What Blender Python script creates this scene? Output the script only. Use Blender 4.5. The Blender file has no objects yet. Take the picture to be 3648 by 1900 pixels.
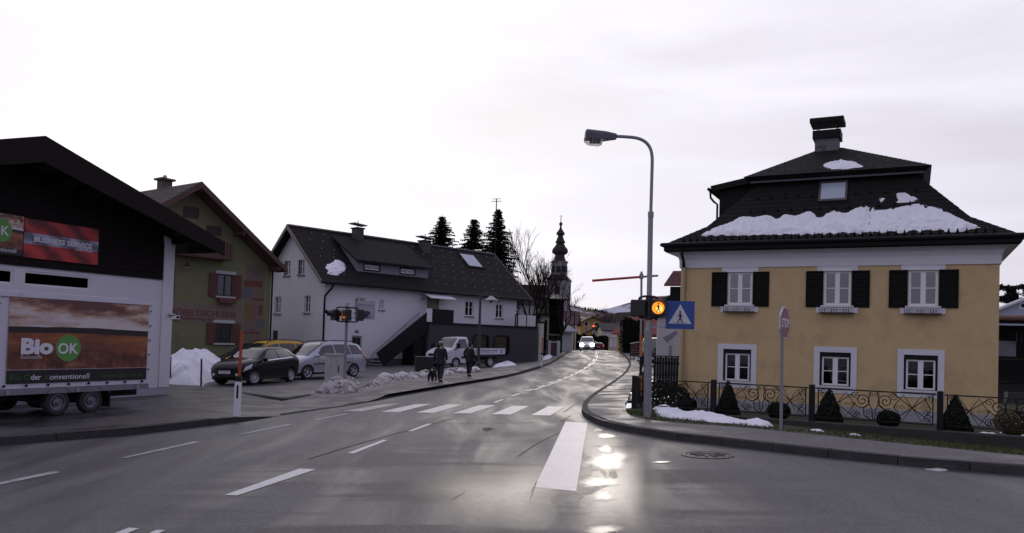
import bpy, bmesh, math, random
from mathutils import Vector, Matrix, noise as mnoise
R = math.radians
random.seed(7)
scene = bpy.context.scene
COL = scene.collection

# ------------------------------------------------------------------ camera
FPX, PCX, PCY = 2800.0, 1824.0, 1140.0          # photograph pixels (3648 x 1900)
ROLL, PITCH = R(1.8), math.atan(75.0 / 2800.0)
EYE = Vector((0, 0, 1.75))
_U0 = Vector((0, -math.sin(PITCH), math.cos(PITCH)))
FWD = Vector((0, math.cos(PITCH), math.sin(PITCH)))
CR = math.cos(ROLL) * Vector((1, 0, 0)) + math.sin(ROLL) * _U0
CU = -math.sin(ROLL) * Vector((1, 0, 0)) + math.cos(ROLL) * _U0
cam_d = bpy.data.cameras.new('camera')
cam = bpy.data.objects.new('camera', cam_d); COL.objects.link(cam)
cam.matrix_world = Matrix(((CR.x, CU.x, -FWD.x, EYE.x), (CR.y, CU.y, -FWD.y, EYE.y), (CR.z, CU.z, -FWD.z, EYE.z), (0, 0, 0, 1)))
cam_d.sensor_fit = 'HORIZONTAL'; cam_d.sensor_width = 36.0
cam_d.lens = 36.0 * FPX / 3648.0
cam_d.shift_y = (PCY - 950.0) / 3648.0
cam_d.clip_start = 0.1; cam_d.clip_end = 9000
scene.camera = cam

# ------------------------------------------------------------------ sky and sun (thin bright overcast, low sun ahead)
SUN_AZ, SUN_EL = R(4.5), R(8.5)                  # azimuth from +Y towards +X
SUNDIR = Vector((math.sin(SUN_AZ) * math.cos(SUN_EL), math.cos(SUN_AZ) * math.cos(SUN_EL), math.sin(SUN_EL)))
world = bpy.data.worlds.new('World'); scene.world = world; world.use_nodes = True
def build_world():
    nt = world.node_tree; nt.nodes.clear(); N = nt.nodes.new; L = nt.links.new
    out = N('ShaderNodeOutputWorld'); bg = N('ShaderNodeBackground'); L(bg.outputs[0], out.inputs[0])
    sky = N('ShaderNodeTexSky'); sky.sky_type = 'NISHITA'; sky.sun_disc = False
    sky.sun_elevation = SUN_EL; sky.sun_rotation = SUN_AZ; sky.dust_density = 3.0; sky.air_density = 1.0
    sk = N('ShaderNodeVectorMath'); sk.operation = 'SCALE'; sk.inputs['Scale'].default_value = 0.10; L(sky.outputs[0], sk.inputs[0])
    tc = N('ShaderNodeTexCoord')
    # brightness of the cloud sheet falls off with the angle from the sun
    dot = N('ShaderNodeVectorMath'); dot.operation = 'DOT_PRODUCT'; L(tc.outputs['Generated'], dot.inputs[0]); dot.inputs[1].default_value = SUNDIR
    gl = N('ShaderNodeValToRGB'); L(dot.outputs['Value'], gl.inputs[0])
    mr = gl.color_ramp; mr.interpolation = 'B_SPLINE'
    mr.elements[0].position = 0.0; mr.elements[0].color = (.52, .515, .65, 1)
    mr.elements[1].position = 1.0; mr.elements[1].color = (2.8, 2.4, 2.1, 1)
    for p, c in ((.50, (.53, .52, .64)), (.68, (.68, .66, .77)), (.80, (.90, .88, .97)), (.88, (1.12, 1.09, 1.14)), (.965, (1.7, 1.56, 1.52))):
        e = mr.elements.new(p); e.color = c + (1,)
    # streaky cloud texture: noise stretched along the horizon
    mp = N('ShaderNodeMapping'); mp.inputs['Scale'].default_value = (1.0, 1.0, 5.5); mp.inputs['Rotation'].default_value = (R(4), R(-5), 0); L(tc.outputs['Generated'], mp.inputs[0])
    nz = N('ShaderNodeTexNoise'); nz.inputs['Scale'].default_value = 2.3; nz.inputs['Detail'].default_value = 6; nz.inputs['Roughness'].default_value = .5; nz.inputs['Distortion'].default_value = .35; L(mp.outputs[0], nz.inputs[0])
    cr = N('ShaderNodeMapRange'); cr.inputs[1].default_value = .35; cr.inputs[2].default_value = .68; cr.inputs[3].default_value = 0.86; cr.inputs[4].default_value = 1.07; L(nz.outputs[0], cr.inputs[0])
    # the sheet is thinner (brighter) towards the left and thicker, more lilac towards the right
    sp = N('ShaderNodeSeparateXYZ'); L(tc.outputs['Generated'], sp.inputs[0])
    sd = N('ShaderNodeMix'); sd.data_type = 'RGBA'; ss = N('ShaderNodeMapRange'); ss.interpolation_type = 'SMOOTHSTEP'; ss.inputs[1].default_value = -.60; ss.inputs[2].default_value = .65; L(sp.outputs['X'], ss.inputs[0]); L(ss.outputs[0], sd.inputs[0])
    sd.inputs[6].default_value = (1.20, 1.17, 1.18, 1); sd.inputs[7].default_value = (.84, .815, .93, 1)
    md = N('ShaderNodeVectorMath'); md.operation = 'MULTIPLY'; L(gl.outputs[0], md.inputs[0]); L(sd.outputs[2], md.inputs[1])
    mul = N('ShaderNodeVectorMath'); mul.operation = 'SCALE'; L(md.outputs[0], mul.inputs[0]); L(cr.outputs[0], mul.inputs['Scale'])
    mix = N('ShaderNodeMix'); mix.data_type = 'RGBA'; L(mul.outputs[0], mix.inputs[7]); L(sk.outputs[0], mix.inputs[6])
    cm = N('ShaderNodeMapRange'); cm.inputs[1].default_value = .25; cm.inputs[2].default_value = .5; cm.inputs[3].default_value = .96; cm.inputs[4].default_value = 1.0; L(nz.outputs[0], cm.inputs[0])
    L(cm.outputs[0], mix.inputs[0])
    L(mix.outputs[2], bg.inputs[0]); bg.inputs[1].default_value = 1.0
build_world()
sun_d = bpy.data.lights.new('sun', 'SUN'); sun_d.energy = 0.5; sun_d.angle = R(26); sun_d.color = (1.0, .90, .78)
sun = bpy.data.objects.new('sun', sun_d); COL.objects.link(sun)
sun.rotation_euler = (-SUNDIR).to_track_quat('-Z', 'Y').to_euler()
vs = scene.view_settings
scene.display_settings.display_device = 'sRGB'
vs.view_transform = 'Standard'; vs.look = 'None'; vs.exposure = 0.0; vs.gamma = 1.0; vs.use_curve_mapping = False
scene.cycles.use_denoising = True
scene.cycles.max_bounces = 6; scene.cycles.diffuse_bounces = 3; scene.cycles.glossy_bounces = 3
scene.cycles.transmission_bounces = 4; scene.cycles.transparent_max_bounces = 16
scene.cycles.caustics_reflective = False; scene.cycles.caustics_refractive = False

# ------------------------------------------------------------------ where things stand: sight lines meet planes
TILT = 0.0314
def rise(y):
    t = min(max((y - 60) / 36.0, 0), 1); a = .48 * t * t * (3 - 2 * t)
    if y > 104: t = y - 104; a -= .00055 * t * t if t < 40 else .88 + .044 * (t - 40)
    return max(a, -7.0)
def gz(x, y):
    return TILT * max(-40.0, min(x, 12.0)) + rise(y)
def ray(px, py):
    return FWD + CR * ((px - PCX) / FPX) - CU * ((py - PCY) / FPX)
def G(px, py, dz=0.0):
    """point of the ground seen at a photograph pixel"""
    d = ray(px, py); lo, hi = 2.0, 400.0
    f = lambda t: EYE.z + d.z * t - gz(d.x * t, d.y * t) - dz
    t = 2.0; st = 0.5
    while t < 400 and f(t) > 0: t += st
    lo, hi = t - st, t
    for _ in range(40):
        m = (lo + hi) / 2
        if f(m) > 0: lo = m
        else: hi = m
    return EYE + d * hi
def AT(px, py, y):
    """point seen at a pixel at forward distance y"""
    d = ray(px, py); return EYE + d * (y / d.y)

# ------------------------------------------------------------------ mesh helpers
class MB:
    def __init__(s): s.v = []; s.f = []; s.mi = []; s.m = 0
    def add(s, vs_, fs, m=None):
        o = len(s.v); s.v += [tuple(p) for p in vs_]; s.f += [tuple(o + i for i in f) for f in fs]; s.mi += [s.m if m is None else m] * len(fs); return s
    def box(s, x0, x1, y0, y1, z0, z1, M=None):
        p = [Vector((x, y, z)) for z in (z0, z1) for y in (y0, y1) for x in (x0, x1)]
        if M: p = [M @ q for q in p]
        return s.add(p, [(0, 2, 3, 1), (4, 5, 7, 6), (0, 1, 5, 4), (2, 6, 7, 3), (0, 4, 6, 2), (1, 3, 7, 5)])
    def bar(s, a, b, w, h=None, up=Vector((0, 0, 1))):
        """rectangular bar from a to b"""
        a, b = Vector(a), Vector(b); h = h or w; d = (b - a).normalized()
        if abs(d.dot(up)) > .98: up = Vector((0, 1, 0))
        r = d.cross(up).normalized() * (w / 2); u = r.cross(d).normalized() * (h / 2)
        p = [a - r - u, a + r - u, a + r + u, a - r + u, b - r - u, b + r - u, b + r + u, b - r + u]
        return s.add(p, [(0, 1, 2, 3), (7, 6, 5, 4), (0, 4, 5, 1), (1, 5, 6, 2), (2, 6, 7, 3), (3, 7, 4, 0)])
    def tube(s, pts, r, n=8, cap=True):
        pts = [Vector(p) for p in pts]; rr = r if isinstance(r, (list, tuple)) else [r] * len(pts)
        o = len(s.v); pu = None
        for i, p in enumerate(pts):
            d = (pts[min(i + 1, len(pts) - 1)] - pts[max(i - 1, 0)])
            d = d.normalized() if d.length > 1e-9 else Vector((0, 0, 1))
            if pu is None: pu = Vector((1, 0, 0)) if abs(d.x) < .9 else Vector((0, 1, 0))
            u = (pu - d * pu.dot(d))
            u = u.normalized() if u.length > 1e-6 else d.orthogonal().normalized()
            w = d.cross(u); pu = u
            for k in range(n):
                a = 2 * math.pi * k / n
                s.v.append(tuple(p + (u * math.cos(a) + w * math.sin(a)) * rr[i]))
        for i in range(len(pts) - 1):
            for k in range(n):
                s.f.append((o + i * n + k, o + i * n + (k + 1) % n, o + (i + 1) * n + (k + 1) % n, o + (i + 1) * n + k)); s.mi.append(s.m)
        if cap:
            s.f.append(tuple(o + k for k in reversed(range(n)))); s.mi.append(s.m)
            s.f.append(tuple(o + (len(pts) - 1) * n + k for k in range(n))); s.mi.append(s.m)
        return s
    def lathe(s, prof, n=16, M=None, cap=True):
        """prof: (r, z) pairs, about local z"""
        o = len(s.v)
        for r, z in prof:
            for k in range(n):
                a = 2 * math.pi * k / n; p = Vector((r * math.cos(a), r * math.sin(a), z))
                s.v.append(tuple(M @ p if M else p))
        for i in range(len(prof) - 1):
            for k in range(n):
                s.f.append((o + i * n + k, o + i * n + (k + 1) % n, o + (i + 1) * n + (k + 1) % n, o + (i + 1) * n + k)); s.mi.append(s.m)
        if cap:
            if prof[0][0] > 1e-4: s.f.append(tuple(o + k for k in reversed(range(n)))); s.mi.append(s.m)
            if prof[-1][0] > 1e-4: s.f.append(tuple(o + (len(prof) - 1) * n + k for k in range(n))); s.mi.append(s.m)
        return s
    def prism(s, poly, a, b):
        """poly: list of points (Vector); extruded by vector from a-offset to b-offset"""
        n = len(poly); a, b = Vector(a), Vector(b)
        p = [Vector(q) + a for q in poly] + [Vector(q) + b for q in poly]
        return s.add(p, [tuple(range(n))[::-1], tuple(range(n, 2 * n))] + [(i, (i + 1) % n, n + (i + 1) % n, n + i) for i in range(n)])
    def slab(s, quad, t):
        """a plate: four top corners, thickness t downwards along its normal"""
        q = [Vector(p) for p in quad]; nrm = (q[1] - q[0]).cross(q[-1] - q[0]).normalized()
        if nrm.z < 0: nrm = -nrm
        return s.prism(q, (0, 0, 0), -nrm * t)
    def build(s, name, mat, parent=None, smooth=False, bevel=0):
        me = bpy.data.meshes.new(name); me.from_pydata(s.v, [], s.f); me.validate()
        bm = bmesh.new(); bm.from_mesh(me); bmesh.ops.recalc_face_normals(bm, faces=bm.faces); bm.to_mesh(me); bm.free()
        ms = mat if isinstance(mat, (list, tuple)) else [mat]
        for m in ms: me.materials.append(m)
        if len(ms) > 1 and len(me.polygons) == len(s.mi):
            me.polygons.foreach_set('material_index', s.mi)
        if smooth:
            me.polygons.foreach_set('use_smooth', [True] * len(me.polygons))
            try: me.set_sharp_from_angle(angle=R(42))
            except Exception: pass
        return link(name, me, parent, bevel)
def link(name, me, parent=None, bevel=0):
    o = bpy.data.objects.new(name, me); COL.objects.link(o)
    if parent: o.parent = parent
    if bevel:
        b = o.modifiers.new('bevel', 'BEVEL'); b.width = bevel; b.segments = 2; b.limit_method = 'ANGLE'
    return o
def tag(o, label=None, cat=None, group=None, kind=None):
    if label: o['label'] = label
    if cat: o['category'] = cat
    if group: o['group'] = group
    if kind: o['kind'] = kind
    return o
def thing(name, label, cat, loc=(0, 0, 0), rotz=0.0, group=None):
    o = bpy.data.objects.new(name, None); COL.objects.link(o); o.empty_display_size = .2
    o.location = loc; o.rotation_euler = (0, 0, rotz)
    return tag(o, label, cat, group)
def copy_tree(o, parent=None):
    c = o.copy(); COL.objects.link(c); c.parent = parent
    for ch in list(o.children): copy_tree(ch, c)
    return c
def struct(o, label=None): return tag(o, label, kind='structure')
class Frame:
    """local axes of a building face: x along the face to the right, y into the building, z up"""
    def __init__(s, loc, rotz):
        s.loc = Vector(loc); s.rz = rotz; s.M = Matrix.Translation(s.loc) @ Matrix.Rotation(rotz, 4, 'Z'); s.I = s.M.inverted()
    def px(s, px, py, y=0.0):
        o = s.I @ EYE; d = s.I.to_3x3() @ ray(px, py); t = (y - o.y) / d.y; p = o + d * t
        return p.x, p.z
    def pxx(s, px, py, x=0.0):
        """the same on a plane of constant local x -> (y, z)"""
        o = s.I @ EYE; d = s.I.to_3x3() @ ray(px, py); t = (x - o.x) / d.x; p = o + d * t
        return p.y, p.z
    def plane(s, px, py, p0, n):
        o = s.I @ EYE; d = s.I.to_3x3() @ ray(px, py); n = Vector(n); t = (Vector(p0) - o).dot(n) / d.dot(n); return o + d * t

# ------------------------------------------------------------------ materials
MATS = {}
def nodes(name):
    m = bpy.data.materials.new(name); m.use_nodes = True; nt = m.node_tree
    return m, nt, nt.nodes['Principled BSDF'], nt.nodes.new, nt.links.new
def pm(name, col, rough=.7, var=.18, scale=3.0, bump=0.0, bscale=40.0, metal=0.0, spec=.5, coat=0.0, dirt=None, stretch=(1, 1, 1)):
    """painted, plastered or plain material: base colour with mottling, fine bump and optional dirt stains"""
    if name in MATS: return MATS[name]
    m, nt, b, N, L = nodes(name)
    tc = N('ShaderNodeTexCoord'); mp = N('ShaderNodeMapping'); mp.inputs['Scale'].default_value = stretch; L(tc.outputs['Object'], mp.inputs[0])
    nz = N('ShaderNodeTexNoise'); nz.inputs['Scale'].default_value = scale; nz.inputs['Detail'].default_value = 8; nz.inputs['Roughness'].default_value = .62; L(mp.outputs[0], nz.inputs[0])
    cr = N('ShaderNodeMix'); cr.data_type = 'RGBA'; L(nz.outputs[0], cr.inputs[0])
    cr.inputs[6].default_value = tuple(c * (1 - var) for c in col) + (1,); cr.inputs[7].default_value = tuple(min(1, c * (1 + var)) for c in col) + (1,)
    last = cr.outputs[2]
    if dirt:
        n2 = N('ShaderNodeTexNoise'); n2.inputs['Scale'].default_value = dirt[1]; n2.inputs['Detail'].default_value = 10; n2.inputs['Roughness'].default_value = .7; L(mp.outputs[0], n2.inputs[0])
        r2 = N('ShaderNodeMapRange'); r2.inputs[1].default_value = dirt[2]; r2.inputs[2].default_value = dirt[2] + .18; L(n2.outputs[0], r2.inputs[0])
        m2 = N('ShaderNodeMix'); m2.data_type = 'RGBA'; L(r2.outputs[0], m2.inputs[0]); L(last, m2.inputs[6]); m2.inputs[7].default_value = tuple(dirt[0]) + (1,); last = m2.outputs[2]
    L(last, b.inputs['Base Color']); b.inputs['Roughness'].default_value = rough; b.inputs['Metallic'].default_value = metal
    b.inputs['Specular IOR Level'].default_value = spec; b.inputs['Coat Weight'].default_value = coat; b.inputs['Coat Roughness'].default_value = .04
    if bump:
        n3 = N('ShaderNodeTexNoise'); n3.inputs['Scale'].default_value = bscale; n3.inputs['Detail'].default_value = 5; L(mp.outputs[0], n3.inputs[0])
        bp = N('ShaderNodeBump'); bp.inputs['Strength'].default_value = bump; bp.inputs['Distance'].default_value = .02; L(n3.outputs[0], bp.inputs['Height']); L(bp.outputs[0], b.inputs['Normal'])
    MATS[name] = m; return m
def glow(name, col, strength, base=(.1, .05, .02)):
    m, nt, b, N, L = nodes(name); b.inputs['Base Color'].default_value = base + (1,); b.inputs['Emission Color'].default_value = col + (1,); b.inputs['Emission Strength'].default_value = strength
    return m
def glass_mat(name, tint=(.55, .6, .62), mirror=.16):
    m, nt, b, N, L = nodes(name); nt.nodes.remove(b); out = nt.nodes['Material Output']
    tr = N('ShaderNodeBsdfTransparent'); tr.inputs[0].default_value = tint + (1,)
    gl = N('ShaderNodeBsdfGlossy'); gl.inputs[0].default_value = (.95, .97, 1, 1); gl.inputs['Roughness'].default_value = .02
    fr = N('ShaderNodeFresnel'); fr.inputs[0].default_value = 1.5; ad = N('ShaderNodeMath'); ad.operation = 'ADD'; ad.inputs[1].default_value = mirror; ad.use_clamp = True; L(fr.outputs[0], ad.inputs[0])
    mx = N('ShaderNodeMixShader'); L(ad.outputs[0], mx.inputs[0]); L(tr.outputs[0], mx.inputs[1]); L(gl.outputs[0], mx.inputs[2]); L(mx.outputs[0], out.inputs[0]); return m
def asphalt_mat(name, col, wet_lo, wet_hi, scale=.35, dark=.45, stretch=(1, 1, 1), rot=0.0, thr=(.40, .62), tracks=False):
    """worn tarmac: stone grain, darker damp patches with a smoother skin, hairline sealing"""
    m, nt, b, N, L = nodes(name)
    tc = N('ShaderNodeTexCoord'); mp = N('ShaderNodeMapping'); mp.inputs['Scale'].default_value = stretch; mp.inputs['Rotation'].default_value = (0, 0, rot); L(tc.outputs['Object'], mp.inputs[0])
    wet = N('ShaderNodeTexNoise'); wet.inputs['Scale'].default_value = scale; wet.inputs['Detail'].default_value = 7; wet.inputs['Roughness'].default_value = .58; wet.inputs['Distortion'].default_value = .6; L(mp.outputs[0], wet.inputs[0])
    wr = N('ShaderNodeMapRange'); wr.interpolation_type = 'SMOOTHSTEP'; wr.inputs[1].default_value = thr[0]; wr.inputs[2].default_value = thr[1]; L(wet.outputs[0], wr.inputs[0])
    gr = N('ShaderNodeTexNoise'); gr.inputs['Scale'].default_value = 55; gr.inputs['Detail'].default_value = 4; gr.inputs['Roughness'].default_value = .8; L(tc.outputs['Object'], gr.inputs[0])
    mid = N('ShaderNodeTexNoise'); mid.inputs['Scale'].default_value = 2.2; mid.inputs['Detail'].default_value = 8; mid.inputs['Roughness'].default_value = .65; L(mp.outputs[0], mid.inputs[0])
    c1 = N('ShaderNodeMix'); c1.data_type = 'RGBA'; L(gr.outputs[0], c1.inputs[0]); c1.inputs[6].default_value = tuple(c * .40 for c in col) + (1,); c1.inputs[7].default_value = tuple(c * 1.6 for c in col) + (1,)
    c1b = N('ShaderNodeMix'); c1b.data_type = 'RGBA'; c1b.blend_type = 'MULTIPLY'; c1b.inputs[0].default_value = 1; L(c1.outputs[2], c1b.inputs[6])
    mm = N('ShaderNodeMapRange'); mm.inputs[1].default_value = .3; mm.inputs[2].default_value = .7; mm.inputs[3].default_value = .78; mm.inputs[4].default_value = 1.2; L(mid.outputs[0], mm.inputs[0]); L(mm.outputs[0], c1b.inputs[7])
    ag = N('ShaderNodeTexNoise'); ag.inputs['Scale'].default_value = 22; ag.inputs['Detail'].default_value = 5; ag.inputs['Roughness'].default_value = .85; L(tc.outputs['Object'], ag.inputs[0])
    am_ = N('ShaderNodeMapRange'); am_.inputs[1].default_value = .3; am_.inputs[2].default_value = .7; am_.inputs[3].default_value = .25; am_.inputs[4].default_value = 1.85; L(ag.outputs[0], am_.inputs[0])
    c1c = N('ShaderNodeMix'); c1c.data_type = 'RGBA'; c1c.blend_type = 'MULTIPLY'; c1c.inputs[0].default_value = 1; L(c1b.outputs[2], c1c.inputs[6]); L(am_.outputs[0], c1c.inputs[7])
    c2 = N('ShaderNodeMix'); c2.data_type = 'RGBA'; c2.blend_type = 'MULTIPLY'; L(wr.outputs[0], c2.inputs[0]); L(c1c.outputs[2], c2.inputs[6]); c2.inputs[7].default_value = (dark, dark, dark * 1.04, 1)
    colout = c2.outputs[2]; wetf = wr.outputs[0]
    if tracks:      # tyre tracks of turning cars: long wet and dried streaks across the junction
        m3 = N('ShaderNodeMapping'); m3.inputs['Scale'].default_value = (.17, .85, 1); m3.inputs['Rotation'].default_value = (0, 0, R(-12)); L(tc.outputs['Object'], m3.inputs[0])
        n3 = N('ShaderNodeTexNoise'); n3.inputs['Scale'].default_value = 1.5; n3.inputs['Detail'].default_value = 2.5; n3.inputs['Roughness'].default_value = .45; n3.inputs['Distortion'].default_value = .5; L(m3.outputs[0], n3.inputs[0])
        t3 = N('ShaderNodeMapRange'); t3.interpolation_type = 'SMOOTHSTEP'; t3.inputs[1].default_value = .44; t3.inputs[2].default_value = .60; L(n3.outputs[0], t3.inputs[0])
        m4 = N('ShaderNodeMapping'); m4.inputs['Location'].default_value = (.05, -1.65, 0); m4.inputs['Scale'].default_value = (.20, .175, 0); L(tc.outputs['Object'], m4.inputs[0])
        ln = N('ShaderNodeVectorMath'); ln.operation = 'LENGTH'; L(m4.outputs[0], ln.inputs[0]); mk = N('ShaderNodeMapRange'); mk.interpolation_type = 'SMOOTHSTEP'; mk.inputs[1].default_value = 1.0; mk.inputs[2].default_value = .2; L(ln.outputs['Value'], mk.inputs[0])
        mu = N('ShaderNodeMath'); mu.operation = 'MULTIPLY'; L(t3.outputs[0], mu.inputs[0]); L(mk.outputs[0], mu.inputs[1])
        c3 = N('ShaderNodeMix'); c3.data_type = 'RGBA'; c3.blend_type = 'MULTIPLY'; L(mu.outputs[0], c3.inputs[0]); L(colout, c3.inputs[6]); c3.inputs[7].default_value = (.62, .62, .64, 1); colout = c3.outputs[2]
        mxw = N('ShaderNodeMath'); mxw.operation = 'SUBTRACT'; mxw.use_clamp = True; L(wetf, mxw.inputs[0]); L(mu.outputs[0], mxw.inputs[1]); wetf = mxw.outputs[0]
    L(colout, b.inputs['Base Color'])
    ro = N('ShaderNodeMapRange'); ro.inputs[3].default_value = wet_hi; ro.inputs[4].default_value = wet_lo; L(wetf, ro.inputs[0]); L(ro.outputs[0], b.inputs['Roughness'])
    vo = N('ShaderNodeTexVoronoi'); vo.inputs['Scale'].default_value = 62; L(tc.outputs['Object'], vo.inputs[0])
    bs = N('ShaderNodeMapRange'); bs.inputs[3].default_value = .62; bs.inputs[4].default_value = .36; L(wr.outputs[0], bs.inputs[0])
    bp = N('ShaderNodeBump'); bp.inputs['Distance'].default_value = .006; L(bs.outputs[0], bp.inputs['Strength']); L(vo.outputs['Distance'], bp.inputs['Height']); L(bp.outputs[0], b.inputs['Normal'])
    return m
M_road = asphalt_mat('road_asphalt', (.074, .071, .075), .36, .62, scale=1.0, stretch=(1.0, .16, 1), rot=R(3), thr=(.36, .70), dark=.62, tracks=True)
M_lot = asphalt_mat('lot_asphalt', (.075, .070, .071), .38, .66, scale=.5, dark=.55)
M_pave = asphalt_mat('pavement_asphalt', (.095, .088, .092), .40, .7, scale=.7, dark=.6)
M_pave_d = asphalt_mat('forecourt_asphalt', (.035, .032, .033), .28, .6, scale=.6, dark=.5)
M_kerb = pm('kerb_granite', (.050, .048, .046), .8, .45, 7, .7, 40, spec=.2, dirt=((.11, .105, .10), 3, .6))
M_line = pm('road_paint', (.60, .59, .585), .40, .10, 2, .25, 80, dirt=((.22, .215, .215), 7.0, .57))
M_line_worn = pm('worn_road_paint', (.40, .395, .39), .4, .15, 4, .25, 80, dirt=((.10, .098, .10), 5.0, .50))
M_snow = None
def make_snow(name, dirtcol, lo, hi, clean=(.78, .79, .84)):
    m, nt, b, N, L = nodes(name)
    tc = N('ShaderNodeTexCoord'); n1 = N('ShaderNodeTexNoise'); n1.inputs['Scale'].default_value = 2.4; n1.inputs['Detail'].default_value = 10; n1.inputs['Roughness'].default_value = .68; L(tc.outputs['Object'], n1.inputs[0])
    r1 = N('ShaderNodeMapRange'); r1.inputs[1].default_value = lo; r1.inputs[2].default_value = hi; L(n1.outputs[0], r1.inputs[0])
    mx = N('ShaderNodeMix'); mx.data_type = 'RGBA'; L(r1.outputs[0], mx.inputs[0]); mx.inputs[6].default_value = clean + (1,); mx.inputs[7].default_value = dirtcol + (1,); L(mx.outputs[2], b.inputs['Base Color'])
    b.inputs['Roughness'].default_value = .75; b.inputs['Subsurface Weight'].default_value = 0.0
    n2 = N('ShaderNodeTexNoise'); n2.inputs['Scale'].default_value = 26; n2.inputs['Detail'].default_value = 6; L(tc.outputs['Object'], n2.inputs[0])
    bp = N('ShaderNodeBump'); bp.inputs['Strength'].default_value = .5; bp.inputs['Distance'].default_value = .03; L(n2.outputs[0], bp.inputs['Height']); L(bp.outputs[0], b.inputs['Normal']); return m
M_snow = make_snow('clean_snow', (.62, .63, .68), .5, .8)
M_snow_pile = make_snow('ploughed_snow', (.16, .14, .13), .56, .74, (.72, .73, .79))
M_snow_dirty = make_snow('dirty_snow', (.07, .06, .055), .42, .60, (.45, .43, .44))
M_black = pm('black_metal', (.008, .008, .009), .5, .2, 8, spec=.2)
M_darkpl = pm('dark_plastic', (.013, .013, .014), .55, .2, 8, spec=.2)
M_galv = pm('galvanised_steel', (.33, .34, .36), .42, .18, 6, .15, 30, metal=.6)
M_void = pm('interior_shade', (.012, .011, .011), .9, .3, 2)  # near-black colour in place of the shade of unlit insides
M_glass = glass_mat('window_glass', (.45, .5, .52), .07)
M_glass_d = glass_mat('dark_window_glass', (.30, .32, .33), .03)
M_glass_b = glass_mat('barn_window_glass', (.2, .21, .22), -.06)
M_white_frame = pm('white_window_frame', (.72, .72, .74), .4, .06, 6)
M_pane_reflection = pm('pane_reflection_grey', (.17, .21, .245), .8, .25, 5, stretch=(6, 1, .6))  # blue-grey stands in for pale sky reflected in the panes

# ------------------------------------------------------------------ print helpers
def text(name, body, size, mat, parent, M, bold=0.0, width=None, shear=0.0, ext=.0015):
    cu = bpy.data.curves.new('t', 'FONT'); cu.body = body; cu.size = size; cu.extrude = ext; cu.offset = bold; cu.shear = shear; cu.resolution_u = 3
    ob = bpy.data.objects.new('t', cu); me = bpy.data.meshes.new_from_object(ob)
    bpy.data.objects.remove(ob); bpy.data.curves.remove(cu)
    xs = [v.co.x for v in me.vertices]
    if width and xs:
        k = width / (max(xs) - min(xs)); x0 = min(xs)
        for v in me.vertices: v.co.x = (v.co.x - x0) * k
    me.materials.clear(); me.materials.append(mat); me.name = name
    me.transform(M); return link(name, me, parent)
FACE = Matrix.Rotation(R(90), 4, 'X')            # lettering laid in xy stood up to face -y

# ================================================================== ground, road, pavements
def chaikin(p, n=2):
    for _ in range(n):
        q = [p[0]]
        for a, b in zip(p, p[1:]): q += [a * .75 + b * .25, a * .25 + b * .75]
        p = q + [p[-1]]
    return p
def lerp(a, b, t): return a + (b - a) * t
def grid_sheet(name, xs, ys, zf, mat, skip=None):
    v = [(x, y, zf(x, y)) for y in ys for x in xs]; n = len(xs)
    f = [(j * n + i, j * n + i + 1, (j + 1) * n + i + 1, (j + 1) * n + i) for j in range(len(ys) - 1) for i in range(n - 1) if not (skip and skip((xs[i] + xs[i + 1]) / 2, (ys[j] + ys[j + 1]) / 2))]
    return MB().add(v, f).build(name, mat, smooth=True)
def ruled(name, A, B, zoff, mat, steps=6, thick=0.0):
    """sheet between two polylines of ground points; zoff(i_fraction, across) above the terrain"""
    v = []; f = []; n = len(A)
    for i in range(n):
        for k in range(steps + 1):
            p = lerp(A[i], B[i], k / steps); v.append((p.x, p.y, gz(p.x, p.y) + zoff(i / (n - 1), k / steps)))
    for i in range(n - 1):
        for k in range(steps):
            a = i * (steps + 1) + k; f.append((a, a + 1, a + steps + 2, a + steps + 1))
    return MB().add(v, f).build(name, mat, smooth=True)
xs = [-3000, -1200, -500, -200, -90, -60] + list(range(-45, 0, 5)) + list(range(0, 46, 1)) + [60, 90, 200, 500, 1200, 3000]
xs = sorted(set(xs))
ys = [-400, -100, -40, -12, 0] + list(range(6, 48, 1)) + [52] + list(range(56, 150, 3)) + [155, 165, 180, 200, 230, 260, 300, 400, 700, 1200, 2000, 3200]
def m_field():
    m, nt, b, N, L = nodes('winter_field')
    tc = N('ShaderNodeTexCoord'); n1 = N('ShaderNodeTexNoise'); n1.inputs['Scale'].default_value = .12; n1.inputs['Detail'].default_value = 10; n1.inputs['Roughness'].default_value = .65; L(tc.outputs['Object'], n1.inputs[0])
    r = N('ShaderNodeMapRange'); r.inputs[1].default_value = .5; r.inputs[2].default_value = .56; L(n1.outputs[0], r.inputs[0])
    mx = N('ShaderNodeMix'); mx.data_type = 'RGBA'; mx.inputs[6].default_value = (.06, .055, .035, 1); mx.inputs[7].default_value = (.68, .69, .74, 1); L(r.outputs[0], mx.inputs[0]); L(mx.outputs[2], b.inputs['Base Color']); b.inputs['Roughness'].default_value = .85; return m
M_field = m_field()
LK = [G(*p) for p in ((1925, 1312), (1990, 1279), (2015, 1262), (2024, 1255))]
RK = [G(*p) for p in ((2243, 1300), (2238, 1282), (2218, 1263), (2205, 1255))]
def road_edges():
    """left and right edge of the street beyond the junction, carried over the crest and round a bend"""
    L_ = [G(1925, 1312), G(1990, 1279), G(2016, 1262)]; R_ = [G(2243, 1300), G(2238, 1282), G(2220, 1264)]
    for (y, xl, xr) in ((101, 6.9, 13.6), (112, 7.4, 14.3), (125, 8.6, 15.8), (140, 11.0, 18.5), (160, 16, 25), (200, 30, 42), (240, 48, 62)):
        L_.append(Vector((xl, y, 0))); R_.append(Vector((xr, y, 0)))
    return L_, R_
RL, RR = road_edges()
L0 = [Vector((-14, 59.9, 0))] + RL; R0 = [Vector((24, 59.9, 0))] + RR
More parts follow.
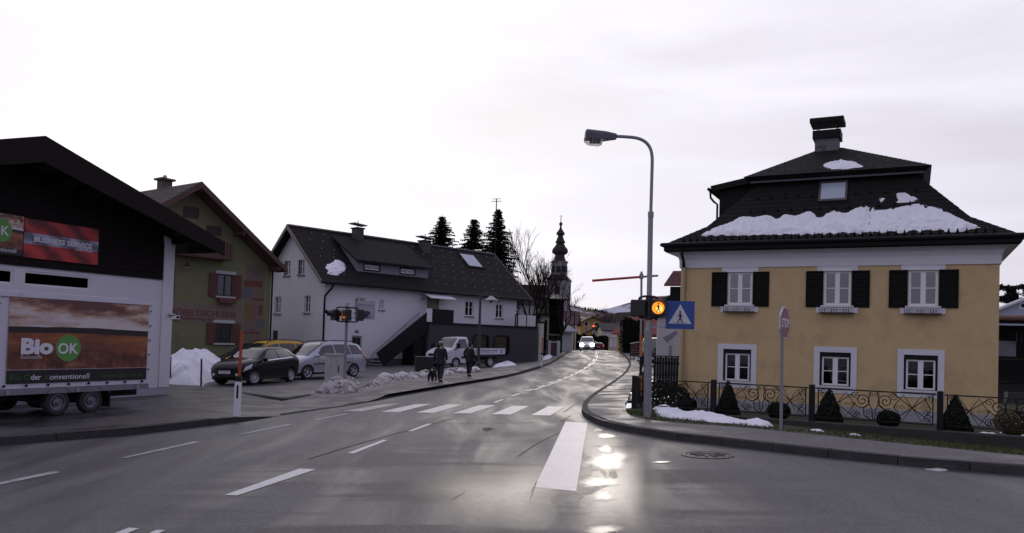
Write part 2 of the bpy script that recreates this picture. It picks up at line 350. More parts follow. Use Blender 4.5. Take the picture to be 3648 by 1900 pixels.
struct(ruled('street', chaikin([RL[0] + Vector((-.5, -8, 0))] + RL, 3), chaikin([RR[0] + Vector((2, -8, 0))] + RR, 3), lambda i, k: .004, M_road, 8), 'far part of the street running over a low crest')

def kerb_line(parent, pts, h, w=.15, length=1.0, mat=None, jitter=.006):
    """kerb stones laid end to end along ground points; h(fraction) is the upstand"""
    mat = mat or M_kerb
    d = [0]
    for a, b in zip(pts, pts[1:]): d.append(d[-1] + (Vector((b.x, b.y, 0)) - Vector((a.x, a.y, 0))).length)
    def at(s):
        for i in range(len(d) - 1):
            if s <= d[i + 1] or i == len(d) - 2:
                t = (s - d[i]) / max(d[i + 1] - d[i], 1e-6); return lerp(pts[i], pts[i + 1], min(max(t, 0), 1))
    s = 0.0; k = 0
    while s < d[-1] - .05:
        e = min(s + length * random.uniform(.9, 1.1), d[-1]); a, b = at(s), at(e - .012)
        dr = Vector((b.x - a.x, b.y - a.y, 0)); L_ = dr.length
        if L_ > .03:
            dr /= L_; nr = Vector((-dr.y, dr.x, 0)) * KSIDE
            za, zb = gz(a.x, a.y), gz(b.x, b.y); ha, hb = h(s / d[-1]) + random.uniform(-jitter, jitter), h(e / d[-1]) + random.uniform(-jitter, jitter)
            o = nr * random.uniform(-.008, .008); A = a + o; B = b + o; c = .022
            def sec(p, z, hh): return [Vector((p.x, p.y, z - .12)), Vector((p.x, p.y, z + hh - c)), Vector((p.x, p.y, z + hh)) + nr * c, Vector((p.x, p.y, z + hh)) + nr * w, Vector((p.x, p.y, z - .12)) + nr * w]
            q = sec(A, za, ha) + sec(B, zb, hb)
            MB().add(q, [(0, 1, 2, 3, 4), (9, 8, 7, 6, 5)] + [(i, (i + 1) % 5, 5 + (i + 1) % 5, 5 + i) for i in range(5)]).build('kerb_stone', mat, parent)
        s = e; k += 1
# forecourt pavement in front of the barn
fr_px = [(-900, 1660), (-400, 1618), (0, 1588), (300, 1565), (500, 1548), (700, 1524), (830, 1507), (950, 1490), (1010, 1481)]
bk_px = [(-900, 1425), (-400, 1412), (0, 1398), (300, 1386), (500, 1376), (592, 1371), (760, 1394), (900, 1413), (1010, 1429)]
A = chaikin([G(*p) for p in fr_px]); B = chaikin([G(*p) for p in bk_px])
def hz1(t): return .14 if t < .70 else lerp(.14, .012, min((t - .70) / .20, 1))
pv = ruled('forecourt_pavement', A, B, lambda i, k: hz1(i) - .008, M_pave_d, 8); struct(pv, 'dark damp forecourt and footway before the barn')
KSIDE = 1
kerb_line(pv, A[:int(len(A) * .9)], lambda s: hz1(s * .9) + .002, length=1.0)
# parking lot behind a flush dark edging
lf = [(592, 1369), (800, 1397), (1010, 1426), (1110, 1409), (1300, 1376), (1500, 1345), (1700, 1325), (1912, 1303)]
A = [G(*p) for p in lf]; B = []
for p in A: k = 72.0 / p.y; B.append(Vector((p.x * k, p.y * k, 0)))
lot = ruled('parking_lot', A, B, lambda i, k: .010, M_lot, 10); struct(lot, 'grey asphalt parking lot before the houses')
KSIDE = 1
kerb_line(lot, [G(*p) for p in ((592, 1371), (800, 1399.5), (1010, 1428.5))], lambda s: .085, w=.12, length=1.0, mat=pm('dark_edging', (.035, .033, .033), .7, .3, 8))
kerb_line(lot, [G(*p) for p in ((1010, 1428.5), (1110, 1411.5))], lambda s: .07, w=.12, length=1.0, mat=MATS['dark_edging'])
# footway along the left of the street
fr_px = [(1010, 1480), (1100, 1466), (1230, 1447), (1352, 1427), (1383, 1418), (1500, 1398), (1650, 1372), (1810, 1346), (1925, 1313), (1990, 1280), (2016, 1263), (2026, 1254.5)]
bk_px = [(1010, 1430), (1110, 1411), (1200, 1398), (1330, 1378), (1383, 1368), (1480, 1352), (1600, 1337), (1740, 1320), (1850, 1306), (1935, 1287), (1972, 1265), (1985, 1255)]
A = chaikin([G(*p) for p in fr_px]); B = chaikin([G(*p) for p in bk_px])
def hz2(t): return lerp(.012, .03, t / .25) if t < .25 else (lerp(.03, .13, (t - .25) / .10) if t < .35 else .13)
pv2 = ruled('footway', A, B, lambda i, k: hz2(i) - .006 + .006 * k, M_pave, 6); struct(pv2, 'grey footway along the left side of the street')
kerb_line(pv2, A[1:], lambda s: hz2(s * .97 + .03) + .003, length=1.0)
# corner pavement on the right
fr_px = [(2207, 1256), (2238, 1282), (2243, 1303), (2226, 1335), (2180, 1371), (2120, 1409), (2076, 1446), (2070, 1474), (2094, 1499), (2180, 1531), (2350, 1562), (2602, 1592), (2854, 1622), (3226, 1661), (3500, 1683), (3648, 1695), (4100, 1733)]
bk_px = [(2240, 1256), (2262, 1280), (2285, 1301), (2276, 1335), (2256, 1370), (2241, 1408), (2232, 1440), (2228, 1462), (2240, 1480), (2290, 1495), (2420, 1508), (2620, 1521), (2880, 1547), (3150, 1575), (3450, 1605), (3648, 1625), (4100, 1664)]
A = chaikin([G(*p) for p in fr_px]); B = chaikin([G(*p, .12) for p in bk_px])
CORNER_BACK = B
pv3 = ruled('corner_pavement', A, B, lambda i, k: .122, M_pave, 8); struct(pv3, 'rounded grey corner pavement before the yellow house')
KSIDE = 1
kerb_line(pv3, A, lambda s: .13 if s > .02 else .1, length=.95)

# the house plot lies lower than the street: road and ground sheets stop under the corner pavement
PLOT = [(lerp(a, b, .55).x, lerp(a, b, .55).y) for a, b in zip(A, B) if lerp(a, b, .55).y < 44] + [(60, 4), (60, 44)]
def in_plot(x, y):
    def ins_(px_, py_):
        c = False; n = len(PLOT)
        for i in range(n):
            p, q = PLOT[i], PLOT[i - 1]
            if (p[1] > py_) != (q[1] > py_) and px_ < (q[0] - p[0]) * (py_ - p[1]) / (q[1] - p[1]) + p[0]: c = not c
        return c
    return all(ins_(x + dx, y + dy) for dx in (-.5, .5) for dy in (-.5, .5))
struct(grid_sheet('ground', xs, ys, lambda x, y: gz(x, y) - (.07 if abs(x) < 100 and y < 300 else .3), M_field, in_plot), 'winter ground of dull grass and thin snow')
road = grid_sheet('road', list(range(-46, 0, 4)) + list(range(0, 46, 1)), [-12, 0] + list(range(6, 48, 1)) + [52, 56, 60], lambda x, y: gz(x, y), M_road, in_plot)
struct(road, 'damp grey asphalt street and junction')
# ---------------------------------------------------------------- painted markings
MK = []
def paint(name, pxs, mat, label, dz=.006, group='painted road markings', cols=6):
    p = [G(*q) for q in pxs]
    v = []; f = []
    for i in range(cols + 1):
        a = lerp(p[0], p[3], i / cols); b = lerp(p[1], p[2], i / cols); v += [(a.x, a.y, gz(a.x, a.y) + dz), (b.x, b.y, gz(b.x, b.y) + dz)]
    f = [(2 * i, 2 * i + 1, 2 * i + 3, 2 * i + 2) for i in range(cols)]
    o = MB().add(v, f).build(name, mat, road); return o
zz = lambda x, y: (1100 + x / 1.9815, 1300 + y / 1.9815)
for q, m in (([(245, 328), (375, 331), (640, 275), (520, 281)], M_line_worn), ([(505, 333), (640, 335), (865, 278), (752, 280)], M_line), ([(760, 338), (885, 341), (1088, 282), (978, 281)], M_line),
             ([(1018, 343), (1140, 345), (1317, 288), (1205, 287)], M_line), ([(1290, 350), (1425, 353), (1558, 292), (1438, 291)], M_line), ([(1570, 356), (1705, 360), (1803, 298), (1688, 295)], M_line)):
    paint('zebra_bar', [zz(*p) for p in q], m, '')
paint('stop_line', [zz(*p) for p in ((1595, 868), (1888, 895), (1967, 412), (1812, 402))], M_line, '', cols=12)
for q in ([(270, 626), (318, 628), (557, 534), (525, 532)], [(695, 471), (730, 471), (870, 419), (840, 418)], [(1297, 267), (1322, 268), (1380, 247), (1358, 246)]):
    paint('lane_dash', [zz(*p) for p in q], M_line, '')
yy = lambda x, y: (x / 2.1467, 1300 + y / 2.1467)
for q, m in (([(1715, 1000), (1815, 1003), (2415, 803), (2290, 797)], M_line), ([(830, 1310), (930, 1310), (1065, 1255), (985, 1250)], M_line), ([(1100, 1310), (1180, 1310), (1265, 1268), (1195, 1267)], M_line),
             ([(-300, 968), (-300, 980), (468, 824), (405, 815)], M_line_worn), ([(925, 714), (955, 716), (1538, 592), (1480, 590)], M_line_worn), ([(1840, 530), (1856, 533), (2225, 460), (2205, 456)], M_line_worn)):
    paint('lane_dash', [yy(*p) for p in q], m, '')
paint('lane_dash', [zz(*p) for p in ((40, 388), (58, 391), (275, 349), (262, 346))], M_line_worn, '')
def stripe(name, pts, w, dz=.012, mat=None):
    p = [G(*q) for q in pts]; p = chaikin(p, 2); v = []
    for i, a in enumerate(p):
        d = (p[min(i + 1, len(p) - 1)] - p[max(i - 1, 0)]); d.z = 0; d.normalize(); n = Vector((-d.y, d.x, 0)) * w / 2
        for s in (-1, 1): q = a + n * s; v.append((q.x, q.y, gz(q.x, q.y) + dz))
    return MB().add(v, [(2 * i, 2 * i + 1, 2 * i + 3, 2 * i + 2) for i in range(len(p) - 1)]).build(name, mat or M_line, road)
for a, b in (((1822, 1413.5), (1852, 1403.5)), ((1874, 1394.5), (1901, 1387.8)), ((1916, 1380), (1940, 1373.5)), ((1953, 1367), (1972, 1362)), ((1983, 1356), (1999, 1351.5)), ((2009, 1347.5), (2023, 1343.5)), ((2032, 1338.5), (2042, 1335)), ((2050, 1330), (2058, 1327.5)),
             ((2066, 1322), (2073, 1318)), ((2081, 1313), (2088, 1309)), ((2095, 1303), (2104, 1296)), ((2112, 1288), (2117, 1280)), ((2120, 1273), (2121.5, 1268)), ((2121.5, 1263), (2121, 1259))):
    stripe('lane_dash', [a, b], .13)
stripe('lane_line', [(1905, 1390), (1960, 1371), (2010, 1351), (2060, 1330), (2109, 1298), (2121.5, 1286), (2128, 1273), (2127, 1262), (2124, 1255)], .10)
stripe('lane_dash', [(2195, 1324.5), (2236, 1324.5)], .12, mat=M_line_worn)
M_tar = pm('tar_seam', (.045, .043, .045), .6, .3, 6, .4, 40, spec=.12)
for pts, w in (([(730, 405), (1100, 418), (1500, 412), (1740, 400), (2000, 410)], .03), ([(1475, 650), (1560, 590), (1645, 538), (1760, 485), (1890, 432)], .022), ([(1800, 335), (1850, 300), (1890, 275)], .03), ([(1990, 575), (2130, 582), (2300, 574)], .045), ([(1620, 797), (1760, 812), (1900, 830)], .03), ([(0, 667), (330, 565), (640, 480), (1010, 382)], .035), ([(1780, 402), (1850, 360)], .03), ([(1010, 960), (1100, 900)], .012), ([(1560, 960), (1620, 800), (1570, 900)], .008)):
    stripe('tar_seam', [zz(*p) for p in pts], w, .005, M_tar)

# ---------------------------------------------------------------- puddles, manhole, drain
def m_water():
    """shallow water thinning out to nothing at its rim"""
    m, nt, b, N, L = nodes('puddle_water'); b.inputs['Base Color'].default_value = (.03, .03, .031, 1); b.inputs['Roughness'].default_value = .13; b.inputs['IOR'].default_value = 1.36; b.inputs['Specular IOR Level'].default_value = .5
    at_ = N('ShaderNodeAttribute'); at_.attribute_name = 'depth'; tc = N('ShaderNodeTexCoord'); nz = N('ShaderNodeTexNoise'); nz.inputs['Scale'].default_value = 9; nz.inputs['Detail'].default_value = 7; nz.inputs['Roughness'].default_value = .7; L(tc.outputs['Object'], nz.inputs[0])
    ad = N('ShaderNodeMath'); ad.operation = 'MULTIPLY_ADD'; L(nz.outputs[0], ad.inputs[0]); ad.inputs[1].default_value = .45; L(at_.outputs['Fac'], ad.inputs[2])
    mr = N('ShaderNodeMapRange'); mr.interpolation_type = 'SMOOTHSTEP'; mr.inputs[1].default_value = .25; mr.inputs[2].default_value = .95; L(ad.outputs[0], mr.inputs[0])
    tr = N('ShaderNodeBsdfTransparent'); mx = N('ShaderNodeMixShader'); L(mr.outputs[0], mx.inputs[0]); L(tr.outputs[0], mx.inputs[1]); L(b.outputs[0], mx.inputs[2]); L(mx.outputs[0], nt.nodes['Material Output'].inputs[0]); return m
M_water = m_water()
def puddle(cx, cy, rx, ry, seed, n=40, mat=None, dz=.0085, name='puddle', label='shallow puddle on the asphalt reflecting the sky'):
    rnd = random.Random(seed); c = G(*zz(cx, cy)); ph = [rnd.uniform(0, 6.28) for _ in range(4)]
    v = [(c.x, c.y, gz(c.x, c.y) + dz)]; dv = [1.0]; rings = (.35, .6, .8, 1.0, 1.25); f = []
    for q in rings:
        for i in range(n):
            a = 2 * math.pi * i / n; k = q * (1 + .12 * math.sin(2 * a + ph[0]) + .10 * math.sin(3 * a + ph[1]) + .06 * math.sin(5 * a + ph[2]) + .05 * math.sin(9 * a + ph[3]))
            p = G(*zz(cx + rx * k * math.cos(a), cy + ry * k * math.sin(a))); v.append((p.x, p.y, gz(p.x, p.y) + dz)); dv.append(1 - q / 1.25)
    f += [(0, 1 + i, 1 + (i + 1) % n) for i in range(n)]
    for r_ in range(len(rings) - 1):
        o_ = 1 + r_ * n; f += [(o_ + i, o_ + n + i, o_ + n + (i + 1) % n, o_ + (i + 1) % n) for i in range(n)]
    o = MB().add(v, f).build(name, mat or M_water); at_ = o.data.attributes.new('depth', 'FLOAT', 'POINT'); at_.data.foreach_set('value', dv)
    return struct(o, label)
M_damp_glare = m_water(); M_damp_glare.name = 'damp_glare_film'  # smooth film laid over the asphalt to give it a soft pale glare
for n_ in M_damp_glare.node_tree.nodes:
    if n_.type == 'BSDF_PRINCIPLED': n_.inputs['Roughness'].default_value = .26; n_.inputs['Base Color'].default_value = (.04, .039, .041, 1)
    if n_.type == 'MAP_RANGE': n_.inputs[1].default_value = .2; n_.inputs[2].default_value = 1.35
puddle(2120, 860, 330, 430, 91, 48, M_damp_glare, .0048, 'damp_glare_patch', 'smooth damp film added for the pale glare right of the wide white bar')
puddle(1350, 900, 560, 260, 92, 48, M_damp_glare, .0048, 'damp_glare_patch', 'smooth damp film added for the pale glare in the middle of the junction')
for i, a in enumerate(((2066, 462, 42, 8), (2100, 505, 55, 18), (2115, 685, 140, 66), (2095, 602, 56, 26), (2058, 832, 136, 38), (2080, 930, 66, 44), (2075, 1172, 115, 34), (1260, 456, 40, 12), (2490, 690, 60, 7))):
    puddle(*a, seed=i + 3)
c = G(2520, 1622); mh = thing('manhole_cover', 'round cast iron manhole cover set in the road by the right kerb', 'manhole cover', (c.x, c.y, gz(c.x, c.y)))
mh.rotation_euler = (0, -math.atan(TILT), 0)
M_iron = pm('cast_iron', (.045, .042, .04), .5, .3, 10, .4, 40)
MB().lathe([(.40, .003), (.40, .010), (.33, .012), (.33, .004)], 32).build('rim', M_iron, mh)
mb = MB().lathe([(.0, .007), (.315, .007), (.315, .004)], 32)
mb.build('lid', M_iron, mh)
mb = MB()
for i in range(10):
    a = i * math.pi / 5; mb.bar((.08 * math.cos(a), .08 * math.sin(a), .012), (.27 * math.cos(a), .27 * math.sin(a), .012), .035, .012)
mb.build('rib', M_iron, mh)
a, b = G(2140, 1421), G(2203, 1422); dg = thing('drain_grate', 'dark drain grate in the pavement near the street corner', 'drain', (a.x, a.y, gz(a.x, a.y) + .124))
w = (b - a); w.z = gz(b.x, b.y) - gz(a.x, a.y); nn = Vector((-w.y, w.x, 0)).normalized() * .22
MB().slab([Vector(), w, w + nn, nn], -.004).build('frame', M_iron, dg)
for i in range(8): MB().bar(w * (i + .5) / 8 + Vector((0, 0, .008)), w * (i + .5) / 8 + nn + Vector((0, 0, .008)), .025, .008).build('bar', M_black, dg)

# ================================================================== building helpers
def wall_holes(mb, x0, x1, z0, z1, holes, y=0.0, rev=.15):
    """front face of a wall with openings cut out and their reveals"""
    X = sorted({x0, x1} | {h[0] for h in holes} | {h[1] for h in holes}); Z = sorted({z0, z1} | {h[2] for h in holes} | {h[3] for h in holes})
    X = [x for x in X if x0 - 1e-6 <= x <= x1 + 1e-6]; Z = [z for z in Z if z0 - 1e-6 <= z <= z1 + 1e-6]
    for a, b in zip(X, X[1:]):
        for c, d in zip(Z, Z[1:]):
            mx, mz = (a + b) / 2, (c + d) / 2
            if any(h[0] < mx < h[1] and h[2] < mz < h[3] for h in holes): continue
            mb.add([(a, y, c), (b, y, c), (b, y, d), (a, y, d)], [(0, 1, 2, 3)])
    for a, b, c, d in [h[:4] for h in holes]:
        e = y + rev
        mb.add([(a, y, c), (b, y, c), (b, e, c), (a, e, c)], [(0, 1, 2, 3)]); mb.add([(a, y, d), (b, y, d), (b, e, d), (a, e, d)], [(3, 2, 1, 0)])
        mb.add([(a, y, c), (a, e, c), (a, e, d), (a, y, d)], [(0, 1, 2, 3)]); mb.add([(b, y, c), (b, e, c), (b, e, d), (b, y, d)], [(3, 2, 1, 0)])
    return mb
def window(parent, xa, xb, za, zb, y=.11, fm=None, gm=None, fw=.07, mull=.10, bar=.03, nx=2, nz=(.5,), reflection_curtain=False, M=None, depth=.06):
    """casement window: frame as the part, its panes, curtain and dark room behind as sub-parts"""
    fm = fm or M_white_frame; gm = gm or M_glass_d; M = M or Matrix()
    mb = MB(); d = y + depth
    def bx(a, b, c, e, y0=y, y1=d): mb.box(a, b, y0, y1, c, e, M)
    bx(xa, xb, za, za + fw); bx(xa, xb, zb - fw, zb); bx(xa, xa + fw, za + fw, zb - fw); bx(xb - fw, xb, za + fw, zb - fw)
    cols = []; ix0, ix1 = xa + fw, xb - fw; w = (ix1 - ix0 - mull * (nx - 1)) / nx
    for i in range(nx):
        a = ix0 + i * (w + mull); cols.append((a, a + w))
        if i < nx - 1: bx(a + w, a + w + mull, za + fw, zb - fw, y - .012, d)
    zs = [za + fw]; H = zb - za - 2 * fw
    for q in nz: zs.append(za + fw + H * q)
    zs.append(zb - fw); panes = []
    for a, b in cols:
        for c, e in zip(zs, zs[1:]):
            c2 = c + (bar / 2 if c != zs[0] else 0); e2 = e - (bar / 2 if e != zs[-1] else 0); panes.append((a, b, c2, e2))
        for q in zs[1:-1]: bx(a, b, q - bar / 2, q + bar / 2, y + .004, d - .004)
    o = mb.build('window', fm, parent)
    for a, b, c, e in panes: MB().box(a + .001, b - .001, y + .025, y + .033, c + .001, e - .001, M).build('pane', gm, o)
    if reflection_curtain:
        n = 28; v = []
        for i in range(n + 1):
            x = lerp(xa + .02, xb - .02, i / n); yy_ = d + .10 + .025 * math.sin(i * 1.9) + .012 * math.sin(i * 4.3)
            v += [M @ Vector((x, yy_, za + .02)), M @ Vector((x, yy_, zb - .02))]
        MB().add(v, [(2 * i, 2 * i + 2, 2 * i + 3, 2 * i + 1) for i in range(n)]).build('reflection_curtain', M_pane_reflection, o, smooth=True)  # curtain sheet coloured like sky mirrored in the glass
    mb = MB(); e = .5
    v = [(xa, d + .001, za), (xb, d + .001, za), (xb, d + .001, zb), (xa, d + .001, zb), (xa, d + e, za), (xb, d + e, za), (xb, d + e, zb), (xa, d + e, zb)]
    mb.add([M @ Vector(p) for p in v], [(4, 5, 6, 7), (0, 1, 5, 4), (3, 2, 6, 7), (0, 3, 7, 4), (1, 2, 6, 5)]); mb.build('shade_box', M_void, o)  # near-black box added to keep the window dark behind the glass
    return o
def courses(mb, bl, br, tr, tl, ch=.26, tw=.30, lift=.016, jit=.25, seed=1):
    """overlapping slates laid in courses on a four-cornered roof face"""
    rnd = random.Random(seed); bl, br, tr, tl = map(Vector, (bl, br, tr, tl))
    nrm = (br - bl).cross(tl - bl)
    if nrm.length < 1e-9: nrm = (br - bl).cross(tr - bl)
    nrm.normalize()
    if nrm.z < 0: nrm = -nrm
    H = max((tl - bl).length, (tr - br).length); n = max(1, round(H / ch))
    for j in range(n):
        a0, a1 = j / n, min(1, (j + 1.0) / n)
        L0, R0_ = bl.lerp(tl, a0), br.lerp(tr, a0); L1, R1 = bl.lerp(tl, a1), br.lerp(tr, a1)
        W = (R0_ - L0).length
        if W < .05: continue
        k = max(1, round(W / tw)); off = .5 if j % 2 else 0
        for i in range(k + (1 if off else 0)):
            u0, u1 = max(0, (i - off) / k), min(1, (i + 1 - off) / k)
            if u1 - u0 < .1 / k: continue
            g = .006 / max(W, .01); u0 += g; u1 -= g
            h = lift * (1 + rnd.uniform(-jit, jit)); h2 = lift * .25
            p = [L0.lerp(R0_, u0) + nrm * h, L0.lerp(R0_, u1) + nrm * h, L1.lerp(R1, u1) + nrm * h2, L1.lerp(R1, u0) + nrm * h2, L0.lerp(R0_, u0), L0.lerp(R0_, u1)]
            mb.add(p, [(0, 1, 2, 3), (4, 5, 1, 0)])
    return mb
def inside(p, poly):
    c = False; n = len(poly)
    for i in range(n):
        a, b = poly[i], poly[i - 1]
        if (a[1] > p[1]) != (b[1] > p[1]) and p[0] < (b[0] - a[0]) * (p[1] - a[1]) / (b[1] - a[1]) + a[0]: c = not c
    return c
def edge_near(p, poly):
    best = 1e9; bq = None
    for i in range(len(poly)):
        a, b = poly[i - 1], poly[i]; dx, dy = b[0] - a[0], b[1] - a[1]; l = dx * dx + dy * dy
        t = 0 if l < 1e-12 else max(0, min(1, ((p[0] - a[0]) * dx + (p[1] - a[1]) * dy) / l)); q = (a[0] + dx * t, a[1] + dy * t)
        d = math.hypot(p[0] - q[0], p[1] - q[1])
        if d < best: best, bq = d, q
    return best, bq
def mound(name, poly, surf, thick, res, mat, parent=None, lump=.35, soft=.12, lscale=1.6, power=1.0, seed=0, rough=.03, bias=0.0):
    """a body of snow: outline poly in surface coordinates, lifted off surf(a, b) -> (point, normal)"""
    x0, x1 = min(p[0] for p in poly), max(p[0] for p in poly); y0, y1 = min(p[1] for p in poly), max(p[1] for p in poly)
    nx, ny = int((x1 - x0) / res) + 2, int((y1 - y0) / res) + 2; idx = {}; mb = MB(); ins = {}
    for j in range(ny + 1):
        for i in range(nx + 1): ins[i, j] = inside((x0 + (i - .5) * res, y0 + (j - .5) * res), poly)
    def vert(i, j):
        if (i, j) in idx: return idx[i, j]
        p = (x0 + (i - .5) * res, y0 + (j - .5) * res); d, q = edge_near(p, poly)
        if not ins[i, j]: p = q; d = 0
        pos, n = surf(*p)
        m = mnoise.noise(Vector((p[0] * lscale + seed * 7.3, p[1] * lscale, seed))) * lump + mnoise.noise(Vector((p[0] * lscale * 3.7, p[1] * lscale * 3.7, seed + 5))) * lump * .45
        h = thick * (1 - math.exp(-d / soft)) ** power * (1 + m)
        h -= bias
        if d > 0: h += rough * mnoise.noise(Vector((p[0] * 9, p[1] * 9, seed))) * min(1, d / .1)
        idx[i, j] = len(mb.v); mb.v.append(tuple(pos + n * (max(h, -.012) if d > 0 else -.01))); return idx[i, j]
    for j in range(ny):
        for i in range(nx):
            c = [(i, j), (i + 1, j), (i + 1, j + 1), (i, j + 1)]
            if any(ins[q] for q in c):
                f = [vert(*q) for q in c]; mb.f.append(tuple(f)); mb.mi.append(0)
    return mb.build(name, mat, parent, smooth=False) if False else mb.build(name, mat, parent, smooth=True)
def ground_poly(pxs, n=2):
    p = [G(*q) for q in pxs]; p = p + [p[0]]
    p = chaikin(p, n)[:-1]; return [(q.x, q.y) for q in p]
def gsurf(dz=0.0): return lambda a, b: (Vector((a, b, gz(a, b) + dz)), Vector((0, 0, 1)))

# ================================================================== the yellow house
M_yel = pm('ochre_render', (.57, .425, .225), .92, .18, 2.4, 1.0, 50, dirt=((.45, .335, .18), .9, .50))
M_trim = pm('white_trim', (.62, .62, .66), .8, .07, 3, .2, 60)
M_plinth = pm('grey_plinth', (.30, .31, .33), .9, .15, 3, .5, 50)
M_slate = pm('dark_slate', (.013, .0115, .011), .7, .5, 7, .5, 30, spec=.15)
M_slate_rf = pm('dark_roof_edge', (.008, .0075, .0075), .6, .3, 5, spec=.15)
M_shutter = pm('black_green_shutter', (.007, .008, .0075), .7, .2, 8, spec=.1)
M_pipe_b = pm('beige_downpipe', (.42, .33, .17), .5, .1, 4)
M_chim = pm('grey_chimney', (.13, .125, .125), .9, .3, 5, .4, 30, dirt=((.03, .028, .028), 2.0, .5))
p0 = AT(2414, 1440, 31.0); RZH = R(-27.0)
YH = Frame((p0.x, p0.y, -.80), RZH)
yh = thing('yellow_house', 'ochre yellow two storey house with black hipped roof behind an iron fence', 'house', YH.loc, RZH)
W_ = YH.px(3558, 1200)[0]; ZP = YH.px(3055, 1451)[1]; ZC = YH.px(2990, 919)[1]; DEP = 9.5
upper = []; lower = []
for a, b, c, d in ((2593, 2681, 967, 1083), (2934, 3033, 966, 1087), (3236, 3342, 965, 1093)):
    xa, za = YH.px(a, d); xb, zb = YH.px(b, c); upper.append([xa, xb, za, zb])
for a, b, c, d in ((2575, 2676, 1247, 1357), (2918, 3032, 1256, 1372), (3218, 3342, 1269, 1388)):
    xa, za = YH.px(a, d); xb, zb = YH.px(b, c); lower.append([xa, xb, za, zb])
for S in (upper, lower):      # one size per storey
    w = sum(h[1] - h[0] for h in S) / 3; z0 = sum(h[2] for h in S) / 3; z1 = sum(h[3] for h in S) / 3
    for h in S: m = (h[0] + h[1]) / 2; h[0], h[1], h[2], h[3] = m - w / 2, m + w / 2, z0, z1
mb = wall_holes(MB(), 0, W_, ZP, ZC, [tuple(h) for h in upper + lower], 0, .16)
mb.add([(0, 0, ZP), (0, DEP, ZP), (0, DEP, ZC), (0, 0, ZC)], [(0, 1, 2, 3)]); mb.add([(W_, 0, ZP), (W_, DEP, ZP), (W_, DEP, ZC), (W_, 0, ZC)], [(3, 2, 1, 0)]); mb.add([(0, DEP, ZP), (W_, DEP, ZP), (W_, DEP, ZC), (0, DEP, ZC)], [(3, 2, 1, 0)])
mb.build('wall', M_yel, yh)
MB().box(-.04, W_ + .04, -.04, DEP + .04, -.6, ZP - .002).build('plinth', M_plinth, yh)
# cornice: a white coved band flaring out to the eaves
ZE = YH.px(2990, 885, -.5)[1]
def ring(o, z): return [Vector((-o, -o, z)), Vector((W_ + o, -o, z)), Vector((W_ + o, DEP + o, z)), Vector((-o, DEP + o, z))]
def loft(mb, rings, cap=True):
    v = [p for r in rings for p in r]; f = []
    for i in range(len(rings) - 1):
        for k in range(4): f.append((4 * i + k, 4 * i + (k + 1) % 4, 4 * i + 4 + (k + 1) % 4, 4 * i + 4 + k))
    if cap: f += [(3, 2, 1, 0), tuple(4 * (len(rings) - 1) + k for k in range(4))]
    return mb.add(v, f)
loft(MB(), [ring(.05, ZC - .30), ring(.06, ZC + .0), ring(.12, ZC + .17), ring(.24, ZC + .30), ring(.49, ZE - .0)]).build('cornice', M_trim, yh)
EO = .56; xe, zt = YH.px(3640, 836, -EO); zt = YH.px(2990, 851, -EO)[1]
loft(MB(), [ring(.50, ZE + .002), ring(EO, ZE + .06), ring(EO, zt - .06), ring(EO - .05, zt - .03)]).build('eaves_board', M_slate_rf, yh)
mb = MB()      # gutter round the eaves
for a, b in (((-EO - .06, -EO - .07), (W_ + EO + .06, -EO - .07)), ((-EO - .07, -EO - .06), (-EO - .07, DEP)), ((W_ + EO + .07, -EO - .06), (W_ + EO + .07, DEP))):
    mb.tube([(a[0], a[1], zt - .05), (b[0], b[1], zt - .05)], .075, 8)
mb.build('gutter', M_black, yh)
# lower bell-cast roof: eaves -> kick -> break line
YB = 1.55; XBL, ZB = YH.px(2700, 660, YB); XBR, zb2 = YH.px(3266, 622, YB); ZB = (ZB + zb2) / 2
def roofring(xl, xr, yf, z): return [Vector((xl, yf, z)), Vector((xr, yf, z)), Vector((xr, DEP - yf, z)), Vector((xl, DEP - yf, z))]
R_e = ring(EO - .02, zt - .025)
KF = .46; KZ = zt + (ZB - zt) * .30
R_b = roofring(XBL, XBR, YB, ZB); R_m = [Vector((lerp(e.x, b.x, KF), lerp(e.y, b.y, KF), KZ)) for e, b in zip(R_e, R_b)]
loft(MB(), [R_e, R_m, R_b]).build('lower_roof', M_slate, yh)
mb = MB()
for i in range(4):
    j = (i + 1) % 4; courses(mb, R_e[i], R_e[j], R_m[j], R_m[i], seed=i); courses(mb, R_m[i], R_m[j], R_b[j], R_b[i], seed=i + 9)
tag(mb.build('roof_slates', M_slate, yh), kind='stuff')
# upper roof with its deep black fascia
UO = .42; xul, zu0 = YH.px(2700, 648, YB - UO); xur, zu1 = YH.px(3270, 592, YB - UO)
ZUT = zu1 - .01; U_b = roofring(XBL - .24, XBR + .24, YB - .24, ZB + .03); U_t = roofring(XBL - UO - .05, XBR + UO + .05, YB - UO - .05, ZUT)
YA = DEP / 2; XAP, ZAP = YH.px(2988, 527, YA)
loft(MB(), [roofring(XBL - .02, XBR + .02, YB - .02, ZB - .02), U_b, U_t]).build('fascia', M_slate_rf, yh)
MB().bar((XBL - .24, YB - .27, ZB + .05), (XBR + .24, YB - .27, ZB + .05), .05, .09).build('flashing', pm('lead_flashing', (.05, .055, .07), .6, .2, 5), yh)
ap0, ap1 = Vector((XAP - .7, YA, ZAP)), Vector((XAP + .1, YA, ZAP)); T = [p + Vector((0, 0, .003)) for p in U_t]
MB().add(T + [ap0, ap1], [(0, 1, 5, 4), (1, 2, 5), (2, 3, 4, 5), (3, 0, 4), (3, 2, 1, 0)]).build('upper_roof', M_slate, yh)
mb = MB(); courses(mb, T[0], T[1], ap1, ap0, seed=31); courses(mb, T[1], T[2], ap1, ap1, seed=32); courses(mb, T[3], T[0], ap0, ap0, seed=33)
tag(mb.build('roof_slates', M_slate, yh), kind='stuff')
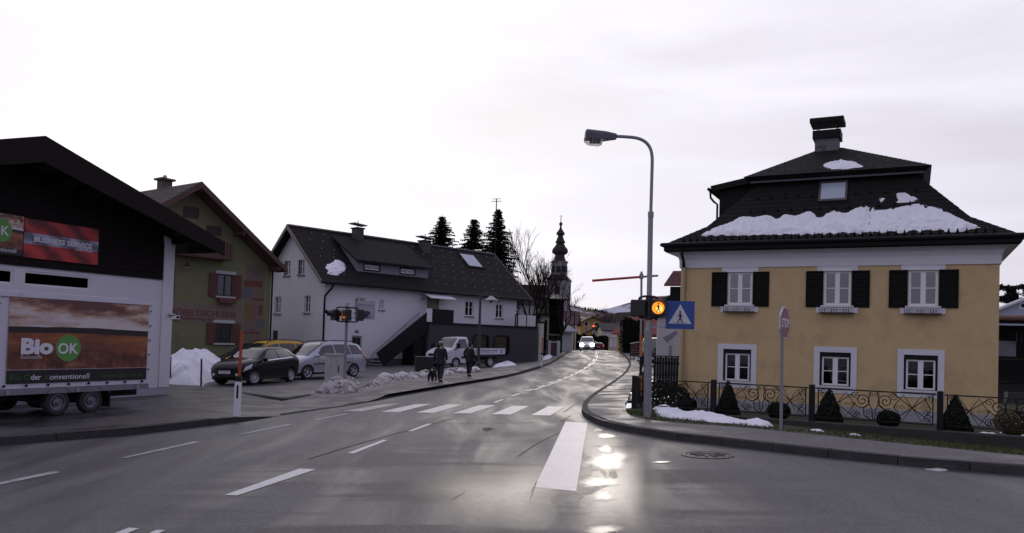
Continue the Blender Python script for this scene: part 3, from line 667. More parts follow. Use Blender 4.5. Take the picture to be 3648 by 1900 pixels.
# dormer to the left with a lean-to roof, gutter and pipe
XD, ZD = YH.px(2537, 668, 2.2); xw = YH.px(2563, 720, 2.2)[0]
ZDT = ZUT + .30
MB().prism([Vector((XD, 1.9, ZD)), Vector((XBL + .25, 1.9, ZDT)), Vector((XBL + .25, 1.9, ZDT - .30)), Vector((XD + .03, 1.9, ZD - .2))], (0, 0, 0), (0, 5.6, 0)).build('dormer_roof', M_slate_rf, yh)
MB().box(xw, XBL + .6, 2.2, 7.2, KZ - .4, ZD - .02).build('dormer', M_slate, yh)
mb = MB(); mb.tube([(XD - .06, 1.85, ZD - .14), (XD - .06, 7.6, ZD - .14)], .07, 8)
mb.tube([(XD - .05, 2.1, ZD - .18), (XD - .03, 2.1, ZD - .45), (XD + .10, 2.1, ZD - .62), (xw - .06, 2.1, ZD - .75), (xw - .06, 2.1, KZ - .05)], .045, 8)
mb.build('dormer_gutter', M_black, yh)
# chimney with slab cap on short legs
cx, cz = YH.px(2948, 505, YA); cw = .46
mb = MB().box(cx - cw, cx + cw, YA - .4, YA + .4, ZAP - 1.0, cz + .05); mb.build('chimney', M_chim, yh)
ch = yh.children[-1]
zf = YH.px(2948, 478, YA)[1]; zc_ = YH.px(2948, 446, YA)[1]; zc2 = YH.px(2948, 431, YA)[1]
MB().box(cx - cw - .09, cx + cw + .09, YA - .5, YA + .5, cz + .052, zf + .06).build('chimney_head', M_slate_rf, ch)
for sx in (-1, 1):
    for sy in (-1, 1): MB().box(cx + sx * .38 - .02, cx + sx * .38 + .02, YA + sy * .35 - .02, YA + sy * .35 + .02, zf + .06, zc_).build('cap_leg', M_black, ch)
MB().box(cx - .66, cx + .66, YA - .62, YA + .62, zc_, zc2).build('chimney_cap', M_slate_rf, ch)
# skylight in the steep front face
nfr = (R_m[1] - R_m[0]).cross(R_b[0] - R_m[0]).normalized(); nfr = nfr if nfr.y < 0 else -nfr
def on_roof(px, py):
    p = YH.plane(px, py, R_m[0], nfr)
    if p.z < KZ:
        n2 = (R_e[1] - R_e[0]).cross(R_m[0] - R_e[0]).normalized(); p = YH.plane(px, py, R_e[0], n2)
    return p
q = [on_roof(*p) for p in ((2925, 716), (3012, 714), (3012, 657), (2925, 660))]
x0, x1 = (q[0].x + q[3].x) / 2, (q[1].x + q[2].x) / 2; s0, s1 = q[0], q[3]
def rp(x, z, o):
    t = (z - KZ) / (ZB - KZ); y = lerp(R_m[0].y, R_b[0].y, t); return Vector((x, y, z)) + nfr * o
mb = MB()
for (xa, xb, za, zb) in ((x0 - .07, x1 + .07, s0.z - .08, s0.z), (x0 - .07, x1 + .07, s1.z, s1.z + .08), (x0 - .07, x0, s0.z, s1.z), (x1, x1 + .07, s0.z, s1.z)):
    mb.prism([rp(xa, za, .10), rp(xb, za, .10), rp(xb, zb, .10), rp(xa, zb, .10)], (0, 0, 0), -nfr * .12)
sk = mb.build('skylight', pm('skylight_frame', (.05, .045, .042), .5, .2, 6), yh)
M_skyglass = nodes('skylight_glass')[0]; bb = M_skyglass.node_tree.nodes['Principled BSDF']; bb.inputs['Base Color'].default_value = (.34, .40, .46, 1); bb.inputs['Roughness'].default_value = .04
MB().prism([rp(x0, s0.z, .08), rp(x1, s0.z, .08), rp(x1, s1.z, .08), rp(x0, s1.z, .08)], (0, 0, 0), -nfr * .03).build('pane', M_skyglass, sk)
# windows, surrounds, shutters, flower boxes
M_box = pm('brown_flower_box', (.06, .035, .03), .6, .2, 7)
for (xa, xb, za, zb) in upper:
    window(yh, xa, xb, za, zb, .02, gm=M_glass, reflection_curtain=True, fw=.075, mull=.16)
    MB().box(xa - .24, xb + .22, -.03, -.002, zb - .02, zb + .20).build('lintel', M_trim, yh)
    MB().box(xa - .05, xb + .05, -.09, .019, zb - .0, zb + .045).build('roller_case', M_white_frame, yh)
    for a, b in ((xa - .62, xa - .03), (xb + .03, xb + .62)):
        mb = MB(); t = .07
        mb.box(a, a + t, -.055, -.015, za - .07, zb + .01); mb.box(b - t, b, -.055, -.015, za - .07, zb + .01); mb.box(a + t, b - t, -.055, -.015, za - .07, za); mb.box(a + t, b - t, -.055, -.015, zb - .06, zb + .01)
        s = mb.build('shutter', M_shutter, yh); base = None
        nsl = 16
        for i in range(nsl):
            z = lerp(za + .02, zb - .08, i / (nsl - 1))
            if base is None: base = MB().prism([Vector((a + t, -.048, z - .035)), Vector((a + t, -.044, z - .03)), Vector((a + t, -.022, z + .035)), Vector((a + t, -.026, z + .03))], (0, 0, 0), (b - a - 2 * t, 0, 0)).build('slat', M_shutter, s); bz = z
            else: c = base.copy(); COL.objects.link(c); c.location.z = z - bz
    MB().box(xa - .10, xb + .10, -.12, .0, za - .07, za - .012).build('sill', M_trim, yh)
    MB().box(xa - .26, xb + .24, -.035, -.002, za - .28, za - .072).build('apron', M_trim, yh)
    fb = MB().box(xa - .12, xb + .12, -.26, -.05, za - .30, za - .26).build('flower_box', M_box, yh)
    mb = MB().box(xa - .12, xb + .12, -.27, -.255, za - .13, za - .105)
    mb.build('rail', M_trim, fb)
    n = 15
    for i in range(n):
        if i % 5 in (3, 4): continue
        x = lerp(xa - .11, xb + .11, i / (n - 1)); MB().box(x - .012, x + .012, -.262, -.245, za - .258, za - .132).build('picket', M_box, fb)
for (xa, xb, za, zb) in lower:
    window(yh, xa + .07, xb - .07, za + .02, zb - .16, .10, gm=M_glass_d, fw=.06, mull=.17)
    MB().box(xa + .002, xb - .002, .05, .16, zb - .158, zb - .002).build('blind_box', M_black, yh)
    for a, b in ((xa + .002, xa + .068), (xb - .068, xb - .002)): MB().box(a, b, .08, .155, za + .002, zb - .16).build('blind_rail', M_black, yh)
    s = .20; mb = MB()
    for a, b, c, d in ((xa - s, xb + s, zb + .002, zb + s), (xa - s, xb + s, za - s - .05, za - .002), (xa - s, xa - .002, za, zb), (xb + .002, xb + s, za, zb)): mb.box(a, b, -.03, -.001, c, d)
    mb.build('surround', M_trim, yh); MB().box(xa - .04, xb + .04, -.10, .05, za - .065, za - .002).build('sill', M_trim, yh)
mb = MB(); mb.tube([(.18, -.66, ZE + .10), (.18, -.60, ZE - .14), (.16, -.25, ZC - .05), (.13, -.10, ZC - .32)], .06, 8)
dp = mb.build('downpipe', M_black, yh)
MB().tube([(.13, -.10, ZC - .30), (.12, -.10, 2.0), (.10, -.10, ZP - .4)], .085, 10).build('lower_pipe', M_pipe_b, dp)
# snow on the roof
def roof_snow(pxs, thick, lab, parent=None, seed=1, upper_face=False, n=1):
    inv = YH
    if upper_face:
        nu = (T[1] - T[0]).cross(ap0 - T[0]).normalized(); nu = nu if nu.z > 0 else -nu
        P = [YH.plane(a, b, T[0], nu) for a, b in pxs]
        def sf(a, b):
            z = T[0].z + (ZAP - T[0].z) * (b - T[0].y) / (YA - T[0].y); return YH.M @ (Vector((a, b, z)) + nu * .02), YH.M.to_3x3() @ nu
    else:
        P = [on_roof(a, b) for a, b in pxs]
        def sf(a, b):
            if b < R_m[0].y: z = lerp(R_e[0].z, KZ, (b - R_e[0].y) / (R_m[0].y - R_e[0].y))
            else: z = lerp(KZ, ZB, (b - R_m[0].y) / (R_b[0].y - R_m[0].y))
            return YH.M @ (Vector((a, b, z)) + nfr * .015), YH.M.to_3x3() @ nfr
    poly = [(p.x, p.y) for p in P]
    q = [Vector((a, b, 0)) for a, b in poly]; q = chaikin(q + [q[0]], n)[:-1]
    o = mound('roof_snow', [(p.x, p.y) for p in q], sf, thick, .04, M_snow, lump=.95, soft=.10, lscale=2.1, seed=seed, rough=.035, bias=.028)
    tag(o, lab, 'snow'); return o
z3 = lambda x, y: (2350 + x / 2.44, 400 + y / 2.44); z4 = lambda x, y: (2950 + x / 2.44, 400 + y / 2.44)
big = [z3(*p) for p in ((352, 1075), (400, 1040), (500, 990), (610, 960), (660, 930), (700, 905), (760, 900), (820, 918), (880, 897), (960, 892), (1000, 925), (1050, 915), (1080, 885), (1130, 890), (1180, 905), (1240, 875), (1300, 857), (1345, 880), (1360, 910), (1410, 915), (1470, 860), (1530, 850), (1586, 868))] + \
      [z4(*p) for p in ((160, 880), (200, 850), (300, 812), (380, 815), (450, 850), (560, 830), (680, 815), (770, 782), (830, 805), (960, 825), (1020, 860), (1130, 910), (1230, 960), (1300, 980), (1338, 1010), (1280, 1020), (1210, 1028), (1170, 1045), (1090, 1050), (1010, 1052), (1000, 1020), (930, 1040), (860, 1022), (800, 1052), (740, 1030), (680, 1050), (615, 1058), (540, 1035), (480, 1058), (420, 1040), (380, 1065), (320, 1045), (270, 1065), (215, 1045), (165, 1068), (110, 1050), (60, 1070), (15, 1048))] + \
      [z3(*p) for p in ((1490, 1050), (1430, 1072), (1385, 1052), (1330, 1075), (1285, 1055), (1230, 1078), (1190, 1058), (1150, 1075), (1095, 1055), (1050, 1078), (1000, 1062), (950, 1078), (910, 1062), (860, 1078), (820, 1065), (780, 1082), (730, 1068), (690, 1080), (640, 1070), (590, 1080), (545, 1068), (490, 1080), (450, 1072), (400, 1082))]
roof_snow(big, .13, 'long scalloped band of snow along the yellow house eaves')
roof_snow([z4(*p) for p in ((580, 720), (600, 700), (660, 695), (720, 720), (780, 750), (818, 768), (740, 780), (680, 790), (610, 800), (575, 785), (605, 765), (600, 745))], .10, 'snow patch high on the right of the yellow house roof', seed=3)
roof_snow([z4(*p) for p in ((425, 770), (445, 748), (490, 742), (505, 765), (480, 785), (445, 795))], .08, 'tiny round snow patch right of the skylight', seed=4)
roof_snow([z3(*p) for p in ((1418, 465), (1440, 445), (1500, 433), (1590, 432))] + [z4(*p) for p in ((60, 430), (150, 433), (240, 440), (290, 465), (320, 476), (230, 490), (150, 500), (40, 500))] + [z3(*p) for p in ((1500, 500), (1440, 485))], .10, 'oval snow patch on the upper roof below the chimney', seed=5, upper_face=True)
# snow guards: two rows of little hooks
gm0 = None
for row, cnt, zr in ((0, 40, zt + .10), (1, 12, lerp(KZ, ZB, .30)), (2, 12, lerp(KZ, ZB, .62))):
    for i in range(cnt):
        x = lerp(.2 if row == 0 else XBL - .1, W_ - .2 if row == 0 else XBR - .2, i / (cnt - 1)) + (.2 if row == 2 else 0)
        y = lerp(R_e[0].y, R_m[0].y, (zr - R_e[0].z) / (KZ - R_e[0].z)) if zr < KZ else lerp(R_m[0].y, R_b[0].y, (zr - KZ) / (ZB - KZ))
        if row and x0 - .2 < x < x1 + .2 and s0.z - .3 < zr < s1.z + .2: continue
        if gm0 is None: gm0 = MB().prism([Vector((-.05, 0, 0)), Vector((.05, 0, 0)), Vector((0, -.02, .16))], (0, 0, 0), (0, -.05, .02)).build('snow_guard', M_slate_rf, yh); g = gm0
        else: g = gm0.copy(); COL.objects.link(g)
        g.location = (x, y - .04, zr)

# ================================================================== iron fence on its low wall
pf = AT(2246, 1442, 19.1)
FN = Frame((pf.x, pf.y, 0), R(-28.2))
ZFT = (FN.px(2350, 1345)[1] + FN.px(3500, 1422)[1]) / 2; ZWT = (FN.px(2537, 1466)[1] + FN.px(3340, 1530)[1]) / 2
fence = thing('iron_fence', 'black wrought iron scroll fence on a low stone wall before the yellow house', 'fence', FN.loc, FN.rz)
M_wall = pm('dark_stone_wall', (.035, .033, .031), .9, .4, 4, .8, 25, dirt=((.03, .035, .02), 2.5, .52))
posts = [0.06] + [FN.px(p, 1420)[0] for p in (2537, 2890, 3350)]; posts.append(posts[-1] + (posts[-1] - posts[-2]))
FL = posts[-1] + .3
MB().box(-.10, FL, -.02, .26, -.7, ZWT - .05).build('base_wall', M_wall, fence, bevel=.02)
fw = fence.children[-1]
pbase = None
for x in posts:
    mb = MB().box(-.058, .058, .062, .178, ZWT - .06, ZFT + .035); mb.lathe([(.085, ZFT + .036), (.085, ZFT + .052), (.0, ZFT + .07)], 4, Matrix.Translation((0, .12, 0)) @ Matrix.Rotation(R(45), 4, 'Z'))
    if pbase is None: pbase = mb.build('post', M_black, fence); o = pbase
    else: o = pbase.copy(); COL.objects.link(o)
    o.location.x = x
def spiral(turns=1.6, r0=.012, r1=.095, n=26, t=.009):
    pts = []
    for i in range(n):
        k = i / (n - 1); a = k * turns * 2 * math.pi; r = lerp(r0, r1, k); pts.append((r * math.cos(a), 0, r * math.sin(a)))
    return pts
SPM = {}
def scroll(parent, x, z, size=1.0, flip=1, rot=0.0, kind='s'):
    if kind not in SPM:
        if kind == 's': mb = MB().tube(spiral(), .008, 4)
        else: mb = MB().tube(spiral(1.9, .015, .17, 36), .0095, 4)
        me = bpy.data.meshes.new('scroll'); me.from_pydata(mb.v, [], mb.f); me.materials.append(M_black); SPM[kind] = me
    o = link('scroll', SPM[kind], parent); o.location = (x, .12, z); o.rotation_euler = (0, rot, 0); o.scale = (size * flip, 1, size); return o
H_ = ZFT - ZWT; zb_ = ZWT + .05; zt_ = ZFT
for a, b in zip(posts, posts[1:]):
    x0, x1 = a + .13, b - .13; L_ = x1 - x0; mb = MB()
    mb.bar((a + .07, .12, zt_ - .015), (b - .07, .12, zt_ - .015), .03, .026); mb.bar((x0, .12, zb_), (x1, .12, zb_), .026, .022)
    mb.bar((x0, .12, zb_), (x0, .12, zt_ - .02), .024); mb.bar((x1, .12, zb_), (x1, .12, zt_ - .02), .024)
    pn = mb.build('panel', M_black, fence)
    mid = (x0 + x1) / 2; zm = (zb_ + zt_) / 2; h = zt_ - zb_
    for s in (-1, 1):        # diamond lattice beside the centre motif
        xo = mid + s * (L_ * .5 - .03); xi = mid + s * L_ * .17; mb = MB(); w2 = (xo - xi) / 2
        for k in range(2):
            p, q = xi + w2 * k, xi + w2 * (k + 1)
            mb.tube([(p, .13, zm), ((p + q) / 2, .13, zt_ - .06), (q, .13, zm)], .009, 4); mb.tube([(p, .11, zm), ((p + q) / 2, .11, zb_ + .05), (q, .11, zm)], .009, 4)
        mb.tube([(xi, .115, zt_ - .05), (xo, .115, zb_ + .05)], .009, 4); mb.tube([(xi, .125, zb_ + .05), (xo, .125, zt_ - .05)], .009, 4)
        mb.build('lattice', M_black, pn)
        for k in range(3):
            xx = lerp(xi, xo, (k + .5) / 3)
            scroll(pn, xx - .045, zm, .55, 1); scroll(pn, xx + .045, zm, .55, -1)
        for zz_ in (zt_ - .12, zb_ + .11):
            for xx, fl in ((xi, s), (xo - s * .06, -s)): scroll(pn, xx, zz_, .95, fl, .6 if zz_ > zm else -.6)
        scroll(pn, xo - s * .09, zm + .07, .7, s); scroll(pn, xo - s * .09, zm - .07, .7, s, 3.1)
        # centre motif: mirrored lyre of large and small scrolls
        scroll(pn, mid + s * L_ * .10, zt_ - .22, 1.0, s, .3, 'l'); scroll(pn, mid + s * .10, zb_ + .13, .95, -s, 1.2); scroll(pn, mid + s * .07, zt_ - .09, .6, s, .4)
        scroll(pn, mid + s * L_ * .145, zb_ + .12, .8, s, 2.2)
        MB().tube([(mid + s * .015, .12, zb_ + .02), (mid + s * .03, .12, zb_ + h * .35), (mid + s * L_ * .05, .12, zb_ + h * .62), (mid + s * L_ * .03, .12, zt_ - .04)], .010, 4).build('stem', M_black, pn)
        MB().tube([(mid + s * L_ * .02, .12, zb_ + .01), (mid + s * L_ * .085, .12, zb_ + h * .16), (mid + s * L_ * .09, .12, zb_ + h * .42), (mid + s * L_ * .04, .12, zb_ + h * .55)], .010, 4).build('stem', M_black, pn)
# return of the fence along the street: plain dark pickets on a wall
fr2 = thing('picket_fence', 'dark picket fence on a low wall running along the street from the corner', 'fence', FN.loc, R(79.0))
LR = 11.0
MB().box(.30, LR, -.28, -.02, -.7, ZWT - .02).build('base_wall', M_wall, fr2)
mb = MB().bar((.1, -.14, ZFT - .05), (LR, -.14, ZFT - .05), .04, .03).bar((.1, -.14, ZWT + .12), (LR, -.14, ZWT + .12), .04, .03); mb.build('rail', M_black, fr2)
pk = None; n = int((LR - .3) / .115)
for i in range(n):
    if pk is None: pk = MB().box(-.022, .022, -.165, -.145, ZWT, ZFT + .02).build('picket', M_black, fr2); o = pk
    else: o = pk.copy(); COL.objects.link(o)
    o.location.x = .35 + i * .115
# verge grass and garden
M_soil = pm('verge_turf', (.035, .038, .018), .95, .4, 3, .8, 30, dirt=((.035, .028, .018), 1.5, .55))
cb = [p for p in CORNER_BACK if p.y < 21.0]
A = [p.copy() for p in cb]; B = []
for p in A:
    l = FN.I @ Vector((p.x, p.y, 0)); k = (A.index(p)) / max(1, len(A) - 1); q = FN.M @ Vector((min(max(l.x, -.2), FL), .05, 0)); B.append(q)
def verge_z(p, t):
    x = (FN.I @ Vector((p.x, p.y, 0))).x; return lerp(gz(p.x, p.y) + .118, lerp(.20, -.06, min(max((x - .5) / 7.0, 0), 1)), t)
v = []; f = []; st = 6
for a, b in zip(A, B):
    for k in range(st + 1): p = lerp(a, b, k / st); v.append((p.x, p.y, verge_z(a, k / st)))
for i in range(len(A) - 1):
    for k in range(st): q = i * (st + 1) + k; f.append((q, q + 1, q + st + 2, q + st + 1))
struct(MB().add(v, f).build('verge', M_soil, smooth=True), 'narrow strip of turf between the pavement and the fence wall')
VERGE = (A, B)
M_grass = pm('short_grass', (.06, .075, .018), .9, .5, 3)
rnd = random.Random(4); mb = MB()
for _ in range(9000):
    i = rnd.randrange(len(A) - 1); u = rnd.random(); k = rnd.random() ** .8; a = lerp(A[i], A[i + 1], u); b = lerp(B[i], B[i + 1], u); p = lerp(a, b, k * .93 + .02); z = verge_z(a, k * .93 + .02)
    if mnoise.noise(Vector((p.x * .9, p.y * .9, 3))) < -.22: continue
    h = rnd.uniform(.025, .065); an = rnd.uniform(0, 6.28); dx, dy = math.cos(an) * .012, math.sin(an) * .012; lx, ly = rnd.uniform(-.03, .03), rnd.uniform(-.03, .03)
    mb.add([(p.x - dx, p.y - dy, z - .005), (p.x + dx, p.y + dy, z - .005), (p.x + lx, p.y + ly, z + h)], [(0, 1, 2)])
tag(mb.build('grass', M_grass), 'short dull green grass on the verge by the fence', kind='stuff')
gx_ = [-8 + i for i in range(56)]; gy_ = [.2, .8, 1.6, 2.6, 4, 6, 8, 10, 14, 18, 22, 26, 30]; v = []
def garden_z(y): return lerp(ZWT - .12, -.25, (y - .2) / 3.8) if y < 4 else lerp(-.25, -.60, min((y - 4) / 6, 1))
for y in gy_:
    for x in gx_: p = FN.M @ Vector((x, y, garden_z(y))); p.z += .04 * mnoise.noise(p * .7); v.append(p)
nn_ = len(gx_); f = [(j * nn_ + i, j * nn_ + i + 1, (j + 1) * nn_ + i + 1, (j + 1) * nn_ + i) for j in range(len(gy_) - 1) for i in range(nn_ - 1) if gx_[i] > -.4 + max(0, -gy_[j]) - 0.0 or gy_[j] > 3 and gx_[i] > -.4 - gy_[j] * .28]
struct(MB().add(v, f).build('garden', M_soil, smooth=True), 'dark winter garden behind the fence')

# ---------------------------------------------------------------- clipped shrubs
M_leaf = pm('box_leaf', (.010, .015, .008), .85, .6, 6, spec=.08)
M_bark = pm('bark', (.045, .035, .028), .9, .4, 10, .5, 30)
def leafy(name, label, base, fn, n, seed, ls=.035, core=None, cat='shrub', group=None, mat=None):
    """a clipped shrub: leaf-sized faces spread through a shell given by fn(u, v) -> (point, normal)"""
    rnd = random.Random(seed); t = thing(name, label, cat, base, 0, group); mb = MB()
    for _ in range(n):
        p, nr = fn(rnd.random(), rnd.random()); p = p * rnd.uniform(.90, 1.05) if True else p
        d = (nr + Vector((rnd.uniform(-.9, .9), rnd.uniform(-.9, .9), rnd.uniform(-.6, .9)))).normalized(); s = d.orthogonal().normalized() * ls * rnd.uniform(.5, 1.0); w = d.cross(s).normalized() * ls * rnd.uniform(.6, 1.2)
        mb.add([p - s, p + w, p + s, p - w], [(0, 1, 2, 3)])
    mb.build('crown', mat or M_leaf, t)
    if core: core(MB()).build('core_branches', M_void if mat is None else M_bark, t, smooth=True)  # clipped shrubs get a solid near-black core, loose ones bare stalks
    MB().tube([(0, 0, -.05), (0, 0, .12)], .03, 6).build('trunk', M_bark, t)
    return t
def cone_fn(h, r):
    def f(u, v):
        z = h * (1 - math.sqrt(1 - u)) ; rr = r * (1 - z / h) ** .85 * (1.0 if z > .1 * h else .85 + .15 * z / (.1 * h)); a = v * 6.2832
        return Vector((rr * math.cos(a), rr * math.sin(a), z)), Vector((math.cos(a), math.sin(a), .35))
    return f
def ball_fn(r, hz=.8):
    def f(u, v):
        ct = 2 * u - 1; st_ = math.sqrt(1 - ct * ct); a = v * 6.2832; n = Vector((st_ * math.cos(a), st_ * math.sin(a), ct)); return Vector((n.x * r, n.y * r, n.z * r * hz + r * hz)), n
    return f
for i, (px, pt, lab) in enumerate(((2595, 1357, 'clipped cone shrub behind the fence below the left ground floor window'), (2955, 1383, 'clipped cone shrub behind the fence below the middle ground floor window'), (3405, 1408, 'tall clipped cone shrub at the right end of the fence'))):
    x, z = FN.px(px, pt, .60); b = FN.M @ Vector((x, .60, ZWT - .12)); h = z - (ZWT - .12); r = .30 + .02 * i
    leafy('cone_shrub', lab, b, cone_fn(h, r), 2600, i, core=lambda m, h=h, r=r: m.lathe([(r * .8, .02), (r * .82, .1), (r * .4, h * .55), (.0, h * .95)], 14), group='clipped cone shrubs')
for i, (px, py, r, lab) in enumerate(((2448, 1412, .23, 'small round box shrub near the left end of the fence'), (2775, 1440, .24, 'small round box shrub behind the stop sign post'), (3165, 1486, .22, 'small round box shrub between the middle and right cone shrubs'))):
    x, z = FN.px(px, py, .5); b = FN.M @ Vector((x, .5, ZWT - .10))
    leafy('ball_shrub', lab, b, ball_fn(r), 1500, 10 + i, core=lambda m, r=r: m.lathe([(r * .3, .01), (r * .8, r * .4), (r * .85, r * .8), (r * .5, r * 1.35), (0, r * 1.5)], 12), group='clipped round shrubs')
x, z = FN.px(3610, 1500, 1.4); M_leaf2 = pm('yellow_brown_leaf', (.07, .055, .015), .8, .5, 6)
leafy('round_shrub', 'loose yellowish shrub behind the right end of the fence', FN.M @ Vector((x, 1.4, ZWT - .15)), ball_fn(.34), 1500, 30, mat=M_leaf2, core=lambda m: m.tube([(0, 0, 0), (.1, 0, .3), (.2, .1, .5)], .015, 5))
x, z = FN.px(2300, 1400, 2.0)
leafy('garden_shrub', 'dark leafless shrub mass inside the fence corner', FN.M @ Vector((FN.px(2360, 1400, 3.0)[0], 3.0, -.3)), ball_fn(.75, .7), 2500, 31, ls=.05, core=lambda m: m.tube([(0, 0, 0), (.2, 0, .5), (.5, .1, .9)], .02, 5))

# ================================================================== the dark barn on the left
p0 = G(597, 1420); RZB = R(63.5); ZG = gz(p0.x, p0.y) + .13
BN = Frame((p0.x, p0.y, ZG), RZB)
barn = thing('barn', 'long barn with dark brown boarded gable over a white wall and broad roof', 'barn', BN.loc, RZB)
M_board = pm('dark_brown_board', (.014, .0105, .010), .75, .35, 5, .5, 40, stretch=(.3, 1, 4), spec=.12)
M_broof = pm('brown_roof_board', (.018, .0135, .013), .75, .35, 5, .4, 40, stretch=(.4, 1, 3), spec=.12)
M_bwhite = pm('white_render', (.67, .66, .69), .9, .07, 2, .3, 70, dirt=((.5, .5, .52), 1.2, .62))
XL = -9.5; zcl = BN.px(566, 1000)[1]; zcl = (zcl + BN.px(40, 935)[1]) / 2
OV = 1.15
xp, zp = BN.px(158, 489, -OV); xr, zr = BN.px(795, 866, -OV); sl = (zp - zr) / (xr - xp)
holes = []
for a, b, c, d in ((86, 322, 968, 1030), (-215, 47, 950, 1007)):
    xa, zb_ = BN.px(a, c); xb, za_ = BN.px(b, d if a > 0 else 1010); holes.append([xa, xb, 0, 0])
z1 = BN.px(200, 975)[1]; z0_ = BN.px(200, 1025)[1]
for h in holes: h[2], h[3] = z0_, z1
mb = wall_holes(MB(), XL, -.38, .22, zcl, [tuple(h) for h in holes], 0, .1)
mb.add([(XL, 0, .22), (XL, 9, .22), (XL, 9, zcl + 2), (XL, 0, zcl)], [(0, 1, 2, 3)]); mb.add([(0, .2, .22), (0, 9, .22), (0, 9, zcl + .6), (0, .2, zcl + .6)], [(3, 2, 1, 0)])
mb.build('wall', M_bwhite, barn)
for h in holes: window(barn, h[0], h[1], h[2], h[3], .03, fw=.05, nx=1, nz=(), gm=M_glass_b)
MB().box(XL, .02, -.03, 9, -.3, .218).build('plinth', pm('barn_plinth', (.36, .36, .40), .9, .12, 3, .3, 40), barn)
MB().box(-.375, 0, -.05, .19, .222, zr + sl * 1.6 + .02).build('pier', M_bwhite, barn)
# horizontal boarding of the gable, each board clipped by the roof slope
under = lambda x: zp - .42 - sl * abs(x - xp)
bh = .19; zbd = zcl - .02; i = 0
while zbd < zp - .5:
    zt1 = zbd + bh - .012
    def xr_at(z): return min(-.40, xp + (zp - .40 - z) / sl)
    def xl_at(z): return max(XL, xp - (zp - .40 - z) / sl)
    a0, a1, b0, b1 = xl_at(zbd), xl_at(zt1), xr_at(zbd), xr_at(zt1)
    if b1 - a1 < .2: break
    MB().prism([Vector((a0, -.06, zbd)), Vector((b0, -.06, zbd)), Vector((b1, -.045, zt1)), Vector((a1, -.045, zt1))], (0, 0, 0), (0, .04, 0)).build('board', M_board, barn); zbd += bh; i += 1
MB().add([(XL, 0, zcl), (-.38, 0, zcl), (-.38, 0, xr and under(-.38) + .1), (xp, 0, zp - .4), (XL, 0, max(zcl, under(XL)))], [(0, 1, 2, 3, 4)]).build('board_backing', M_void, barn)
mb = MB(); th = .30
for s, xe_ in ((1, xr), (-1, 2 * xp - xr)):
    q = [Vector((xp, -OV, zp)), Vector((xe_, -OV, zr)), Vector((xe_, 11, zr)), Vector((xp, 11, zp))]
    mb = MB().prism(q, (0, 0, 0), (0, 0, -th)); mb.build('roof_slope', M_broof, barn)
    MB().prism([Vector((xp, -OV - .05, zp + .03)), Vector((xe_ + .03 * s, -OV - .05, zr + .03)), Vector((xe_ + .03 * s, -OV - .05, zr - .40)), Vector((xp, -OV - .05, zp - .62))], (0, 0, 0), (0, .045, 0)).build('bargeboard', M_broof, barn)
for i in range(9):
    k = i / 8; x = lerp(xp + .4, xr - .3, k); z = zp - sl * (x - xp) - th
    MB().box(x - .06, x + .06, -OV + .02, .0, z - .14, z - .005).build('rafter', M_board, barn)
MB().tube([(xr + .06, -OV, zr - .22), (xr + .06, 10, zr - .22)], .075, 8).build('gutter', pm('copper_gutter', (.10, .045, .03), .45, .3, 5, metal=.5), barn)
MB().tube([(-.19, -.12, BN.px(562, 1120)[1]), (.02, -.12, BN.px(562, 1120)[1])], .035, 8).build('bracket', M_galv, barn)

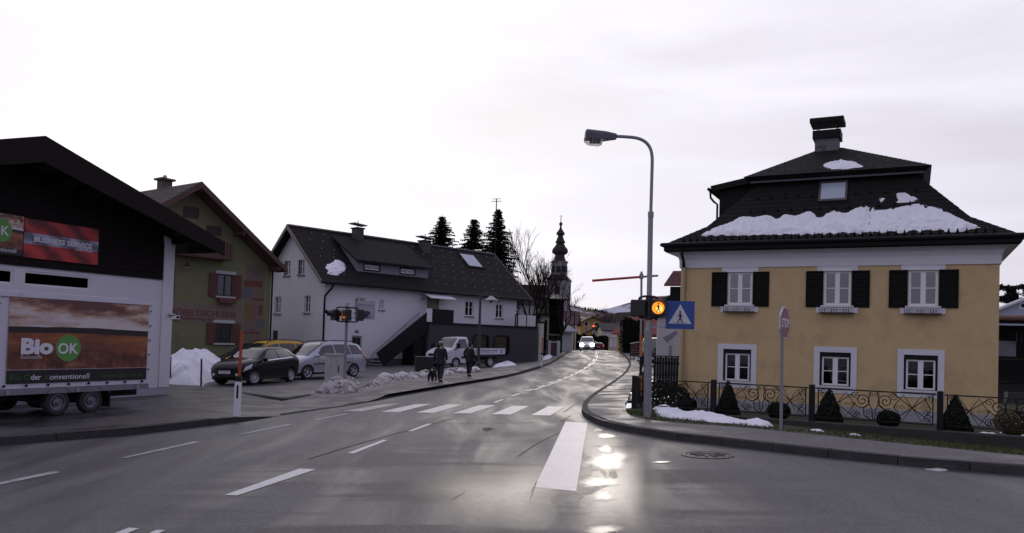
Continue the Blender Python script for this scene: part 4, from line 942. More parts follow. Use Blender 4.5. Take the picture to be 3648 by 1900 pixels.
# ---------------------------------------------------------------- printed artwork (flat print)
def art_mat(name, cream=(.62, .46, .36)):
    m, nt, b, N, L = nodes(name); tc = N('ShaderNodeTexCoord'); sp = N('ShaderNodeSeparateXYZ'); L(tc.outputs['Generated'], sp.inputs[0])
    def noise(scale, st, det=6):
        mp = N('ShaderNodeMapping'); mp.inputs['Scale'].default_value = st; L(tc.outputs['Generated'], mp.inputs[0]); n = N('ShaderNodeTexNoise'); n.inputs['Scale'].default_value = scale; n.inputs['Detail'].default_value = det; n.inputs['Roughness'].default_value = .65; L(mp.outputs[0], n.inputs[0]); return n.outputs[0]
    def ramp(src, els):
        r = N('ShaderNodeValToRGB'); L(src, r.inputs[0]); e = r.color_ramp.elements; e[0].position, e[0].color = els[0][0], els[0][1] + (1,); e[1].position, e[1].color = els[-1][0], els[-1][1] + (1,)
        for p, c in els[1:-1]: x = e.new(p); x.color = c + (1,)
        return r.outputs[0]
    def mix(f, a, c, mode='MIX'):
        x = N('ShaderNodeMix'); x.data_type = 'RGBA'; x.blend_type = mode
        if isinstance(f, float): x.inputs[0].default_value = f
        else: L(f, x.inputs[0])
        L(a, x.inputs[6])
        if isinstance(c, tuple): x.inputs[7].default_value = c + (1,)
        else: L(c, x.inputs[7])
        return x.outputs[2]
    def math_(op, a, c):
        x = N('ShaderNodeMath'); x.operation = op
        for i, q in enumerate((a, c)):
            if isinstance(q, (int, float)): x.inputs[i].default_value = q
            else: L(q, x.inputs[i])
        return x.outputs[0]
    clouds = noise(3.2, (1.0, 1, 2.2)); clz = math_('ADD', math_('MULTIPLY', clouds, 1.0), math_('MULTIPLY', math_('SUBTRACT', sp.outputs['Z'], .8), .9))
    skyc = ramp(clz, [(.38, (.62, .56, .54)), (.50, tuple(c * .8 for c in cream)), (.58, (.34, .18, .12)), (.68, (.12, .05, .04))])
    field = ramp(noise(2.4, (1.0, 1, 3.0)), [(.35, (.10, .028, .013)), (.5, (.25, .075, .022)), (.62, (.38, .13, .035))])
    lowf = ramp(noise(7, (2.5, 1, 1.2), 9), [(.35, (.035, .014, .010)), (.55, (.16, .05, .025)), (.72, (.34, .17, .09))])
    zn = math_('ADD', sp.outputs['Z'], math_('MULTIPLY', math_('SUBTRACT', noise(2.5, (1, 1, .2)), .5), .04))
    fl = N('ShaderNodeMapRange'); fl.inputs[1].default_value = .30; fl.inputs[2].default_value = .50; L(zn, fl.inputs[0])
    fld = mix(fl.outputs[0], lowf, field)
    zb = math_('ADD', zn, math_('MULTIPLY', math_('POWER', math_('SUBTRACT', sp.outputs['X'], .35), 2.0), .05))
    g1 = math_('GREATER_THAN', zb, .585); c = mix(g1, fld, (.012, .008, .008)); g2 = math_('GREATER_THAN', zb, .655); c = mix(g2, c, skyc)
    g3 = math_('LESS_THAN', sp.outputs['Z'], .155); c = mix(g3, c, (.010, .009, .010))
    L(c, b.inputs['Base Color']); b.inputs['Roughness'].default_value = .5; b.inputs['Coat Weight'].default_value = .1; return m
M_art = art_mat('landscape_print')
def flag_mat():
    m, nt, b, N, L = nodes('red_white_red_print'); tc = N('ShaderNodeTexCoord'); sp = N('ShaderNodeSeparateXYZ'); L(tc.outputs['Generated'], sp.inputs[0])
    w = N('ShaderNodeTexWave'); w.inputs['Scale'].default_value = .7; w.inputs['Distortion'].default_value = 5; w.inputs['Detail'].default_value = 3; mp = N('ShaderNodeMapping'); mp.inputs['Rotation'].default_value = (0, R(50), 0); mp.inputs['Scale'].default_value = (1.6, 1, 1); L(tc.outputs['Generated'], mp.inputs[0]); L(mp.outputs[0], w.inputs[0])
    r = N('ShaderNodeValToRGB'); L(sp.outputs['Z'], r.inputs[0]); e = r.color_ramp; e.interpolation = 'CONSTANT'
    e.elements[0].color = (.42, .035, .03, 1); e.elements[1].position = .36; e.elements[1].color = (.34, .36, .45, 1); x = e.elements.new(.64); x.color = (.36, .03, .028, 1)
    mr = N('ShaderNodeMapRange'); mr.inputs[3].default_value = .30; mr.inputs[4].default_value = 1.15; L(w.outputs[1], mr.inputs[0])  # wave bands darken the print for the shade in its folds
    mx = N('ShaderNodeMix'); mx.data_type = 'RGBA'; mx.blend_type = 'MULTIPLY'; mx.inputs[0].default_value = 1; L(r.outputs[0], mx.inputs[6]); L(mr.outputs[0], mx.inputs[7]); L(mx.outputs[2], b.inputs['Base Color']); b.inputs['Roughness'].default_value = .45; return m
M_wtext = pm('white_print', (.70, .70, .74), .5, .05, 4); M_gtext = pm('green_print', (.035, .13, .02), .5, .08, 4); M_gcirc = pm('leaf_green_print', (.10, .30, .055), .5, .10, 3)
xa, zb_ = BN.px(87, 775, -.08); xb, za_ = BN.px(347, 946, -.08); z_t = (BN.px(87, 775, -.08)[1] + BN.px(348, 819, -.08)[1]) / 2; z_b = (BN.px(80, 915, -.08)[1] + BN.px(345, 946, -.08)[1]) / 2
def banner(name, label, x0, x1, z0, z1, mat):
    t = thing(name, label, 'banner', BN.M @ Vector((x0, -.085, z0)), RZB); n = 12; v = []
    for i in range(n + 1):
        for k in range(5): x = (x1 - x0) * i / n; z = (z1 - z0) * k / 4; v.append((x, -.008 * math.sin(i * 1.3) * math.sin(k * .9 + i), z))
    MB().add(v, [(i * 5 + k, (i + 1) * 5 + k, (i + 1) * 5 + k + 1, i * 5 + k + 1) for i in range(n) for k in range(4)]).build('cloth', mat, t, smooth=True); return t
bb1 = banner('business_banner', 'red and white flag banner with the words BUSINESS SERVICE on the barn', xa + .01, xb, z_b, z_t, flag_mat())
w = xb - xa; h = z_t - z_b
text('lettering', 'BUSINESS SERVICE', .2, M_wtext, bb1, Matrix.Translation((w * .12, -.022, h * .43)) @ FACE @ Matrix.Scale(.92, 4, (0, 1, 0)), bold=.006, width=w * .78)
text('lettering', 'AUSTRIA', .055, M_wtext, bb1, Matrix.Translation((w * .66, -.022, h * .33)) @ FACE, width=w * .24)
lx0 = xa - w * 1.25
bb2 = banner('landscape_banner', 'landscape banner with green circle at the left edge of the barn gable', lx0, xa - .01, z_b + .02, z_t + .03, M_art)
wl = xa - lx0; cxl, czl = BN.px(1, 845 - 110, -.09)
cxx, czz = BN.px(-2, 820, -.09); cxx -= lx0; czz -= z_b + .02
def disc(name, r, mat, parent, c, n=32, y=0.0, t=.004): return MB().lathe([(r, 0), (r, t)], n, Matrix.Translation(c) @ Matrix.Rotation(R(90), 4, 'X')).build(name, mat, parent)
rr = .30; disc('green_disc', rr, M_gcirc, bb2, (cxx, -.018, czz))
text('lettering', 'OK', .33, M_wtext, bb2, Matrix.Translation((cxx - .22, -.026, czz - .11)) @ FACE, bold=.004, width=.44)
text('lettering', 'Bio', .40, M_wtext, bb2, Matrix.Translation((cxx - .95, -.022, czz - .13)) @ FACE, bold=.008, width=.55)
text('lettering', 'Konventionell', .15, M_wtext, bb2, Matrix.Translation((wl - 1.03, -.022, .06)) @ FACE, width=.85)

# ================================================================== the covered trailer
pw = G(197, 1480.5, .13); RZT = R(64.5)
TR = Frame((pw.x, pw.y, gz(pw.x, pw.y) + .125), RZT)
tr = thing('trailer', 'white covered twin axle trailer with printed tarpaulin parked before the barn', 'trailer', TR.loc, RZT)
M_tarp = pm('white_tarpaulin', (.60, .59, .65), .55, .12, 2.5, .5, 6, dirt=((.45, .42, .42), 1.6, .6))
M_alu = pm('dull_aluminium', (.22, .23, .26), .45, .2, 4, .1, 30, metal=.5)
YS = -.06; x1 = TR.px(541, 1090, YS)[0]; x0 = TR.px(-14, 1040, YS)[0]
zT = (TR.px(541, 1081, YS)[1] + TR.px(30, 1030, YS)[1]) / 2; zB = (TR.px(529, 1366, YS)[1] + TR.px(10, 1388, YS)[1]) / 2
DW = 1.95
def tarp():
    mb = MB(); nx, nz = 22, 12; v = []
    for i in range(nx + 1):
        for k in range(nz + 1):
            u, t = i / nx, k / nz; x = lerp(x0, x1, u); z = lerp(zB, zT, t)
            o = .010 * math.sin(u * 17 + t * 3) * math.sin(t * 3.14) + .006 * math.sin(u * 41)
            v.append((x, YS + o, z))
    mb.add(v, [(i * (nz + 1) + k, (i + 1) * (nz + 1) + k, (i + 1) * (nz + 1) + k + 1, i * (nz + 1) + k + 1) for i in range(nx) for k in range(nz)])
    # roof sheet a little crowned, ends
    r = []; ny = 6
    for i in range(nx + 1):
        for k in range(ny + 1): r.append((lerp(x0, x1, i / nx), lerp(YS, YS + DW, k / ny), zT + .06 * math.sin(math.pi * k / ny)))
    mb.add(r, [(i * (ny + 1) + k, (i + 1) * (ny + 1) + k, (i + 1) * (ny + 1) + k + 1, i * (ny + 1) + k + 1) for i in range(nx) for k in range(ny)])
    for x in (x0, x1): mb.add([(x, YS, zB), (x, YS + DW, zB), (x, YS + DW, zT), (x, YS, zT)], [(0, 1, 2, 3)])
    mb.add([(x0, YS + DW, zB), (x1, YS + DW, zB), (x1, YS + DW, zT), (x0, YS + DW, zT)], [(0, 1, 2, 3)])
    return mb.build('tarpaulin', M_tarp, tr, smooth=True)
tp = tarp()
MB().box(x0 - .02, x1 + .02, YS - .035, YS - .012, zT - .10, zT + .015).build('valance', M_tarp, tr)
pa, pb = TR.px(29, 1200, YS - .02)[0], TR.px(527, 1200, YS - .02)[0]; pz1 = (TR.px(30, 1048, YS)[1] + TR.px(530, 1084, YS)[1]) / 2; pz0 = (TR.px(17, 1367, YS)[1] + TR.px(523, 1354, YS)[1]) / 2
n = 14; v = []
for i in range(n + 1): x = lerp(pa, pb, i / n); v += [(x, YS - .020, pz0), (x, YS - .020, pz1)]
pr = MB().add(v, [(2 * i, 2 * i + 2, 2 * i + 3, 2 * i + 1) for i in range(n)]).build('print', M_art, tr)
def tx(body, px0, py0, px1, hpx, mat, bold=0.0, shear=0.0, yo=-.024):
    xa_, za_ = TR.px(px0, py0, YS + yo); xb_, zb2 = TR.px(px1, py0, YS + yo); zh = TR.px(px0, py0 - hpx, YS + yo)[1] - za_
    return text('lettering', body, zh / .70, mat, pr, Matrix.Translation((xa_, YS + yo, za_)) @ FACE, bold=bold, width=xb_ - xa_, shear=shear)
tx('Bio', 74, 1259, 189, 52, M_wtext, .022); cxx, czz = TR.px(243.5, 1240.5, YS - .022); rr = abs(TR.px(243.5, 1193, YS - .022)[1] - czz)
disc('green_disc', rr, M_gcirc, pr, (cxx, YS - .0225, czz)); tx('OK', 206, 1260, 278, 37, M_wtext, .006, yo=-.030)
tx('Rohstoffe', 74, 1279, 150, 13, pm('pale_print', (.42, .38, .38), .5, .05, 4), .002)
tx('Bio', 33, 1355, 73, 20, M_gtext); tx('O', 84, 1355, 109, 20, M_gtext); tx('der', 110, 1354, 146, 20, M_wtext, .001); tx('K', 160, 1354, 177, 20, M_gtext); tx('onventionell', 177, 1353, 317, 20, M_wtext); tx('www.bio-ok.at', 361, 1346, 507, 16, M_gtext)
MB().box(pa, pb, YS - .0245, YS - .0205, lerp(pz0, pz1, .155), lerp(pz0, pz1, .155) + .006).build('rule', M_wtext, pr)
for px in (10, 90, 168, 241, 312, 378, 441, 502):       # lashing eyelets and hooks along the lower hem
    x = TR.px(px, 1365, YS)[0]; disc('eyelet', .028, M_black, tr, (x, YS - .03, zB + .06), 12, t=.02)
for k in range(5):
    z = lerp(zB + .35, zT - .25, k / 4)
    MB().box(x1 - .06, x1 - .01, YS - .03, YS - .015, z - .012, z + .012).build('strap', M_black, tr); MB().box(x0 + .01, x0 + .09, YS - .03, YS - .015, z - .012, z + .012).build('strap', M_black, tr)
zs = TR.px(300, 1392, YS)[1]
MB().box(x0, x1, YS - .01, YS + DW, zB - .13, zB - .004).build('side_board', M_alu, tr)
for px in (24, 274, 487): x = TR.px(px, 1385, YS)[0]; MB().box(x - .035, x + .035, YS - .04, YS - .011, zB - .12, zB - .03).build('latch', M_galv, tr)
MB().box(x0 - .3, x1 - .9, .35, .45, zB - .26, zB - .132).build('chassis', M_black, tr); MB().box(x0 - .3, x1 - .9, DW - .6, DW - .5, zB - .26, zB - .132).build('chassis', M_black, tr)
MB().box(x1 - 1.0, x1, YS + .4, YS + DW - .4, zB - .30, zB - .132).build('rear_beam', M_black, tr)
M_tyre = pm('rubber', (.018, .018, .018), .8, .2, 10); M_steel = pm('wheel_steel', (.17, .175, .20), .4, .15, 6, metal=.5)
WR = .285
def trailer_wheel(x, y, face):
    Mw = Matrix.Translation((x, y, WR)) @ Matrix.Rotation(R(90) * face, 4, 'X')
    t_ = MB().lathe([(.17, -.08), (WR - .03, -.09), (WR, -.06), (WR, .06), (WR - .03, .09), (.18, .08), (.165, .02)], 28, Mw, cap=False).build('wheel', M_tyre, tr, smooth=True)
    MB().lathe([(.185, .07), (.18, .085), (.165, .085), (.15, .03), (.10, .02), (.085, .055), (.04, .06), (.035, .10), (0, .105)], 28, Mw, cap=False).build('rim', M_steel, t_, smooth=True)
xw2 = TR.px(319, 1440)[0]
for x in (0.0, xw2):
    trailer_wheel(x, .02, 1); trailer_wheel(x, DW - .15, -1)
    pts = [Vector((x + (WR + .06) * math.cos(a), 0, WR + (WR + .06) * math.sin(a))) for a in [R(10 + i * 16) for i in range(11)]]; v = []
    for p in pts: v += [(p.x, -.08, p.z), (p.x, .22, p.z)]
    MB().add(v, [(2 * i, 2 * i + 1, 2 * i + 3, 2 * i + 2) for i in range(10)]).build('mudguard', M_darkpl, tr)
MB().box(-.05, .05 + xw2, .16, DW - .3, WR - .04, WR + .04).build('axle_frame', M_black, tr)
MB().box(xw2 + .46, xw2 + .49, -.05, .22, WR - .17, zB - .132).build('mudflap', M_darkpl, tr)
MB().box(xw2 + .43, xw2 + .455, -.07, -.02, WR + .17, WR + .22).build('marker_lamp', pm('red_lens', (.35, .02, .015), .3, .1, 5), tr)
MB().box(x0 - 1.4, x0 - .02, DW / 2 - .06, DW / 2 + .06, zB - .26, zB - .14).build('drawbar', M_galv, tr)
MB().tube([(x0 - .9, DW / 2, .0), (x0 - .9, DW / 2, zB)], .03, 8).build('jockey_leg', M_galv, tr)

# ================================================================== the olive house with murals
p0 = AT(952, 1330, 50.0); RZG = R(54.0)
GH = Frame((p0.x, p0.y, gz(p0.x, p0.y) - .05), RZG)
gh = thing('olive_house', 'olive green gabled house with red brown shutters and painted mural', 'house', GH.loc, RZG)
M_olive = pm('olive_render', (.165, .170, .088), .92, .18, 1.2, .6, 60, dirt=((.12, .115, .075), .9, .55))
M_rb = pm('red_brown_wood', (.10, .034, .024), .7, .25, 5, .3, 40, stretch=(1, 1, 4)); M_roofb = pm('brown_tile_roof', (.05, .036, .032), .75, .35, 6, .5, 30); M_soff = pm('brown_soffit', (.085, .042, .033), .75, .3, 5, .3, 30)
OVG = 1.1; xp, zp = GH.px(718, 648, -OVG); xr, zr = GH.px(1024, 958, -OVG); sl = (zp - zr) / (xr - xp); XL = 2 * xp
def under(x): return zp - .30 - sl * abs(x - xp)
uw = [*GH.px(773, 1054), *GH.px(831, 981)]; lw = [*GH.px(765, 1222), *GH.px(827, 1154)]
holes = [(uw[0], uw[2], uw[1], uw[3]), (lw[0], lw[2], lw[1], lw[3])]; dxw = GH.px(632, 1000)[0]
w0 = uw[2] - uw[0]; holes.append((dxw - .75 - w0, dxw - .75, uw[1], uw[3]))
zew = under(0)
mb = wall_holes(MB(), XL, 0, -.4, zew, holes, 0, .15)
mb.add([(XL, 0, zew), (0, 0, zew), (xp, 0, zp - .3)], [(0, 1, 2)]); mb.add([(0, 0, -.4), (0, 11, -.4), (0, 11, zew), (0, 0, zew)], [(3, 2, 1, 0)]); mb.add([(XL, 0, -.4), (XL, 11, -.4), (XL, 11, zew), (XL, 0, zew)], [(0, 1, 2, 3)])
mb.build('wall', M_olive, gh)
M_dkframe = pm('dark_wood_frame', (.035, .022, .018), .6, .25, 6)
for i, h in enumerate(holes):
    window(gh, *h, .05, fm=M_dkframe, fw=.07, mull=.08, nz=(), reflection_curtain=(i == 0), gm=M_glass_d)
    MB().box(h[0] - .16, h[1] + .16, -.06, -.002, h[3] + .01, h[3] + .20).build('lintel', pm('pale_lintel', (.42, .42, .44), .85, .1, 4), gh)
    MB().box(h[0] - .14, h[1] + .14, -.14, .0, h[2] - .10, h[2] - .005).build('sill', MATS['pale_lintel'], gh)
    for a, b in ((h[0] - .60, h[0] - .03), (h[1] + .03, h[1] + .55)):
        s = MB().box(a, b, -.075, -.055, h[2] - .08, h[3] + .02).build('shutter', M_rb, gh); nb = 15; base = None
        for k in range(nb):
            z = lerp(h[2] - .02, h[3] - .04, k / (nb - 1))
            if base is None: base = MB().prism([Vector((a + .05, -.077, z - .03)), Vector((a + .05, -.095, z - .022)), Vector((a + .05, -.082, z + .03))], (0, 0, 0), (b - a - .1, 0, 0)).build('slat', M_rb, s); bz = z
            else: c = base.copy(); COL.objects.link(c); c.location.z = z - bz
h = holes[0]; MB().box(h[0] - .05, h[1] + .05, -.38, -.145, h[2] - .42, h[2] - .12).build('flower_box', M_rb, gh)
for s, xe_ in ((1, xr), (-1, 2 * xp - xr)):
    q = [Vector((xp, -OVG, zp)), Vector((xe_, -OVG, zr)), Vector((xe_, 12, zr)), Vector((xp, 12, zp))]
    rf = MB().prism(q, (0, 0, 0), (0, 0, -.16)).build('roof_slope', M_roofb, gh)
    tag(courses(MB(), q[1], q[2], q[3], q[0], .34, .36, .03, seed=s + 5).build('roof_tiles', M_roofb, rf), kind='stuff')
    MB().prism([Vector((xp, -OVG - .05, zp + .02)), Vector((xe_, -OVG - .05, zr + .02)), Vector((xe_, -OVG - .05, zr - .30)), Vector((xp, -OVG - .05, zp - .36))], (0, 0, 0), (0, .048, 0)).build('bargeboard', M_soff, gh)
    MB().prism([Vector((xp, -OVG, zp - .165)), Vector((xe_, -OVG, zr - .165)), Vector((xe_, 0, zr - .165)), Vector((xp, 0, zp - .165))], (0, 0, 0), (0, 0, -.05)).build('soffit', M_soff, gh)
    for k in (.02, .5, .93):
        x = lerp(xp, xe_, k); z = lerp(zp, zr, k); MB().box(x - .09 - .1 * s, x + .09 - .1 * s, -OVG + .05, .02, z - .46, z - .22).build('purlin', M_soff, gh)
for a, b, c, d in ((653, 708, 742, 773), (735, 788, 810, 833)):
    xa, za = GH.px(a, d); xb, zb_ = GH.px(b, c); MB().box(xa, xb, -.05, -.002, za, zb_).build('attic_shutter', M_dkframe, gh)
# wooden balcony
xb_, zb0 = GH.px(831, 930, -1.0); zb1 = GH.px(831, 868, -1.0)[1]
ba = MB().box(XL + .6, xb_, -1.0, -.01, zb0, zb0 + .14).build('balcony', M_soff, gh)
nb = 34
for i in range(nb):
    x = lerp(XL + .65, xb_ - .12, i / (nb - 1)); o = MB().box(x - .085, x + .085, -1.03, -1.0, zb0 + .05, zb1 - .06).build('balcony_board', M_soff, ba) if i == 0 else c.copy()
    if i == 0: c = o; bx0 = x
    else: COL.objects.link(o); o.location.x = x - bx0
MB().box(XL + .55, xb_ + .02, -1.06, -.96, zb1 - .058, zb1 + .02).build('handrail', M_soff, ba)
MB().box(xb_ - .06, xb_, -.95, -.02, zb0 + .142, zb1 - .06).build('balcony_side', M_soff, ba)
# chimney
cx, cz = GH.px(587, 650, 3.5); zc1 = GH.px(587, 645, 3.5)[1]
c_ = MB().box(cx - .32, cx + .32, 3.2, 3.8, zr, zc1).build('chimney', pm('brown_brick_chimney', (.12, .085, .07), .9, .35, 9, .5, 30), gh)
MB().box(cx - .46, cx + .46, 3.06, 3.94, zc1 + .001, zc1 + .12).build('chimney_cap', M_soff, c_); MB().lathe([(.13, zc1 + .12), (.12, zc1 + .3), (.05, zc1 + .36)], 10, Matrix.Translation((cx, 3.5, 0))).build('flue', M_galv, c_)
MB().box(cx - .40, cx + .40, 3.12, 3.88, GH.px(587, 700, 3.5)[1] - .4, GH.px(587, 690, 3.5)[1]).build('chimney_flashing', pm('zinc_flashing', (.25, .27, .3), .5, .15, 4, metal=.4), c_)
# painted mural and lettering
def pbox(px0, py0, px1, py1, mat, name='mural_field', o=.004, parent=None):
    xa, za = GH.px(px0, py1); xb, zb = GH.px(px1, py0); return MB().box(xa, xb, -o, -o + .003, za, zb).build(name, mat, parent or gh)
M_mu = pm('mural_pink', (.165, .12, .09), .9, .2, 3, .4, 60); M_mu2 = pm('mural_red', (.14, .05, .04), .9, .2, 3); M_mu3 = pm('mural_ochre', (.19, .115, .05), .9, .2, 3); M_mu4 = pm('mural_grey', (.11, .115, .12), .9, .2, 3); M_mu5 = pm('mural_band', (.175, .14, .115), .9, .15, 3)
mu = pbox(866, 946, 944, 1262, M_mu, 'mural', .006)
for a in ((869, 1005, 935, 1020, M_mu2), (870, 1082, 890, 1140, M_mu3), (892, 1085, 909, 1142, M_mu3), (919, 1088, 936, 1124, M_mu2), (909, 1140, 942, 1163, M_mu4), (866, 1184, 924, 1188, M_mu2), (900, 1065, 940, 1070, M_mu2)): pbox(*a, o=.011, parent=mu)
x, z = GH.px(877, 1042); disc('mural_disc', .42, M_mu4, mu, (x, -.0075, z), 24, t=.003)
def stroke(pts, w, mat=M_mu4, y=-.0125, parent=None):
    mb = MB(); P = [GH.px(*p) for p in pts]
    for (a, b), (c, d) in zip(P, P[1:]): mb.bar((a, y, b), (c, y, d), .003, w, up=Vector((0, -1, 0)).cross(Vector((c - a, 0, d - b)).normalized()))
    return mb.build('mural_stroke', mat, parent or mu)
for st in ([(892, 1003), (906, 958), (925, 1003)], [(886, 958), (912, 985), (922, 955)], [(898, 988), (918, 988)], [(900, 1046), (905, 1036), (910, 1048), (917, 1036), (922, 1048), (929, 1036)], [(888, 1165), (888, 1180), (900, 1180), (900, 1163)], [(890, 1172), (902, 1172)]): stroke(st, .08)
sgn = pbox(600, 1091, 864, 1142, M_mu5, 'lettering_band', .006)
M_rtext = pm('red_lettering', (.14, .05, .045), .9, .1, 3)
def gtext(body, px0, py, px1, hpx, **k):
    xa, za = GH.px(px0, py); xb = GH.px(px1, py)[0]; zh = GH.px(px0, py - hpx)[1] - za
    return text('lettering', body, zh / .7, M_rtext, sgn, Matrix.Translation((xa, -.010, za)) @ FACE, width=xb - xa, **k)
gtext('MÖBELTISCHLEREI', 601, 1121, 838, 21, bold=.012); gtext('Neumayer', 634, 1138, 768, 12, shear=.35, bold=.008)
xa, za = GH.px(612, 1137, -.1); xb, zb_ = GH.px(640, 1124, -.1); MB().box(xa, xb, -.14, -.02, za, zb_).build('meter_box', M_bwhite, gh)
MB().box(lerp(xa, xb, .52), xb - .04, -.15, -.141, za + .05, zb_ - .05).build('meter_door', M_black, gh)
xa, za = GH.px(667, 952, -.5); lt = MB().lathe([(.16, 0), (.18, .05), (.02, .32)], 4, Matrix.Translation((xa, -.5, za))).build('wall_lantern', M_dkframe, gh); MB().lathe([(.0, -.02), (.13, -.02), (.14, 0)], 4, Matrix.Translation((xa, -.5, za))).build('lantern_glass', M_bwhite, lt)
MB().tube([(.06, -.06, zew - .1), (.06, -.08, -.2)], .06, 8).build('downpipe', M_black, gh)
sg = BN.M @ Vector((.25, .35, 0)); xs_, zs1 = BN.px(613, 1028, .3); zs0 = BN.px(613, 1103, .3)[1]
ps = thing('projecting_sign', 'narrow dark projecting sign at the corner of the barn', 'sign', BN.M @ Vector((0, .3, 0)), RZB)
MB().box(.0, .18, .0, .5, zs0, zs1).build('panel', M_black, ps); MB().box(.03, .15, -.01, -.001, zs0 + .04, zs1 - .04).build('face', pm('blue_grey_sign', (.12, .16, .22), .4, .2, 4), ps)

# ================================================================== the long white house
p0 = AT(1146, 1318, 52.4); RZW = R(46.0)
WH = Frame((p0.x, p0.y, gz(p0.x, p0.y) - .02), RZW)
wh = thing('white_house', 'long white house with dark slate roof, dormer and outside stair', 'house', WH.loc, RZW)
M_wwh = pm('lavender_white_render', (.68, .67, .705), .92, .08, 1.5, .4, 60, dirt=((.54, .53, .58), .8, .58))
M_wslate = pm('grey_brown_slate', (.021, .019, .0185), .75, .45, 6, .5, 30, spec=.12)
M_clad = pm('grey_slate_cladding', (.20, .20, .23), .7, .25, 7, .4, 30)
OE = .55; zE = (WH.px(1190, 1006, -OE)[1] + WH.px(1800, 1056, -OE)[1]) / 2
yp, zP = WH.pxx(1026, 803, -.55); XE = WH.px(1893, 1066, -OE)[0]; XW = WH.px(1840, 1100)[0]; D2 = 2 * yp
slope = (zP - zE) / (yp + OE); zwall = zE + slope * OE - .22
hl = []
def hole(a, b, c, d): xa, za = WH.px(a, d); xb, zb = WH.px(b, c); return (xa, xb, za, zb)
H1, H2, H3, H4 = hole(1264, 1302, 1062, 1112), hole(1351, 1369, 1068, 1104), hole(1657, 1688, 1074, 1126), hole(1766, 1793, 1084, 1133)
DT, DG = hole(1520, 1566, 1058, 1112), hole(1249, 1291, 1197, 1312)
DT = (DT[0], DT[1], WH.px(1530, 1148)[1] + .02, DT[3]); DG = (DG[0], DG[1], .02, DG[3])
mb = wall_holes(MB(), 0, XW, -.3, zwall, [H1, H2, H3, H4, DT, DG], 0, .2)
gb = []
for a, b, c, d in ((980, 1000, 1058, 1117), (1085, 1104, 1054, 1114), (1064, 1084, 927, 978), (1014, 1034, 931, 982)):
    ya, za = WH.pxx(b, d); yb, zb = WH.pxx(a, c); gb.append((ya, yb, za, zb))
def gable(mb, x, holes):
    Mg = Matrix(((0, -1, 0, x), (-1, 0, 0, 0), (0, 0, 1, 0), (0, 0, 0, 1)))   # local (u, depth, z) -> gable plane, u = -y
    t = wall_holes(MB(), -D2, 0, -.3, zwall, [(-h[1], -h[0], h[2], h[3]) for h in holes if h[3] < zwall], 0, .18)
    mb.add([Vector((x + p[1], -p[0], p[2])) for p in t.v], t.f)
    up = [h for h in holes if h[3] >= zwall]; zs = max([h[3] for h in up], default=zwall); ze_ = min([h[2] for h in up], default=zwall)
    # triangle part cut in strips so upper openings stay open
    yat = lambda z: ((z - zwall) / slope, D2 - (z - zwall) / slope)
    if up:
        hs = sorted(up); zlo = max(min(h[2] for h in hs), zwall + .01); zhi = zs
        a0, a1 = yat(zwall); b0, b1 = yat(zlo); c0, c1 = yat(zhi)
        mb.add([(x, a0, zwall), (x, a1, zwall), (x, b1, zlo), (x, b0, zlo)], [(0, 1, 2, 3)])
        ed = [None] + hs + [None]
        for l, r in zip(ed, ed[1:]):
            y0l, y0u = (b0, c0) if l is None else (l[1], l[1]); y1l, y1u = (b1, c1) if r is None else (r[0], r[0])
            mb.add([(x, y0l, zlo), (x, y1l, zlo), (x, y1u, zhi), (x, y0u, zhi)], [(0, 1, 2, 3)])
        mb.add([(x, c0, zhi), (x, c1, zhi), (x, yp, zP - .2)], [(0, 1, 2)])
    else: mb.add([(x, 0, zwall), (x, D2, zwall), (x, yp, zP - .2)], [(0, 1, 2)])
hs_u = [h for h in gb if h[3] >= zwall]
if hs_u:
    z0m = max(max(h[2] for h in hs_u), zwall + .02); z1m = min(h[3] for h in hs_u)
    gb = [h if h[3] < zwall else (h[0], h[1], z0m, z1m) for h in gb]
gable(mb, 0, gb); gable(mb, XW, [])
mb.add([(0, D2, -.3), (XW, D2, -.3), (XW, D2, zwall), (0, D2, zwall)], [(3, 2, 1, 0)])
mb.build('wall', M_wwh, wh)
MB().box(-.02, XW + .02, -.04, .0, -.5, .62).build('plinth', pm('grey_wall_plinth', (.11, .11, .125), .9, .2, 3, .4, 40), wh)
for h, nx, nz, cur in ((H1, 2, (), True), (H2, 2, (), False), (H3, 2, (.6,), False), (H4, 2, (.6,), False)):
    window(wh, *h, .10, fw=.08, mull=.10, nx=nx, nz=nz, gm=M_glass_d, reflection_curtain=cur); MB().box(h[0] - .08, h[1] + .08, -.10, .09, h[2] - .07, h[2] - .004).build('sill', M_clad, wh)
for h in gb:
    Mg = Matrix(((0, 1, 0, 0), (-1, 0, 0, 0), (0, 0, 1, 0), (0, 0, 0, 1)))
    o = window(wh, -h[1], -h[0], h[2], h[3], .10, fw=.07, mull=.07, nz=(.6,), gm=M_glass_d, M=Mg)
    MB().box(-h[1] - .08, -h[0] + .08, -.10, .09, h[2] - .07, h[2] - .004, Mg).build('sill', M_clad, wh)
ya, za = WH.pxx(988, 1213); MB().box(-.03, .0, ya, ya + .6, za, za + .7).build('cellar_window', M_void, wh)
